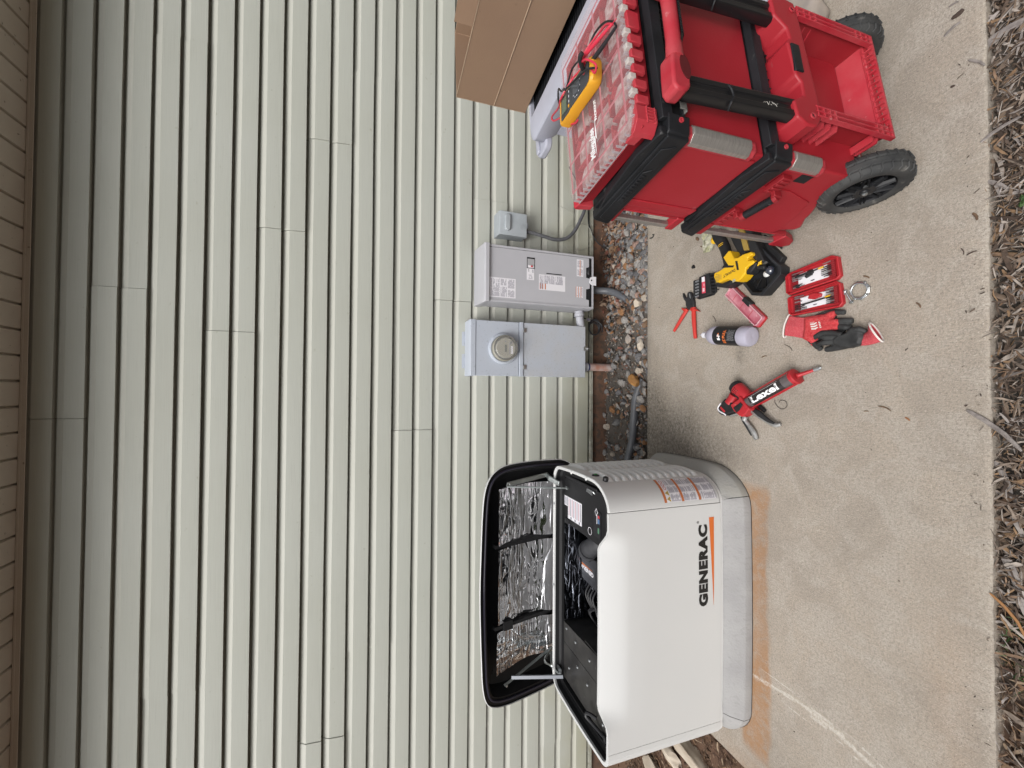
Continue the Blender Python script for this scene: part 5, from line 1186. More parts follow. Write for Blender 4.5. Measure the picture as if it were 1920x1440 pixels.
# ---------- black band of a box: w0..w1 is its height range
def band(Tn, w0, w1, name='lid_frame'):
    mb = MB()
    mb.box(.0, .53, .0, .336, w0+.004, w1-.006)
    fr_ = Tn.part(mb, name, M_blks, bevel=.004)
    h = w1-w0
    # left side rail, hexagonal in elevation
    def hexa(v0, v1, z0, z1, c): return [(v0, z0), (v1-c*.3, z0), (v1, z0+c*.5), (v1-.012, z1-c*.9), (v1-c*1.6, z1), (v0, z1)]
    mb = MB(); mb.prism(hexa(-.012, .386, w0, w1-.020, .012), -.017, .012, 'x'); mb.prism([(-.012, w1-.021), (.33, w1-.021), (.25, w1-.002), (.075, w1+.012), (.03, w1+.006), (-.012, w1)], -.012, .012, 'x')
    sr = Tn.part(mb, 'side_rail', M_blks, bevel=.006, seg=3)
    mb = MB(); mb.box(.350, .50, .0, .0, 0, 0) if False else None
    mb.prism([(.012, w0+.020), (.345, w0+.016), (.362, w0+.028), (.350, w0+.052), (.03, w0+.056)], -.0205, -.016, 'x'); mb.prism([(.10, w0+.030), (.118, w0+.050), (.255, w0+.046), (.270, w0+.024), (.250, w0+.022), (.243, w0+.030)], -.0235, -.020, 'x')
    for i in range(9): mb.box(-.0265, -.023, .125+i*.0135, .130+i*.0135, w0+.032, w0+.047)
    Tn.part(mb, 'rail_relief', M_blks, of=sr, bevel=.0015)
    # rear side: smooth beam, cells below, corner block with a red rivet
    mb = MB(); mb.prism([(-.016, w1-.040), (-.024, w1-.034), (-.020, w1-.006), (.0, w1)], .03, .53, 'x'); mb.box(.03, .53, -.012, .0, w0+.002, w0+.010)
    u_ = .118
    while u_ < .53: mb.box(u_, u_+.003, -.010, .0, w0+.004, w1-.038); u_ += .029
    Tn.part(mb, 'rear_beam', M_blks, bevel=.002)
    mb = MB(); mb.box(.046, .53, -.004, .003, w0+.003, w1-.006); Tn.part(mb, 'cell_recess', M_dark)
    mb = MB(); mb.prism([(-.016, .004), (-.004, -.018), (.040, -.026), (.052, -.014), (.052, .004)], w0+.002, w1-.020, 'z'); cb = Tn.part(mb, 'corner_block', M_blks, bevel=.003)
    mb = MB(); mb.lathe([(.007, 0), (.007, .003), (.0035, .003), (.0035, .001), (.0, .001)], (.028, -.0235, w0+.030), (-.15, -1, 0), 14); Tn.part(mb, 'rivet', M_redp, of=cb)
    mb = MB(); mb.box(.066, .098, -.0235, -.020, w0+.006, w0+.024); mb.box(.062, .104, -.022, -.002, w0+.002, w0+.006); Tn.part(mb, 'worn_latch', mat('worn_grey', (.16, .155, .145), .7, bump=(60, .5)) , bevel=.001)
# ---------- middle box
T = Th(.500, 'toolbox', 'large red toolbox with black frames, middle box of the stack', 'toolbox')
mb = MB(); mb.box(.004, .526, .0, .322, .586, .862); T.part(mb, 'body', M_red, bevel=.008, seg=3)
mb = MB(); mb.box(-.002, .006, .02, .255, .600, .855); mb.prism([(.255, .595), (.285, .600), (.285, .850), (.255, .855)], -.006, .006, 'x'); T.part(mb, 'side_panel', M_red, bevel=.003)
for u0 in (.0, .500):
    mb = MB(); mb.box(u0, u0+.030, .321, .392, .835, .862); mb.box(u0, u0+.030, .321, .392, .586, .618); mb.box(u0+.003, u0+.027, .321, .329, .615, .838)
    fl = T.part(mb, 'corner_flange', M_red, bevel=.004)
    mb = MB(); mb.box(u0+.004, u0+.022, .368, .388, .617, .836); T.part(mb, 'aluminium_bar', M_alu, of=fl, bevel=.003)
corner_bar(T, .648, .848)
band(T, .500, .586, 'base_frame'); band(T, .862, .950, 'lid_frame')
# ---------- organiser
T = Th(.950, 'parts_organizer', 'red parts organizer with a clear scuffed lid, topmost box of the stack', 'parts organizer')
mb = MB(); mb.loops([[(.016, .006, .953), (.516, .006, .953), (.516, .330, .953), (.016, .330, .953)], [(.008, .0, .985), (.524, .0, .985), (.524, .338, .985), (.008, .338, .985)], [(.0, -.006, .998), (.530, -.006, .998), (.530, .342, .998), (.0, .342, .998)], [(.006, .0, .9985), (.524, .0, .9985), (.524, .336, .9985), (.006, .336, .9985)], [(.014, .010, .965), (.516, .010, .965), (.516, .328, .965), (.014, .328, .965)]], cap0=True, cap1=True)
tr = T.part(mb, 'tray', M_red, ang=20, bevel=.002)
# bins: red dividers round pale cluttered cells
M_cell = mat('cluttered_bin', (.30, .13, .13), .6, bump=(90, 1.0), var=(60, (.46, .38, .36), 1.0), dirt=(90, (.16, .10, .09), .60))
cells = MB(); div = MB()
for i in range(5):
    for j in range(3):
        u0 = .020+i*.100; v0 = .016+j*.105; u1 = u0+.092; v1 = v0+.097
        pl = [(u0+.022, v0), (u1, v0), (u1, v1-.022), (u1-.022, v1), (u0, v1), (u0, v0+.022)]
        cells.prism([(a*.9+(u0+u1)/2*.1, c*.9+(v0+v1)/2*.1) for a, c in pl], .966, .988, 'z')
        n_ = len(pl)
        for q in (0, 2, 4) if (i+j) % 2 else (0, 1, 3, 4):
            a, c = pl[q], pl[(q+1) % n_]; t_ = Vector((c[0]-a[0], c[1]-a[1], 0)).normalized(); nn_ = Vector((-t_.y, t_.x, 0))*.0034
            A = Vector((a[0], a[1], .968)); C_ = Vector((c[0], c[1], .968)); div.add([A-nn_, C_-nn_, C_+nn_, A+nn_]+[p+Vector((0, 0, .029)) for p in (A-nn_, C_-nn_, C_+nn_, A+nn_)], [(4, 5, 6, 7), (0, 1, 5, 4), (1, 2, 6, 5), (2, 3, 7, 6), (3, 0, 4, 7)])
T.part(cells, 'bin_contents', M_cell, of=tr); T.part(div, 'divider', M_red, of=tr)
M_clear = mat('scuffed_clear_lid', (.72, .56, .57), .2, alpha=.16, spec=.6, bump=(40, .35), dirt=(90, (.80, .72, .71), .64))
mb = MB(); tp = rrect(.004, .526, -.002, .338, .026, 4); tp2 = rrect(.016, .514, .010, .326, .022, 4)
mb.loops([[(a, c, .999) for a, c in tp], [(a, c, 1.020) for a, c in tp], [(a*.994+.0016, c*.985+.0025, 1.0245) for a, c in tp], [(a, c, 1.0245) for a, c in tp2]], cap1=True)
ld = T.part(mb, 'clear_lid', M_clear, ang=30)
mb = MB(); mb.box(.03, .51, -.0040, -.002, 1.001, 1.0035)
for i in range(24): u_ = .03+i*.0205; mb.box(u_, u_+.0022, -.0045, .004, 1.000, 1.0240)
M_crib = mat('clear_rib', (.50, .46, .48), .35, alpha=.6); T.part(mb, 'lid_rib', M_crib, of=ld)
mb = MB(); mb.box(-.0005, .001, .03, .33, 1.001, 1.0035)
for i in range(15): v_ = .03+i*.0205; mb.box(-.0005, .006, v_, v_+.0022, 1.000, 1.0240)
T.part(mb, 'lid_rib', M_crib, of=ld)
mb = MB()
for (pl) in ([(.03, .02), (.03, .32)], [(.13, .02), (.13, .32)], [(.25, .02), (.25, .32)], [(.37, .02), (.37, .32)], [(.49, .02), (.49, .32)], [(.03, .02), (.49, .02)], [(.03, .12), (.49, .12)], [(.03, .22), (.49, .22)], [(.03, .32), (.49, .32)]):
    mb.tube([(pl[0][0], pl[0][1], 1.0240), (pl[1][0], pl[1][1], 1.0240)], .0045, 6, sq=(1, .35))
T.part(mb, 'lid_moulding', mat('pink_moulding', (.50, .20, .22), .4, alpha=.6), of=ld)
tg = text('Milwaukee', .042, (0, 0, 1.0262), (.30, .95, 0), (-.95, .30, 0), .0012, shear=.35)
xs_ = [v[0] for v in tg.v]; ys_ = [v[1] for v in tg.v]
ex_ = Vector((1, -.02, 0)).normalized(); ey_ = Vector((.02, 1, 0)).normalized()
tg = text('Milwaukee', .036, (.045, .170, 1.0262), ex_, ey_, .0014, shear=.35, sx=.62)
bt = MB(); o_ = Vector((.040, .166, 1.0262))
bt.add([o_+ex_*.00+ey_*-.004, o_+ex_*.075+ey_*.006, o_+ex_*.062+ey_*-.003, o_+ex_*.135+ey_*-.006, o_+ex_*.050+ey_*-.011, o_+ex_*.066+ey_*-.003], [(0, 5, 1), (5, 2, 1), (5, 4, 3), (5, 3, 2)])
tg2 = text('PACKOUT', .014, (.150, .146, 1.0262), ex_, ey_, .0009)
tg.merge(bt); tg.merge(tg2); T.part(tg, 'lid_lettering', mat('white_print', (.75, .74, .74), .5), of=ld, fixn=False, smooth=False)
# hinge row at the rear edge, and corner blocks
M_chg = mat('clear_hinge', (.62, .58, .54), .3, alpha=.65); u_ = .062; k_ = 0
while u_ < .52:
    wd = .052 if k_ % 6 == 5 else .024
    mb = MB(); mb.box(u_, u_+wd, -.014, -.002, .976, 1.012); T.part(mb, 'hinge_block', M_redp, of=tr, bevel=.002)
    u_ += wd+.006; mc2 = MB(); mc2.box(u_-.004, u_+.012, -.012, .004, 1.004, 1.0225); T.part(mc2, 'clear_hinge', M_chg, of=ld, bevel=.002); u_ += .015; k_ += 1
mb = MB(); mb.prism([(.056, -.012), (.016, -.012), (-.006, .006), (-.010, .018), (.004, .018), (.056, .0)], .955, 1.016, 'z'); mb.prism([(-.006, .008), (-.010, .018), (-.006, .05), (.0, .05), (.0, .008)], .985, 1.012, 'z')
for i in range(5): mb.box(.014+i*.009, .0165+i*.009, -.0155, -.010, .962, .985)
for w_ in (.962, .986): mb.box(.010, .056, -.0155, -.010, w_, w_+.0022)
T.part(mb, 'corner_block', M_redp, of=tr, bevel=.002)
mb = MB(); mb.prism([(.32, .953), (.342, .953), (.352, 1.002), (.345, 1.012), (.325, 1.004)], -.004, .02, 'x'); T.part(mb, 'corner_block', M_redp, of=tr, bevel=.002)

# ---------- multimeter and leads on the lid (local frame, top of lid w=1.026)
T = Th(1.026, 'multimeter', 'yellow and dark grey digital multimeter with coiled test leads, lying on the clear organizer lid', 'multimeter')
# axis from display end (near .27,.30) to jack end (.26,.095)
def mm(a, c, h): # a along length 0..1, c across -1..1
    A = Vector((.292, .298)); B = Vector((.262, .092)); d = (B-A); p = Vector((d.y, -d.x)).normalized()*.043
    q = A+d*a+p*c; return (q.x, q.y, 1.026+h)
def mmring(sc1, h, inset=0):
    pts = [(0, -.86), (.03, -1), (.30, -1), (.36, -.92), (.90, -.92), (.97, -.80), (1.0, -.5), (1.0, .5), (.97, .80), (.90, .92), (.36, .92), (.30, 1), (.03, 1), (0, .86)]
    return [mm(.5+(a-.5)*sc1, c*sc1, h) for a, c in pts]
mb = MB(); mb.loops([mmring(.96, .001), mmring(1.0, .006), mmring(1.0, .030), mmring(.95, .036), mmring(.88, .036), mmring(.86, .032)], cap0=True, cap1=True); M_yel = mat('yellow_holster', (.68, .33, .02), .45, bump=(120, .15), var=(12, (.60, .28, .02), .5))
ho = T.part(mb, 'holster', M_yel, ang=40)
mb = MB(); mb.loops([mmring(.855, .030), mmring(.85, .037), mmring(.80, .039)], cap1=True); M_dg2 = mat('dark_grey_case', (.045, .048, .052), .5, bump=(150, .1)); face = T.part(mb, 'meter_face', M_dg2, ang=30)
def mq(a0, a1, c0, c1, h): return [mm(a0, c0, h), mm(a1, c0, h), mm(a1, c1, h), mm(a0, c1, h)]
mb = MB(); mb.add(mq(.11, .31, -.66, .66, .0395), [(0, 1, 2, 3)], 0); mb.add(mq(.135, .285, -.55, .55, .0400), [(0, 1, 2, 3)], 1); T.part(mb, 'display', [mat('bezel', (.03, .032, .034), .3), mat('lcd_green', (.10, .13, .085), .25)], of=face, fixn=False)
mb = MB(); c_ = mm(.60, 0, .039); mb.lathe([(.020, 0), (.020, .003), (.017, .004), (.0, .004)], c_, (0, 0, 1), 24); p_, q_ = mm(.50, -.35, .045), mm(.70, .35, .045); mb.tube([p_, q_], .0045, 6); T.part(mb, 'dial', mat('dial_grey', (.075, .08, .088), .5), of=face)
mb = MB()
for k in range(11): a = R(20+k*32); p = mm(.60+.115*math.cos(a)*.9, .62*math.sin(a), .0397); mb.box(p[0]-.0012, p[0]+.0012, p[1]-.0020, p[1]+.0020, p[2], p[2]+.0003)
for a, c in ((.36, -.5), (.36, -.15), (.36, .2)): p = mm(a, c, .0397); mb.box(p[0]-.004, p[0]+.004, p[1]-.0015, p[1]+.0015, p[2], p[2]+.0004)
mb2 = MB(); p = mm(.36, .55, .0395); mb2.box(p[0]-.004, p[0]+.004, p[1]-.003, p[1]+.003, p[2], p[2]+.002); T.part(mb, 'printed_mark', M_label, of=face); T.part(mb2, 'button', M_yel, of=face)
mb = MB()
for c, m_ in ((-.55, 0), (-.18, 0)): mb.lathe([(.006, 0), (.006, .0015), (.0035, .0015), (.0035, 0)], mm(.82, c, .0388), (0, 0, 1), 14, mi=0)
T.part(mb, 'input_jack', M_red_ink, of=face)
M_rlead = mat('red_lead', (.55, .03, .06), .4); M_bl = mat('black_lead', (.015, .015, .017), .4)
def L3(pts, dz=.003): return [(a, c, 1.026+h) for a, c, h in pts]
mb = MB(); mb.tube(smooth_path(L3([(.278, .122, .046), (.284, .10, .066), (.287, .085, .066)]), 4), .0065, 10); T.part(mb, 'plug', M_bl, of=face)
mb = MB(); mb.tube(L3([(.300, .128, .040), (.303, .108, .050), (.3025, .004, .020)]), [.008, .0065, .004], 10); mb.lathe([(.010, 0), (.010, .003), (.006, .004)], (.3015, .118, 1.068), (0, -1, -.2), 12); mb.tube(L3([(.303, .004, .020), (.3035, -.010, .016)]), .0012, 6)
T.part(mb, 'red_probe', M_rlead)
mb = MB(); mb.tube(L3([(.286, .105, .030), (.290, .060, .020), (.292, .000, .012)]), [.0065, .006, .0035], 10); T.part(mb, 'black_probe', M_bl)
mb = MB(); mb.tube(smooth_path(L3([(.300, .120, .048), (.335, .165, .020), (.345, .215, .026), (.318, .262, .044), (.350, .33, .020), (.392, .412, .004), (.365, .400, .004), (.318, .333, .008), (.272, .310, .010), (.235, .262, .004), (.226, .24, .006)]), 7), .0030, 7)
mb.tube(smooth_path(L3([(.300, .004, .020), (.330, .030, .020), (.350, .075, .018), (.345, .120, .030), (.322, .150, .040), (.290, .125, .050)]), 6), .0030, 7)
mb.tube(smooth_path(L3([(.292, .120, .055), (.262, .080, .060), (.230, .060, .045), (.220, .075, .040), (.245, .085, .045)]), 6), .0030, 7); T.part(mb, 'red_cable', M_rlead)
mb = MB(); mb.tube(smooth_path(L3([(.292, .000, .012), (.318, .010, .014), (.362, .050, .012), (.378, .100, .014), (.350, .140, .022), (.325, .140, .040)]), 6), .0030, 7)
mb.tube(smooth_path(L3([(.325, .140, .040), (.380, .180, .016), (.410, .240, .010), (.375, .270, .016), (.320, .235, .044), (.300, .205, .050), (.250, .100, .052), (.222, .062, .040)]), 7), .0030, 7)
mb.tube(smooth_path(L3([(.330, .240, .044), (.385, .300, .020), (.440, .345, .006), (.400, .355, .004), (.350, .325, .010), (.318, .300, .030)]), 7), .0030, 7); T.part(mb, 'black_cable', M_bl)

# ---------- service cart with a cardboard carton, behind the stack
D2 = Vector((.1529, -.9882, 0)); NR = Vector((.9882, .1529, 0))        # along the cart towards the viewer; to its right
CO = Vector((1.205, 1.885, 0))                                        # far left corner of the tray
CM = Matrix(((NR.x, -D2.x, 0, CO.x), (NR.y, -D2.y, 0, CO.y), (0, 0, 1, 0), (0, 0, 0, 1)))
M_cart = mat('pale_grey_plastic', (.36, .37, .43), .5, bump=(90, .2), var=(6, (.40, .41, .48), .6), dirt=(50, (.33, .33, .37), .66))
ct = thing('service_cart', 'pale grey plastic service cart with black ribbed mat, partly hidden behind the red toolboxes', 'service cart', M=CM)
# local x: to the right, y: away from viewer (-D2), z up.  tray from y=-.75 to y=.10
mb = MB(); tp = rrect(.0, .52, -.80, .0, .05, 5); ti = rrect(.135, .44, -.72, -.02, .015, 5)
mb.loops([[(a, c, .78) for a, c in rrect(.04, .46, -.76, -.03, .05, 5)], [(a, c, .845) for a, c in tp], [(a, c, .900) for a, c in tp], [(a+(.01 if a < .25 else -.01), c, .910) for a, c in rrect(.012, .508, -.79, -.012, .045, 5)], [(a, c, .905) for a, c in ti], [(a, c, .86) for a, c in ti]], cap0=True, cap1=True)
ty = ct; mb.build('top_tray', M_cart, ct, bevel=.004, ang=40)
mb = MB(); mb.box(.138, .435, -.715, -.022, .861, .878)
for i in range(38): mb.box(.142, .430, -.712+i*.0185, -.703+i*.0185, .878, .8855)
mb.build('ribbed_mat', M_blks, ct)
mb = MB(); mb.prism(rrect(-.035, .42, -.06, .055, .035, 5), .815, .850, 'z'); mb.prism(rrect(-.02, .40, .012, .045, .012, 4), .846, .862, 'z'); mb.build('push_handle', M_cart, ct, bevel=.008, seg=3)
for x in (.06, .44):
    for y in (-.70, -.09):
        mb = MB(); mb.prism([(x-.03, y-.03), (x+.03, y-.03), (x+.03, y+.03), (x-.03, y+.03)], .12, .80, 'z'); mb.build('leg', M_cart, ct, bevel=.008)
        mb = MB(); mb.lathe([(.0, -.015), (.05, -.015), (.052, 0), (.05, .015), (.0, .015)], (x, y, .053), (1, 0, 0), 20); mb.box(x-.022, x+.022, y-.02, y+.02, .05, .125); mb.build('caster', M_blks, ct)
mb = MB(); mb.prism(rrect(.03, .47, -.74, -.04, .04, 4), .14, .21, 'z'); mb.build('lower_tray', M_cart, ct, bevel=.006)
mb = MB()
for p in ((.02, -.035), (.03, -.055)):
    mb = MB(); mb.lathe([(.005, 0), (.005, .003), (.0, .004)], (p[0], p[1], .850), (0, 0, 1), 10); mb.build('screw', M_steel, ct)
# carton: vertical side facing left, from (1.426,1.98) to (1.512,1.424), bottom .905
dv = Vector((1.487-1.403, 1.400-1.949, 0)).normalized(); nv_ = Vector((dv.y, -dv.x, 0)); nv_ = -nv_ if nv_.x < 0 else nv_
BM = Matrix(((nv_.x, dv.x, 0, 1.403), (nv_.y, dv.y, 0, 1.949), (0, 0, 1, .912), (0, 0, 0, 1)))
M_card = mat('cardboard', (.255, .165, .105), .8, bump=(50, .25, (1, 1, 5)), var=(4, (.23, .145, .095), .6), dirt=(30, (.20, .125, .08), .68)); M_cardc = mat('cardboard_edge', (.36, .26, .18), .8)
cb = thing('cardboard_box', 'plain brown cardboard box with raised flap standing on the grey cart', 'cardboard box', M=BM)
mb = MB(); mb.loops([[(0, 0, 0), (.36, 0, 0), (.36, .85, 0), (0, .85, 0)], [(0, .0, .352), (.36, 0, .352), (.36, .85, .352), (0, .85, .352)], [(.004, .004, .352), (.356, .004, .352), (.356, .846, .352), (.004, .846, .352)], [(.004, .004, .004), (.356, .004, .004), (.356, .846, .004), (.004, .846, .004)]], cap0=True, cap1=True); sd_ = mb.build('carton_wall', M_card, cb, bevel=.0015)
mb = MB(); mb.tube([(-.0005, .002, .165), (-.0005, .848, .162)], .0028, 6, sq=(1, .8)); o = mb.build('crease', M_cardc, cb); o.parent = sd_
mb = MB(); mb.box(-.0015, .002, -.0015, .0, .0, .352); mb.box(-.0015, .004, 0, .85, .350, .353); o = mb.build('cut_edge', M_cardc, cb); o.parent = sd_
mb = MB(); mb.add([(.0, .345, .354), (.0, .85, .354), (.012, .85, .44), (.012, .335, .425), (.003, .345, .354), (.003, .85, .354), (.015, .85, .44), (.015, .335, .425)], [(0, 1, 2, 3), (4, 5, 6, 7), (0, 4, 7, 3), (3, 7, 6, 2)]); mb.build('top_flap', M_card, cb)
# ================================================================== TOOLS ON THE CONCRETE
M_redt = mat('tool_red', (.42, .020, .028), .42, bump=(120, .12), var=(30, (.34, .02, .025), .6), dirt=(70, (.40, .16, .14), .68))
M_rubber = mat('black_rubber', (.013, .013, .014), .6, spec=.35, bump=(120, .25), var=(25, (.028, .028, .029), .6))
M_silver = mat('dirty_aluminium', (.42, .42, .41), .42, metal=.6, var=(40, (.26, .255, .24), .8), dirt=(60, (.16, .15, .13), .62))
def V2(p, z): return (p[0], p[1], z)
# ---- caulking gun
t = thing('caulking_gun', 'red and black cordless caulking gun holding a lettered black sealant tube', 'caulking gun', (-.02, 1.38, 0))
A = Vector((-.049, 1.422, .046)); B = Vector((.063, 1.205, .040)); ax_ = (B-A).normalized(); pr_ = Vector((ax_.y, -ax_.x, 0)).normalized()
M_tubeb = mat('sealant_black', (.02, .018, .018), .25, coat=.5, var=(20, (.05, .03, .03), .5)); M_tubeg = mat('dark_clear_sealant', (.10, .085, .085), .15, coat=.6)
mb = MB(); Lt = (B-A).length
mb.lathe([(.0, .0), (.024, .0), (.0245, .004), (.0245, Lt*.13), (.0245, Lt*.80), (.0245, Lt-.004), (.0, Lt)], A, ax_, 30, mis=[1, 1, 1, 0, 1, 1]); tb = mb.build('sealant_tube', [M_tubeb, M_tubeg], t, world=True)
# lettering wrapped over the tube top
def wrap_tube(mb_, c0, r, a_off=0.0):
    out = []
    for x, y, z in mb_.v:      # x along axis, y round the girth
        th = y/r+a_off; up_ = Vector((0, 0, 1))-ax_*ax_.z; up_.normalize(); sd_ = ax_.cross(up_).normalized()
        p = A+ax_*(c0+x)+up_*(r*math.cos(th))-sd_*(r*math.sin(th)); out.append(tuple(p))
    mb_.v = out; return mb_
M_wlet = mat('lexel_white', (.80, .80, .80), .4)
tx = text('Lexel', .040, (0, 0, 0), (1, 0, 0), (0, 1, 0), .0013, sx=1.0)
xs_ = [v[0] for v in tx.v]; k_ = .135/(max(xs_)-min(xs_)); tx.v = [((v[0]-min(xs_))*k_, v[1]-.012, 0) for v in tx.v]
bm = bmesh.new(); me = bpy.data.meshes.new('q'); me.from_pydata(tx.v, [], tx.f); bm.from_mesh(me); bmesh.ops.triangulate(bm, faces=bm.faces); bmesh.ops.subdivide_edges(bm, edges=bm.edges, cuts=3); tx = MB(); tx.add([v.co[:] for v in bm.verts], [tuple(v.index for v in f.verts) for f in bm.faces]); bm.free(); bpy.data.meshes.remove(me)
fr_ = MB()
def strip(x0, x1, y0, y1): 
    for i in range(6): fr_.add([(x0+(x1-x0)*i/6, y0, 0), (x0+(x1-x0)*(i+1)/6, y0, 0), (x0+(x1-x0)*(i+1)/6, y1, 0), (x0+(x1-x0)*i/6, y1, 0)], [(0, 1, 2, 3)])
fr_v = []
strip(-.004, .140, .0205, .0220); strip(-.006, -.0035, -.012, .0220)
tx.merge(fr_); wrap_tube(tx, .042, .0257, -.30); sub(tx, 'tube_lettering', M_wlet, tb, t, fixn=False, smooth=False)
# carriage frame: rods, front plate, rear block
mb = MB()
for s_, zz_ in ((1, .050), (-1, .050), (.6, .006), (-.6, .006)):
    o_ = pr_*(.029*s_); mb.tube([A-ax_*.010+o_+Vector((0, 0, zz_-.046)), B+ax_*.004+o_+Vector((0, 0, zz_-.040))], .0024, 6)
mb.lathe([(.0, .0), (.031, .0), (.033, .003), (.032, .010), (.024, .012), (.0, .012)], B-ax_*.002, ax_, 26)
mb.lathe([(.027, -.012), (.028, -.012), (.028, .0), (.027, .0)], B, ax_, 26)
mb.build('carriage', M_redt, t, world=True)
mb = MB(); N0 = B+ax_*.010; N1 = Vector((.088, 1.146, .018)); mb.tube([N0, N0+(N1-N0)*.12, N1], [.011, .0085, .0055], 14); mb.tube([N0, N0+(N1-N0)*.06], [.016, .012], 14); mb.build('nozzle', M_redt, t, world=True)
mb = MB(); N2 = Vector((.095, 1.124, .014)); mb.tube([N1, N2], [.0068, .0075], 12); mb.tube([N2, N2+Vector((.003, -.004, 0))], [.003, .003], 8); mb.build('nozzle_cap', M_steel, t, world=True)
mb = MB(); mb.prism([(-.058, 1.500), (-.020, 1.440), (-.032, 1.425), (-.069, 1.396), (-.094, 1.415), (-.110, 1.438), (-.104, 1.452), (-.086, 1.480)], .012, .062, 'z'); mb.prism([(-.022, 1.446), (-.014, 1.436), (-.072, 1.386), (-.082, 1.396)], .004, .075, 'z')
blk_ = mb.build('gear_block', M_redt, t, world=True, bevel=.005, seg=3)
mb = MB(); mb.prism([(-.070, 1.480), (-.044, 1.440), (-.055, 1.428), (-.080, 1.445), (-.092, 1.462)], .0625, .0655, 'z'); sub(mb, 'name_plate', M_rubber, blk_, t, bevel=.002)
# motor barrel and its vents
Ma = Vector((-.022, 1.430, .036)); Mb_ = Vector((.038, 1.505, .036)); d_ = (Mb_-Ma).normalized()
mb = MB(); mb.lathe([(.0, -.005), (.026, -.005), (.030, .01), (.032, .045), (.031, .075), (.024, .088), (.0, .092)], Ma, d_, 24); mo = mb.build('motor_housing', M_redt, t, world=True)
mb = MB(); mb.lathe([(.032, .066), (.0330, .070), (.031, .084), (.024, .091), (.0, .094)], Ma, d_, 24); sub(mb, 'end_cap', M_rubber, mo, t)
mb = MB(); q_ = Vector((d_.y, -d_.x, 0))
for i in range(3):
    for j in (-1, 0, 1): c_ = Ma+d_*(.040+.009*i)+q_*(.008*j)+Vector((0, 0, .0305-abs(j)*.001)); mb.box(c_.x-.002, c_.x+.002, c_.y-.002, c_.y+.002, c_.z, c_.z+.0016)
c_ = Ma-q_*.018+Vector((0, 0, .024)); mb.tube([c_+d_*.012, c_+d_*.05], .005, 8); sub(mb, 'vent', M_dark, mo, t)
# grip body down to battery
mb = MB(); mb.tube([(-.012, 1.500, .030), (-.030, 1.512, .030), (-.052, 1.528, .032)], [.026, .024, .026], 12, sq=(1, 1)); mb.build('motor_neck', M_redt, t, world=True, ang=50)
mb = MB(); mb.prism([(-.088, 1.480), (-.050, 1.500), (-.026, 1.512), (-.030, 1.545), (-.052, 1.566), (-.084, 1.590), (-.104, 1.576), (-.112, 1.545), (-.102, 1.530)], .004, .052, 'z'); bt = mb.build('battery', M_rubber, t, world=True, bevel=.009, seg=4)
mb = MB(); mb.tube(smooth_path([(-.052, 1.562, .053), (-.074, 1.580, .053), (-.090, 1.572, .053), (-.100, 1.546, .053), (-.108, 1.535, .050)], 5), .0032, 6, sq=(1, .6)); sub(mb, 'grey_stripe', M_label, bt, t)
mb = MB(); mb.prism([(-.076, 1.566), (-.066, 1.562), (-.088, 1.535), (-.096, 1.542)], .0525, .0545, 'z'); sub(mb, 'red_tab', M_redt, bt, t, bevel=.001)
mb = MB(); mb.prism([(-.112, 1.545), (-.104, 1.528), (-.090, 1.487), (-.098, 1.482), (-.114, 1.530)], .002, .030, 'z'); mb.build('grip_plate', M_silver, t, world=True, bevel=.004)
def limb(pts, rs_, sq, name, m, parent=None, part=None, n=12, **k):
    mb = MB(); mb.tube(smooth_path(pts, 5), [rs_[0]+(rs_[-1]-rs_[0])*i/(5*(len(pts)-1)) if len(rs_) == 2 else float(np.interp(i/(5*(len(pts)-1)), np.linspace(0, 1, len(rs_)), rs_)) for i in range(5*(len(pts)-1)+1)], n, sq=sq)
    return mb.build(name, m, parent, world=True, **k) if part is None else sub(mb, name, m, part, parent, **k)
h1 = limb([(-.106, 1.448, .026), (-.126, 1.458, .022), (-.150, 1.436, .018), (-.180, 1.415, .014), (-.207, 1.403, .013)], [.012, .013, .011, .013, .011], (1, .9), 'rear_handle', M_silver, t)
limb([(-.112, 1.468, .026), (-.132, 1.456, .026), (-.158, 1.440, .022), (-.192, 1.424, .018)], [.006, .0075, .0075, .004], (1, 1), 'rubber_grip', M_rubber, t, part=h1)
h2 = limb([(-.078, 1.414, .030), (-.096, 1.378, .030), (-.120, 1.340, .026), (-.136, 1.308, .020), (-.131, 1.285, .016)], [.012, .013, .010, .010, .007], (1, .9), 'trigger_lever', M_silver, t)
limb([(-.076, 1.398, .034), (-.092, 1.368, .036), (-.116, 1.334, .032), (-.130, 1.306, .025)], [.011, .0125, .009, .005], (1, .8), 'rubber_grip', M_rubber, t, part=h2)
mb = MB(); mb.cyl((-.060, 1.388, .012), (-.080, 1.362, .012), .0085, 12); mb.build('release_lever', M_rubber, t, world=True, bevel=.001)
# ---- curl of wire
mb = MB(); mb.tube(smooth_path([(-.044, 1.304, .003), (-.036, 1.300, .004), (-.032, 1.290, .004), (-.034, 1.275, .004), (-.043, 1.268, .004), (-.056, 1.268, .003), (-.066, 1.280, .003), (-.068, 1.294, .003), (-.060, 1.308, .003), (-.045, 1.320, .003), (-.030, 1.323, .003)], 6), .0012, 6); tag(mb.build('wire_curl', mat('rusty_wire', (.09, .075, .065), .6)), 'thin dark wire bent into a curl beside the caulking gun', 'wire')
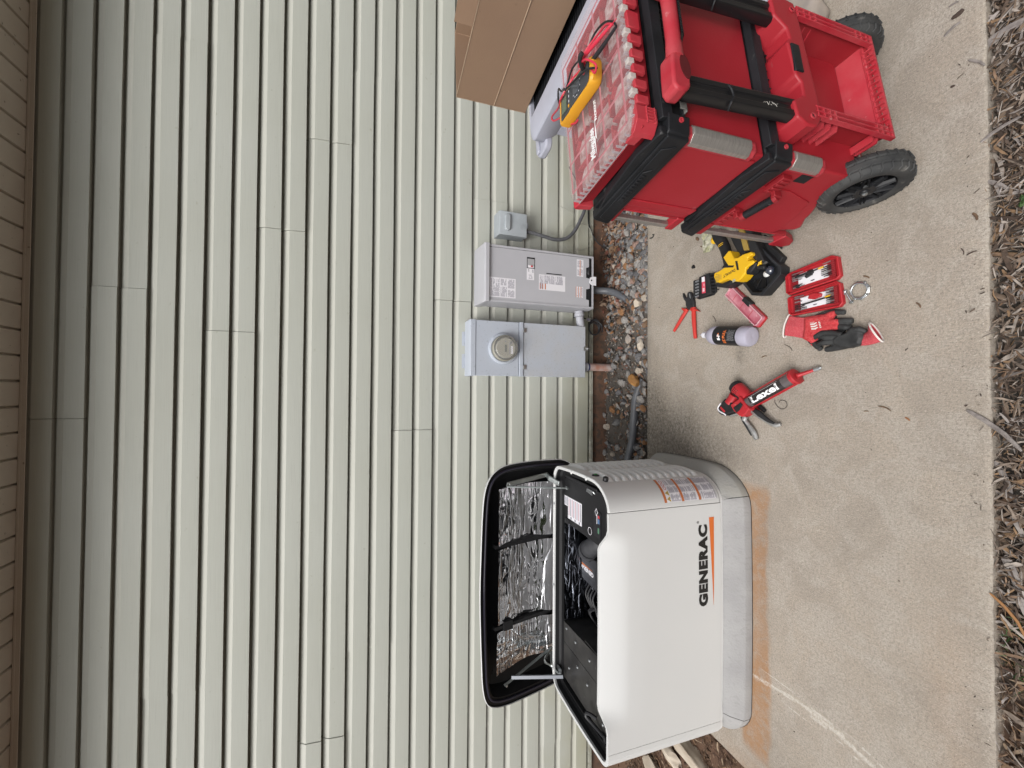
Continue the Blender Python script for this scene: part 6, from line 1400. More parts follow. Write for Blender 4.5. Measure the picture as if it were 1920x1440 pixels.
# ---- lubricant bottle
t = thing('bottle', 'pale grey squeeze bottle with a black label, lying on its side on the concrete', 'bottle', (.265, 1.50, 0))
A2 = Vector((.285, 1.652, .047)); B2 = Vector((.2465, 1.392, .0455)); ab = (B2-A2).normalized(); Lb = (B2-A2).length
M_milk = mat('milky_plastic', (.40, .385, .46), .35, sss=.15, bump=(30, .15), var=(10, (.34, .33, .40), .7)); M_liq = mat('liquid_level', (.30, .29, .36), .4)
M_lbl = mat('black_label', (.012, .012, .014), .4)
mb = MB(); rr_ = .0455
mb.lathe([(.014, -.004), (.016, .004), (.018, .006), (.030, .018), (.040, .034), (rr_, .052), (rr_, .075), (rr_-.0015, .078), (rr_-.0015, Lb-.056), (rr_, Lb-.053), (rr_, Lb-.014), (.040, Lb-.004), (.030, Lb), (.0, Lb-.004)], A2, ab, 36); bo = mb.build('bottle_body', M_milk, t, world=True)
mb = MB(); mb.lathe([(rr_-.0010, .076), (rr_-.0002, .0765), (rr_-.0002, Lb-.0545), (rr_-.0010, Lb-.054)], A2, ab, 40); lb_ = mb.build('wrap_label', M_lbl, t, world=True)
mb = MB(); mb.lathe([(.0135, -.026), (.0155, -.024), (.0155, -.006), (.0145, -.004)], A2, ab, 22); mb.lathe([(.0, -.030), (.010, -.029), (.0135, -.026)], A2, ab, 22); cp_ = mb.build('screw_cap', mat('white_cap', (.62, .62, .66), .35), t, world=True)
mb = MB(); mb.lathe([(.0012, -.052), (.002, -.050), (.0045, -.034), (.008, -.030)], A2, ab, 14); sub(mb, 'spout', M_milk, cp_, t)
def wrapb(mb_, along, r, off=0.0):
    up_ = (Vector((0, 0, 1))-ab*ab.z).normalized(); sd_ = ab.cross(up_).normalized(); out = []
    for x, y, z in mb_.v:   # x: round the girth (reading direction), y: up = towards cap
        th = x/r+off; p = A2+ab*(along-y)+up_*((r+z)*math.cos(th))-sd_*((r+z)*math.sin(th)); out.append(tuple(p))
    mb_.v = out; return mb_
def subdiv(mb_, cuts=2):
    bm = bmesh.new(); me = bpy.data.meshes.new('q'); me.from_pydata(mb_.v, [], mb_.f); bm.from_mesh(me); bmesh.ops.triangulate(bm, faces=bm.faces); bmesh.ops.subdivide_edges(bm, edges=bm.edges, cuts=cuts); o = MB(); o.add([v.co[:] for v in bm.verts], [tuple(v.index for v in f.verts) for f in bm.faces]); bm.free(); bpy.data.meshes.remove(me); return o
M_olet = mat('orange_print', (.70, .17, .035), .4)
tx = subdiv(text('EZ PULL', .0200, (-.036, 0, 0), (1, 0, 0), (0, 1, 0), .0006, sx=.92)); lt1 = wrapb(tx, .152, rr_+.0006, -.10)
tx = subdiv(text('E-P', .0200, (-.022, 0, 0), (1, 0, 0), (0, 1, 0), .0014)); lt2 = wrapb(tx, .122, rr_+.0006, -.05)
ln = MB()
rs = random.Random(2)
for i in range(7):
    y = -i*.0052; x = -.022
    while x < .026: l = rs.uniform(.004, .010); ln.add([(x, y, 0), (x+l, y, 0), (x+l, y+.0016, 0), (x, y+.0016, 0)], [(0, 1, 2, 3)]); x += l+.0016
ln.add([(-.022, .008, 0), (.016, .008, 0), (.016, .0115, 0), (-.022, .0115, 0)], [(0, 1, 2, 3)])
ln = wrapb(ln, .168, rr_+.0006, -.05); bar_ = MB(); bar_.add([(-.006, .006, .0004), (.010, .006, .0004), (.010, .011, .0004), (-.006, .011, .0004)], [(0, 1, 2, 3)]); wrapb(bar_, .122, rr_+.0008, 0)
mb = MB(); mb.merge(lt1, 0); mb.merge(lt2, 1); mb.merge(ln, 2); mb.merge(bar_, 0); sub(mb, 'label_lettering', [M_olet, M_wlet, mat('grey_print', (.30, .30, .31), .5)], lb_, t, fixn=False, smooth=False)
# ---- clear-lidded case
t = thing('accessory_case', 'narrow clear-lidded red case with a black latch, closed, touching the bottle', 'tool case', (.40, 1.46, 0))
def case_poly(e=0): 
    c = Vector((.3955, 1.4585)); L_ = Vector((-.168, -.160)); w_ = Vector((-.160, .168)); L_.normalize(); w_.normalize(); hl, hw_ = .125-e, .030-e
    P = [(-hl, -hw_), (hl-.006, -hw_), (hl, -hw_+.006), (hl, hw_-.006), (hl-.006, hw_), (-hl, hw_)]; return [tuple(c+L_*a+w_*b_) for a, b_ in P]
M_pink = mat('frosted_pink_lid', (.36, .075, .11), .32, bump=(30, .4), var=(14, (.56, .26, .30), .9), dirt=(50, (.60, .36, .38), .62))
mb = MB(); mb.prism(case_poly(), .001, .016, 'z'); cs = mb.build('case_base', M_redt, t, world=True, bevel=.002)
mb = MB(); mb.loops([[(x, y, .016) for x, y in case_poly(.002)], [(x, y, .027) for x, y in case_poly(.003)], [(x, y, .030) for x, y in case_poly(.005)], [(x, y, .030) for x, y in case_poly(.010)], [(x, y, .0245) for x, y in case_poly(.012)]], cap1=True); li = mb.build('clear_lid', M_pink, t, world=True, bevel=.001)
mb = MB(); p_ = case_poly(.0055); mb.tube([(x, y, .0305) for x, y in p_], .0013, 5, closed=True); sub(mb, 'lid_edge', mat('bright_edge', (.66, .48, .50), .3), li, t)
Lc = Vector((-.168, -.160, 0)).normalized(); Wc = Vector((-.160, .168, 0)).normalized(); Cc = Vector((.3955, 1.4585, 0))
def cbox(a0, a1, b0, b1, z0, z1, mb):
    P = [Cc+Lc*a+Wc*b_ for a, b_ in ((a0, b0), (a1, b0), (a1, b1), (a0, b1))]; mb.prism([(p.x, p.y) for p in P], z0, z1, 'z'); return mb
mb = cbox(-.022, .028, -.036, -.014, .004, .033, MB()); mb.build('latch', M_rubber, t, world=True, bevel=.003)
mb = MB()
for a in (-.10, -.085, .07, .10): cbox(a, a+.008, .028, .036, .006, .018, mb)
mb.build('hinge_knuckle', M_redt, t, world=True, bevel=.001)
mb = MB()
for a in (-.07, -.01, .055): cbox(a, a+.002, -.016, .018, .0246, .0252, mb)
sub(mb, 'divider', M_redt, li, t)
# ---- cable cutter
t = thing('cable_cutter', 'ratchet cable cutter with black head and two spread red handles', 'cable cutter', (.43, 1.82, 0))
M_tool = mat('blued_steel', (.028, .028, .030), .42, metal=.3, bump=(60, .3), dirt=(60, (.09, .085, .08), .66))
mb = MB(); mb.prism([(.452, 1.824), (.470, 1.836), (.492, 1.838), (.508, 1.852), (.526, 1.860), (.545, 1.860), (.532, 1.851), (.520, 1.846), (.510, 1.836), (.517, 1.826), (.533, 1.826), (.541, 1.815), (.536, 1.800), (.520, 1.790), (.500, 1.782), (.474, 1.776), (.452, 1.776), (.446, 1.790), (.444, 1.812)], .004, .018, 'z')
hd = mb.build('cutter_head', M_tool, t, world=True, bevel=.002)
mb = MB(); mb.lathe([(.009, 0), (.009, .003), (.004, .004), (.0, .004)], (.498, 1.808, .018), (0, 0, 1), 18); mb.lathe([(.005, 0), (.005, .003), (.0, .003)], (.470, 1.800, .018), (0, 0, 1), 12); sub(mb, 'pivot_bolt', M_tool, hd, t)
mb = MB(); mb.prism([(.500, 1.796), (.528, 1.803), (.530, 1.808), (.503, 1.803)], .018, .0195, 'z'); sub(mb, 'ratchet_slot', M_steel, hd, t)
M_vred = mat('vinyl_red', (.50, .035, .025), .38, var=(20, (.42, .03, .025), .5))
for nm_, P_, R_ in (('h', [(.452, 1.830, .012), (.430, 1.850, .013), (.390, 1.889, .014), (.345, 1.934, .013)], [.012, .0105, .011, .0095, .008]), ('h', [(.450, 1.782, .012), (.420, 1.782, .013), (.355, 1.777, .014), (.284, 1.770, .013)], [.0135, .0125, .0125, .011, .0095])):
    hh = limb(P_, R_, (1, .9), 'handle', M_vred, t)
mb = MB(); mb.prism([(.466, 1.872), (.458, 1.850), (.446, 1.830), (.434, 1.842), (.448, 1.858)], .004, .022, 'z'); mb.build('finger_guard', M_vred, t, world=True, bevel=.003)
mb = MB(); mb.prism([(.452, 1.800), (.446, 1.770), (.420, 1.736), (.430, 1.770), (.434, 1.800)], .004, .022, 'z'); mb.build('finger_guard', M_vred, t, world=True, bevel=.003)
# ---- socket / driver bit holder
t = thing('bit_holder', 'black rail case of driver bits with a red label, touching the cable cutter', 'bit holder', (.54, 1.70, 0))
mb = MB(); mb.prism([(.590, 1.772), (.602, 1.700), (.602, 1.645), (.585, 1.638), (.500, 1.632), (.488, 1.650), (.486, 1.745), (.500, 1.776), (.560, 1.785)], .002, .012, 'z'); mb.prism([(.595, 1.722), (.600, 1.655), (.494, 1.640), (.490, 1.725)], .012, .034, 'z')
mb.box(.494, .588, 1.752, 1.768, .012, .030); mb.build('holder_body', M_rubber, t, world=True, bevel=.003)
for i in range(6):
    c = Vector((.578-i*.0158, 1.7545, .024)); mb = MB(); mb.tube([c, c+Vector((.001, -.030, .004))], .0058, 6); b_ = mb.build('bit_socket', M_steel, t, world=True)
for i in range(6):
    c = Vector((.592-i*.0165, 1.655, .026)); mb = MB(); mb.tube([c, c+Vector((-.004, -.050, -.006))], [.0038, .0030], 6); mb.build('driver_shank', M_tool, t, world=True)
mb = MB(); mb.prism([(.588, 1.701), (.587, 1.682), (.503, 1.676), (.505, 1.700)], .0341, .0353, 'z', 0); mb.prism([(.588, 1.701), (.587, 1.682), (.562, 1.680), (.563, 1.7005)], .0354, .0360, 'z', 1)
tx = text('SHW', .011, (.520, 1.6935, .0356), (0.0, -1, 0), (1, 0, 0), .0004); 
mb.box(.512, .530, 1.683, 1.687, .0354, .0358, 2); mb.box(.512, .530, 1.690, 1.694, .0354, .0358, 2); mb.box(.538, .552, 1.684, 1.687, .0354, .0358, 2)
mb.build('red_label', [mat('pink_red_label', (.60, .06, .10), .4), M_label, M_label], t, world=True, smooth=False)
# ---- yellow nailer resting on a black tray
t = thing('cordless_nailer', 'yellow and black cordless nailer lying on its side, handle running under the toolbox', 'nail gun', (.58, 1.45, 0))
M_yt = mat('tool_yellow', (.72, .43, .012), .42, bump=(120, .12), var=(20, (.66, .38, .012), .5)); M_yd = mat('dull_brass', (.36, .25, .06), .5, var=(40, (.28, .18, .04), .7))
head = [(.563, 1.556), (.570, 1.510), (.580, 1.474), (.606, 1.492), (.624, 1.503), (.627, 1.496), (.645, 1.470), (.640, 1.460), (.602, 1.441), (.598, 1.420), (.604, 1.395), (.603, 1.352), (.592, 1.346), (.585, 1.352), (.584, 1.369), (.568, 1.371), (.565, 1.342), (.555, 1.336), (.548, 1.345), (.541, 1.379), (.518, 1.381), (.500, 1.402), (.492, 1.424), (.500, 1.450), (.516, 1.475), (.511, 1.525), (.519, 1.545), (.545, 1.556)]
mb = MB(); mb.prism(head, .045, .100, 'z'); hd = mb.build('nailer_housing', M_yt, t, world=True, bevel=.008, seg=4)
mb = MB(); mb.prism([(.563, 1.556), (.556, 1.580), (.520, 1.578), (.500, 1.556), (.488, 1.515), (.500, 1.460), (.530, 1.452), (.545, 1.50)], .012, .078, 'z'); mb.build('motor_cap', M_rubber, t, world=True, bevel=.010, seg=4)
mb = MB()
for i in range(5): mb.box(.524, .548, 1.512+i*.0075, 1.5145+i*.0075, .1000, .1010)
for i in range(6): mb.tube([(.516+i*.0075, 1.545, .1003), (.514+i*.0075, 1.525, .1003)], .0012, 5)
sub(mb, 'vent_groove', M_yd, hd, t)
mb = MB(); mb.prism([(.586, 1.433), (.583, 1.421), (.541, 1.413), (.543, 1.424)], .1000, .1012, 'z'); mb.prism([(.568, 1.438), (.585, 1.500), (.576, 1.508), (.561, 1.445)], .0998, .1008, 'z'); sub(mb, 'black_stripe', M_rubber, hd, t, bevel=.0005)
tx = text('DeWALT', .0190, (0, 0, 0), (1, 0, 0), (0, 1, 0), .0003); xs_ = [v[0] for v in tx.v]; k_ = .068/max(xs_)
a_ = Vector((.552, 1.433, .1012)); e_ = Vector((-.012, .068, 0)).normalized(); u_ = Vector((0, 0, 1)).cross(e_)
# upside down in the photo: reads towards the wall, tops toward the cutter side
tx.v = [tuple(a_+e_*(v[0]*k_)+u_*(v[1]*.95)) for v in tx.v]; sub(tx, 'tool_lettering', M_blk, hd, t, fixn=False, smooth=False)
mb = MB(); mb.merge(sticker(.016, .012, [(.1, .9, .1, .9, 3)], o=(.508, 1.434, .1012), ex=(-.3, 1, 0), ey=(-1, -.3, 0), seed=3)); sub(mb, 'rating_sticker', [mat('pale_sticker', (.45, .42, .28), .5), M_ink, M_ink], hd, t, fixn=False, smooth=False)
gh = limb([(.575, 1.500, .062), (.610, 1.505, .062), (.655, 1.520, .060), (.700, 1.538, .060), (.745, 1.565, .062), (.775, 1.575, .062)], [.020, .024, .024, .025, .027, .024], (1, .95), 'grip', M_rubber, t, n=16)
mb = MB()
for du in (0, .008): mb.tube([(.693+du, 1.520, .082), (.690+du, 1.530, .0855), (.687+du, 1.545, .084)], .0014, 5)
sub(mb, 'grip_stripe', M_yt, gh, t)
mb = MB(); mb.ball((.742, 1.600, .056), .016, (1.2, 1, .8)); mb.build('hang_hook', M_yt, t, world=True)
mb = MB(); mb.prism([(.570, 1.500), (.645, 1.470), (.735, 1.515), (.740, 1.46), (.600, 1.40)], .030, .050, 'z'); mb.build('tool_frame', M_tool, t, world=True, bevel=.004)
mb = MB(); mb.prism([(.76, 1.446), (.628, 1.409), (.622, 1.382), (.75, 1.415)], .050, .078, 'z'); mg = mb.build('magazine_strip', M_yd, t, world=True, bevel=.002)
mb = MB(); mb.prism([(.74, 1.405), (.60, 1.372), (.545, 1.335), (.552, 1.306), (.66, 1.350), (.75, 1.375)], .030, .082, 'z'); mb.build('magazine', M_tool, t, world=True, bevel=.004)
mb = MB(); mb.prism([(.528, 1.386), (.512, 1.382), (.513, 1.362), (.530, 1.345), (.549, 1.328), (.560, 1.340), (.548, 1.358)], .050, .094, 'z'); mb.tube([(.536, 1.345, .07), (.527, 1.311, .066)], .010, 12); mb.build('nose', M_rubber, t, world=True, bevel=.005)
mb = MB(); mb.box(.541, .553, 1.318, 1.330, .076, .086); mb.tube([(.536, 1.330, .088), (.548, 1.322, .088), (.553, 1.312, .086)], .003, 6); mb.build('depth_wheel', M_yt, t, world=True, bevel=.003)
# tray
t = thing('black_tray', 'black plastic angular tray holding loose parts, under the nose of the yellow nailer', 'tray', (.51, 1.35, 0))
rim = [(.530, 1.470), (.500, 1.440), (.425, 1.385), (.412, 1.335), (.482, 1.248), (.515, 1.246), (.545, 1.275), (.640, 1.350), (.640, 1.440)]
cx_, cy_ = .525, 1.355
def shr(P, f, z): return [(cx_+(x-cx_)*f, cy_+(y-cy_)*f, z) for x, y in P]
mb = MB(); mb.loops([shr(rim, .93, .0), shr(rim, .96, .012), shr(rim, 1.0, .052), shr(rim, 1.0, .060), shr(rim, .86, .060), shr(rim, .80, .018)], cap0=True, cap1=True); tr_ = mb.build('tray_body', mat('tray_black', (.012, .0125, .014), .5, spec=.35, bump=(120, .15), var=(8, (.035, .037, .042), .7)), t, world=True, ang=25, bevel=.0015)
mb = MB()
for i in range(11): a = Vector((.428+i*.0045, 1.382-i*.0035, 0)); 
for i in range(12): mb.box(.455+.0*i, .500, 1.345+i*.0065, 1.3485+i*.0065, .018, .026)
mb.tube([(.452, 1.395, .026), (.480, 1.372, .032), (.500, 1.362, .026)], .0022, 6); sub(mb, 'moulded_ridge', M_blks, tr_, t)
mb = MB(); mb.ball((.514, 1.305, .050), .020, (1, 1, .8), 20); mb.build('lens_dome', mat('glossy_dark_lens', (.03, .035, .05), .08, coat=1.0, spec=.8), t, world=True)
mb = MB(); mb.ball((.503, 1.317, .052), .0145, (1, 1.1, .7), 16); mb.build('white_bulb', mat('white_bulb', (.62, .62, .60), .3), t, world=True)
mb = MB(); mb.prism([(.545, 1.300), (.570, 1.330), (.568, 1.345), (.540, 1.322)], .062, .066, 'z'); mb.build('metal_flap', M_steel, t, world=True)
# black bag behind tray, in the shade of the toolbox
mb = MB()
mb.prism([(.56, 1.262), (.66, 1.345), (.70, 1.42), (.66, 1.40), (.55, 1.32), (.535, 1.28)], .001, .030, 'z')
for i in range(4): mb.tube([(.598+i*.012, 1.268+i*.012, .026), (.645+i*.012, 1.310+i*.012, .030)], .0045, 6)
tag(mb.build('black_strap_case', M_rubber, bevel=.004), 'flat black ribbed case lying between the tray and the toolbox', 'tool case')
# ---- bit sets
def bitset(label, outer, seed, red_shield=False):
    t = thing('bit_case', label, 'bit set', (sum(p[0] for p in outer)/len(outer), sum(p[1] for p in outer)/len(outer), 0))
    c = Vector((sum(p[0] for p in outer)/len(outer), sum(p[1] for p in outer)/len(outer)))
    def s_(d): 
        out = []
        n = len(outer)
        for i in range(n):
            a, q = Vector(outer[i-1]), Vector(outer[(i+1) % n]); tt = (q-a).normalized(); nn_ = Vector((-tt.y, tt.x)); p = Vector(outer[i])
            if nn_.dot(c-p) < 0: nn_ = -nn_
            out.append(tuple(p+nn_*d))
        return out
    mb = MB(); r3 = lambda P, z: [(x, y, z) for x, y in P]
    mb.loops([r3(s_(.002), .0), r3(s_(0), .004), r3(s_(0), .018), r3(s_(.003), .020), r3(s_(.0055), .020), r3(s_(.007), .006)], cap0=True, cap1=True); sh = mb.build('case_shell', M_redt, t, world=True, ang=25, bevel=.0008)
    # local axes: e1 along the long side (towards the viewer), e2 across
    A_ = (Vector(outer[0])+Vector(outer[-1]))/2; B_ = (Vector(outer[3])+Vector(outer[4]))/2; e1 = (B_-A_); Lx = e1.length; e1.normalize(); e2 = Vector((-e1.y, e1.x))
    if e2.x < 0: e2 = -e2
    C_ = (A_+B_)/2
    def P(a, b_, z): q = C_+e1*a*Lx/2+e2*b_*.040; return (q.x, q.y, z)
    mb = MB(); mb.add([P(-.55, -.62, .0075), P(.62, -.62, .0075), P(.62, .62, .0075), P(-.55, .62, .0075)], [(0, 1, 2, 3)]); card = mb.build('white_card', M_label, t, world=True, fixn=False)
    rs = random.Random(seed); bars = MB()
    for e_, s1 in ((-.68, -1), (.72, 1)):
        mbx = MB(); 
        q0, q1 = P(e_-.10, -.78, 0), P(e_+.10, .78, 0)
        pl = [P(e_-.11, -.78, 0)[:2], P(e_+.11, -.78, 0)[:2], P(e_+.11, .78, 0)[:2], P(e_-.11, .78, 0)[:2]]; mbx.prism(pl, .006, .0125, 'z')
        for k in range(9): b_ = -.70+k*.175; pl = [P(e_-.12, b_-.03, 0)[:2], P(e_+.12, b_-.03, 0)[:2], P(e_+.12, b_+.03, 0)[:2], P(e_-.12, b_+.03, 0)[:2]]; mbx.prism(pl, .0125, .0165, 'z')
        sub(mbx, 'bit_rack', M_redd, sh, t)
    for side, nb in ((-1, 9), (1, 9)):
        for k in range(nb):
            b_ = -.70+k*.175+.03; 
            if rs.random() < .12: continue
            ln_ = rs.choice([.18, .26, .34]); e_ = -.62 if side < 0 else .62; a0 = e_+side*.10; a1 = e_-side*ln_
            mbb = MB(); mbb.tube([P(a0, b_, .0145), P(a0-side*.14, b_, .0145), P(a0-side*.16, b_, .0145), P(a1, b_, .0145)], [.0030, .0030, .0020, .0016], 6)
            mbb.build('driver_bit', M_steel if rs.random() < .6 else M_tool, t, world=True)
    if red_shield:
        mb = MB(); mb.prism([P(a, b_, 0)[:2] for a, b_ in ((-.15, .62), (.05, .70), (.30, .45), (.28, .15), (.02, .05), (-.2, .25))], .008, .019, 'z'); mb.build('bit_sleeve', M_redt, t, world=True, bevel=.003)
        mb = MB(); mb.tube([P(-.45, -.18, .014), P(.62, -.02, .014)], .0032, 6); mb.build('long_bit', M_tool, t, world=True)
    else:
        mb = MB(); mb.tube([P(-.60, .38, .015), P(-.05, .40, .016)], .0045, 8); mb.tube([P(-.08, .38, .016), P(.06, .36, .016)], .009, 10); mb.tube([P(-.20, .08, .015), P(.02, .20, .015)], .007, 10); mb.tube([P(.05, .38, .015), P(.32, .45, .015)], .003, 8); mb.build('bit_driver', M_tool, t, world=True)
        mb = MB(); mb.lathe([(.0, 0), (.007, .0), (.007, .010), (.0, .011)], P(-.55, -.60, .008), (0, 0, 1), 14); mb.build('nut_socket', M_tool, t, world=True)
    mb = MB(); a_, b_ = (.28, .42) if not red_shield else (.42, .02); mb.tube([P(a_, b_, .015), P(a_+.18, b_+.02, .015)], .0036, 6); mb.build('yellow_bit', M_yt, t, world=True)
    mb = MB()
    for k in range(5): p = P(-.05+.02*k, -.40-.03*(k % 2), .0079); mb.box(p[0]-.0015, p[0]+.0015, p[1]-.004, p[1]+.004, .0078, .0080)
    sub(mb, 'card_print', M_ink, card, t)
    return t, sh
bitset('open red driver bit case half nearer the toolbox, white card inside', [(.482, 1.262), (.491, 1.240), (.512, 1.078), (.501, 1.056), (.430, 1.047), (.417, 1.060), (.399, 1.245), (.412, 1.259)], 3)
_, shB = bitset('open red driver bit case half touching the glove, with red sleeve and long bit', [(.386, 1.253), (.394, 1.237), (.413, 1.064), (.401, 1.048), (.328, 1.039), (.314, 1.052), (.312, 1.230), (.322, 1.248)], 5, True)
# ---- hose clamp ring and bolts
M_zn = mat('bright_zinc', (.60, .62, .63), .25, metal=.95, var=(60, (.40, .42, .43), .5))
mb = MB(); rg = [( .361+.028*math.cos(a)*(1+.03*math.sin(3*a)), .992+.0265*math.sin(a), .006+.0035*math.sin(a+.7)) for a in np.linspace(0, 2*math.pi, 33)[:-1]]
mb.tube(rg, .0045, 8, closed=True, sq=(1, .8)); mb.tube([(x*.93+.361*.07, y*.93+.992*.07, z+.004) for x, y, z in rg], .0030, 8, closed=True); 
for a in range(8): an = a*math.pi/4+.2; mb.box(.361+.031*math.cos(an)-.0035, .361+.031*math.cos(an)+.0035, .992+.0295*math.sin(an)-.0035, .992+.0295*math.sin(an)+.0035, .002, .010)
tag(mb.build('conduit_locknut', M_zn, bevel=.0008), 'round zinc-plated conduit ring lying beside the two bolts', 'ring')
def bolt(a, c, label):
    a, c = Vector((*a, .006)), Vector((*c, .006)); t = thing('bolt', label, 'bolt', (a.x, a.y, 0), group='small zinc bolts beside the ring'); d = (c-a).normalized()
    mb = MB(); mb.tube([a, a+d*.006], .0062, 6); mb.lathe([(.0075, .006), (.0075, .0075), (.003, .0075)], a, d, 16); mb.build('bolt_head', M_zn, t, world=True)
    mb = MB(); L_ = (c-a).length; mb.lathe([(.0029 if k % 2 else .0035, .0075+k*(L_-.0075)/24) for k in range(25)]+[(.0, L_)], a, d, 10); mb.build('bolt_shank', M_zn, t, world=True)
bolt((.374, 1.038), (.349, 1.049), 'short zinc bolt leaning against the edge of the open bit case')
bolt((.321, 1.017), (.362, 1.037), 'zinc bolt lying between the short bolt and the ring, hex head toward the glove')
# ---- gloves
M_knit = mat('red_knit', (.44, .025, .032), .9, bump=(420, 1.0, (1, 1, 1)), var=(160, (.60, .10, .10), .6), dirt=(60, (.42, .12, .11), .62)); M_knitp = mat('faded_red_knit', (.48, .05, .065), .9, bump=(420, 1.0), var=(200, (.56, .12, .13), .7))
M_nitr = mat('black_nitrile', (.018, .0185, .019), .55, spec=.35, bump=(150, .5), var=(22, (.06, .062, .062), .7), dirt=(50, (.13, .13, .125), .68)); M_hem = mat('white_hem', (.66, .62, .58), .9, bump=(300, .8))
def remesh(o, vx=.0022, sm=6):
    r_ = o.modifiers.new('remesh', 'REMESH'); r_.mode = 'VOXEL'; r_.voxel_size = vx; r_.use_smooth_shade = True
    s_ = o.modifiers.new('smooth', 'SMOOTH'); s_.iterations = sm; s_.factor = .6; return o
def pad(mb, P, z0, z1, e=.004, mid=.5):
    c = (sum(p[0] for p in P)/len(P), sum(p[1] for p in P)/len(P))
    def s_(f): return [(c[0]+(x-c[0])*f, c[1]+(y-c[1])*f) for x, y in P]
    mb.loops([[(x, y, z0) for x, y in s_(.90)], [(x, y, z0+(z1-z0)*.3) for x, y in s_(1.0)], [(x, y, z0+(z1-z0)*.75) for x, y in s_(.95)], [(x, y, z1) for x, y in s_(.75)]], cap0=True, cap1=True); return mb
g1 = thing('work_glove', 'red work glove lying back side up with a white mark, cuff toward the bottle', 'glove', (.25, 1.15, 0), group='pair of red and black work gloves')
mb = MB(); mb.loops([[(.315, 1.244, .003), (.276, 1.256, .001), (.236, 1.267, .003), (.237, 1.267, .019), (.276, 1.256, .026), (.314, 1.244, .019)], [(.303, 1.205, .002), (.262, 1.215, .001), (.226, 1.225, .002), (.227, 1.225, .022), (.264, 1.215, .030), (.302, 1.205, .022)], [(.293, 1.166, .002), (.252, 1.174, .001), (.213, 1.183, .002), (.214, 1.183, .022), (.253, 1.174, .029), (.292, 1.166, .022)]], cap0=True, cap1=True)
remesh(mb.build('cuff', M_knitp, g1, world=True), .0022, 4)
mb = MB(); mb.tube(smooth_path([(.3165, 1.2455, .004), (.276, 1.2585, .001), (.2345, 1.2695, .004), (.2345, 1.2695, .020), (.276, 1.2585, .028), (.3165, 1.2455, .020)], 5, closed=True), .0030, 8, closed=True); mb.build('cuff_hem', M_hem, g1, world=True)
mb = MB(); pad(mb, [(.300, 1.180), (.299, 1.12), (.297, 1.082), (.278, 1.070), (.258, 1.066), (.238, 1.066), (.226, 1.075), (.216, 1.110), (.200, 1.140), (.198, 1.165), (.212, 1.188)], .003, .034)
for P_ in ([(.285, 1.10, .018), (.292, 1.078, .020), (.294, 1.064, .019)], [(.264, 1.10, .022), (.261, 1.07, .024), (.260, 1.050, .022)], [(.248, 1.10, .024), (.244, 1.07, .024), (.241, 1.052, .023)], [(.230, 1.11, .022), (.226, 1.085, .022)], [(.215, 1.16, .018), (.198, 1.152, .016), (.184, 1.142, .014)]): mb.tube(P_, [.013, .012, .0105][:len(P_)], 12)
bk_ = remesh(mb.build('glove_back', M_knit, g1, world=True), .0022, 8)
mb = MB()
for P_, R_ in (([(.296, 1.150, .006), (.302, 1.12, .008), (.303, 1.085, .010), (.297, 1.060, .014), (.292, 1.036, .013)], [.006, .007, .009, .0105, .0095]), ([(.272, 1.085, .010), (.262, 1.055, .018), (.260, 1.035, .017), (.257, 1.010, .014)], [.009, .0115, .012, .0105]), ([(.246, 1.075, .012), (.241, 1.050, .018), (.237, 1.030, .018), (.232, 1.014, .014)], [.008, .0115, .0115, .010]),
               ([(.205, 1.150, .016), (.216, 1.132, .026), (.226, 1.105, .030), (.222, 1.070, .034), (.211, 1.037, .030)], [.008, .010, .010, .010, .009]), ([(.214, 1.150, .020), (.200, 1.158, .018), (.190, 1.145, .015), (.177, 1.133, .014), (.166, 1.120, .013)], [.007, .010, .011, .011, .010]), ([(.250, 1.07, .008), (.230, 1.055, .010), (.224, 1.04, .010)], [.010, .009, .008])): mb.tube(P_, R_, 12)
pad(mb, [(.296, 1.16), (.300, 1.10), (.29, 1.07), (.24, 1.06), (.212, 1.10), (.196, 1.14), (.205, 1.18)], .001, .014)
remesh(mb.build('rubber_fingers', M_nitr, g1, world=True), .0020, 5)
# printed mark conforming over the back (raised shape following its height)
tx = subdiv(text('Milw', .040, (.277, 1.158, .0355), (-1, -.15, 0), (-.15, -1, 0), .0010, shear=.35, sx=.55), 1)
mk = MB(); ex_ = Vector((-.97, -.25, 0)); ey_ = Vector((.20, -.98, 0)).normalized()
def mkq(a, b_, c, d): 
    o_ = Vector((.276, 1.150, .0358)); mk.add([o_+ex_*p[0]+ey_*p[1] for p in (a, b_, c, d)], [(0, 1, 2, 3)])
for i in range(4):
    x = i*.0095; mkq((x, .0), (x+.0055, -.001), (x+.010, .014), (x+.004, .013)); mkq((x+.004, .013), (x+.010, .014), (x+.006, .026), (x+.0025, .022))
for i in range(6): x = .002+i*.0065; mkq((x, .030), (x+.0042, .030), (x+.0046, .0365), (x+.0010, .0365))
mk.v = [(x, y, .0348-.25*max(0, abs(x-.250)-.012)**1.2*.9) for x, y, z in mk.v]
sub(mk, 'printed_mark', M_hem, bk_, g1, fixn=False, smooth=False)
g2 = thing('work_glove', 'black-palmed work glove lying palm up with a red cuff curled open, nearer the mulch', 'glove', (.19, 1.02, 0), group='pair of red and black work gloves')
mb = MB(); pad(mb, [(.192, .966), (.214, .972), (.221, .990), (.220, 1.020), (.208, 1.060), (.196, 1.075), (.178, 1.072), (.162, 1.048), (.160, 1.010), (.168, .975)], .002, .036)
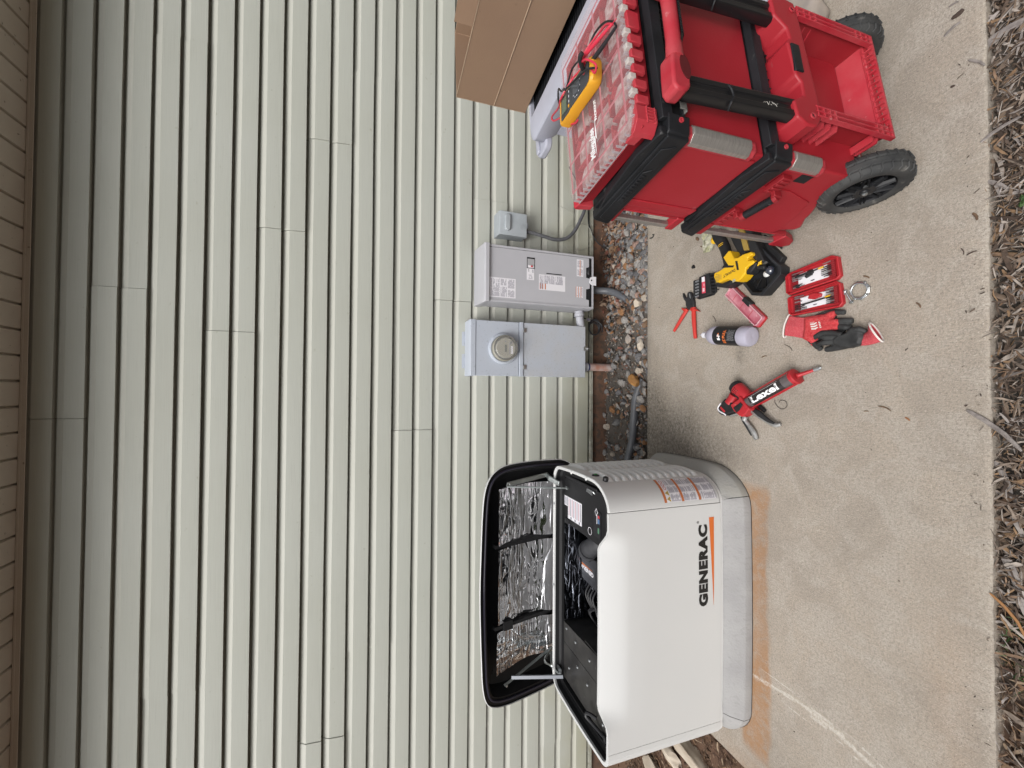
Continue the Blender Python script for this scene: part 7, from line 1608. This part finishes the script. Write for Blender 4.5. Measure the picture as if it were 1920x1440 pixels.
for P_, R_ in (([(.206, 1.040, .020), (.206, 1.070, .022), (.210, 1.100, .022), (.213, 1.128, .016)], [.012, .0115, .011, .009]), ([(.190, 1.05, .020), (.190, 1.080, .022), (.189, 1.105, .022), (.187, 1.128, .018)], [.012, .011, .0105, .0095]), ([(.172, 1.02, .018), (.168, 1.055, .016), (.165, 1.080, .015), (.163, 1.104, .013)], [.012, .0125, .0115, .010]),
               ([(.212, .960, .026), (.222, .980, .030), (.222, 1.000, .030), (.216, 1.016, .026)], [.006, .011, .0115, .009])): mb.tube(P_, R_, 12)
remesh(mb.build('rubber_palm', M_nitr, g2, world=True), .0020, 6)
mb = MB(); ou = []
secs = [((.166, .998), (.204, .978), .006, .026), ((.163, .970), (.214, .962), .004, .030), ((.165, .945), (.222, .955), .003, .036), ((.170, .925), (.236, .956), .002, .046), ((.172, .914), (.240, .950), .002, .048)]
for a, c, z0, z1 in secs:
    a, c = Vector(a), Vector(c); m_ = (a+c)/2; n_ = Vector((c-a)); L_ = n_.length/2; n_.normalize(); ring = []
    pv = Vector((n_.y, -n_.x)); pv = -pv if pv.y > 0 else pv
    for k in range(14):
        th = 2*math.pi*k/14; q = m_+n_*L_*math.cos(th)+pv*(.004*math.sin(th)); ring.append((q.x, q.y, (z0+z1)/2+(z1-z0)/2*math.sin(th)))
    ou.append(ring)
inn_ = [[(x*.96+sum(p[0] for p in r_)/14*.04, y*.96+sum(p[1] for p in r_)/14*.04, (z-(sum(p[2] for p in r_)/14))*.86+sum(p[2] for p in r_)/14) for x, y, z in r_] for r_ in ou]
mb.loops(ou+inn_[::-1][:4], cap0=True, cap1=True); cf = mb.build('cuff', M_knitp, g2, world=True, ang=70); sm_ = cf.modifiers.new('sub', 'SUBSURF'); sm_.levels = sm_.render_levels = 1
mb = MB(); mb.tube(smooth_path([tuple(p) for p in ou[-1]], 3, closed=True), .0030, 8, closed=True); mb.build('cuff_hem', M_hem, g2, world=True)
# ---- small strays
mb = MB(); mb.tube([(.668, 1.800, .006), (.672, 1.786, .006)], [.0065, .0105], 12); tag(mb.build('rubber_plug', M_rubber, bevel=.001), 'small black conical rubber plug lying alone on the concrete', 'plug')
mb = MB(); mb.tube([(.822, 1.772, .006), (.812, 1.764, .008), (.803, 1.756, .005)], [.004, .009, .005], 8, sq=(1, .6)); tag(mb.build('brown_pod', M_tw3), 'small brown seed pod lying on the concrete by the toolbox corner', 'seed pod')
mb = MB(); mb.tube(smooth_path([(.955, 2.165, .003), (.95, 2.14, .004), (.962, 2.125, .004), (.968, 2.14, .003)], 4), .0035, 6, sq=(1, .5)); tag(mb.build('black_scrap', M_rubber), 'curled black scrap lying on the slab near the gravel', 'scrap')
M_paper = mat('soiled_paper', (.50, .48, .40), .85, var=(30, (.30, .30, .16), .9), dirt=(40, (.10, .10, .05), .58))
mb = MB(); P_ = [(.835, 1.728), (.775, 1.722), (.716, 1.702), (.722, 1.645), (.765, 1.648), (.806, 1.640)]
g_ = []; rs_ = np.random.RandomState(3)
for i in range(9):
    row = []
    for j in range(7):
        a, c = i/8, j/6; x = .835-.118*a; y = 1.728-.025*a*0-(.085-.02*a)*c; row.append((x, y-.01*a, .003+.009*abs(math.sin(a*7+c*4))+rs_.rand()*.004))
    g_.append(row)
mb.loops(g_, closed=False); tag(mb.build('paper_scrap', M_paper, fixn=False, ang=20), 'crumpled soiled white paper scrap beside the nailer handle', 'paper scrap')
stick('brown twig poking out from the paper scrap near the nailer grip', (.767, 1.745), (.745, 1.705), .0035, M_tw3, z=.004)
# ---- items beyond the toolbox at the frame edge: dark blue-black bag by the wall side
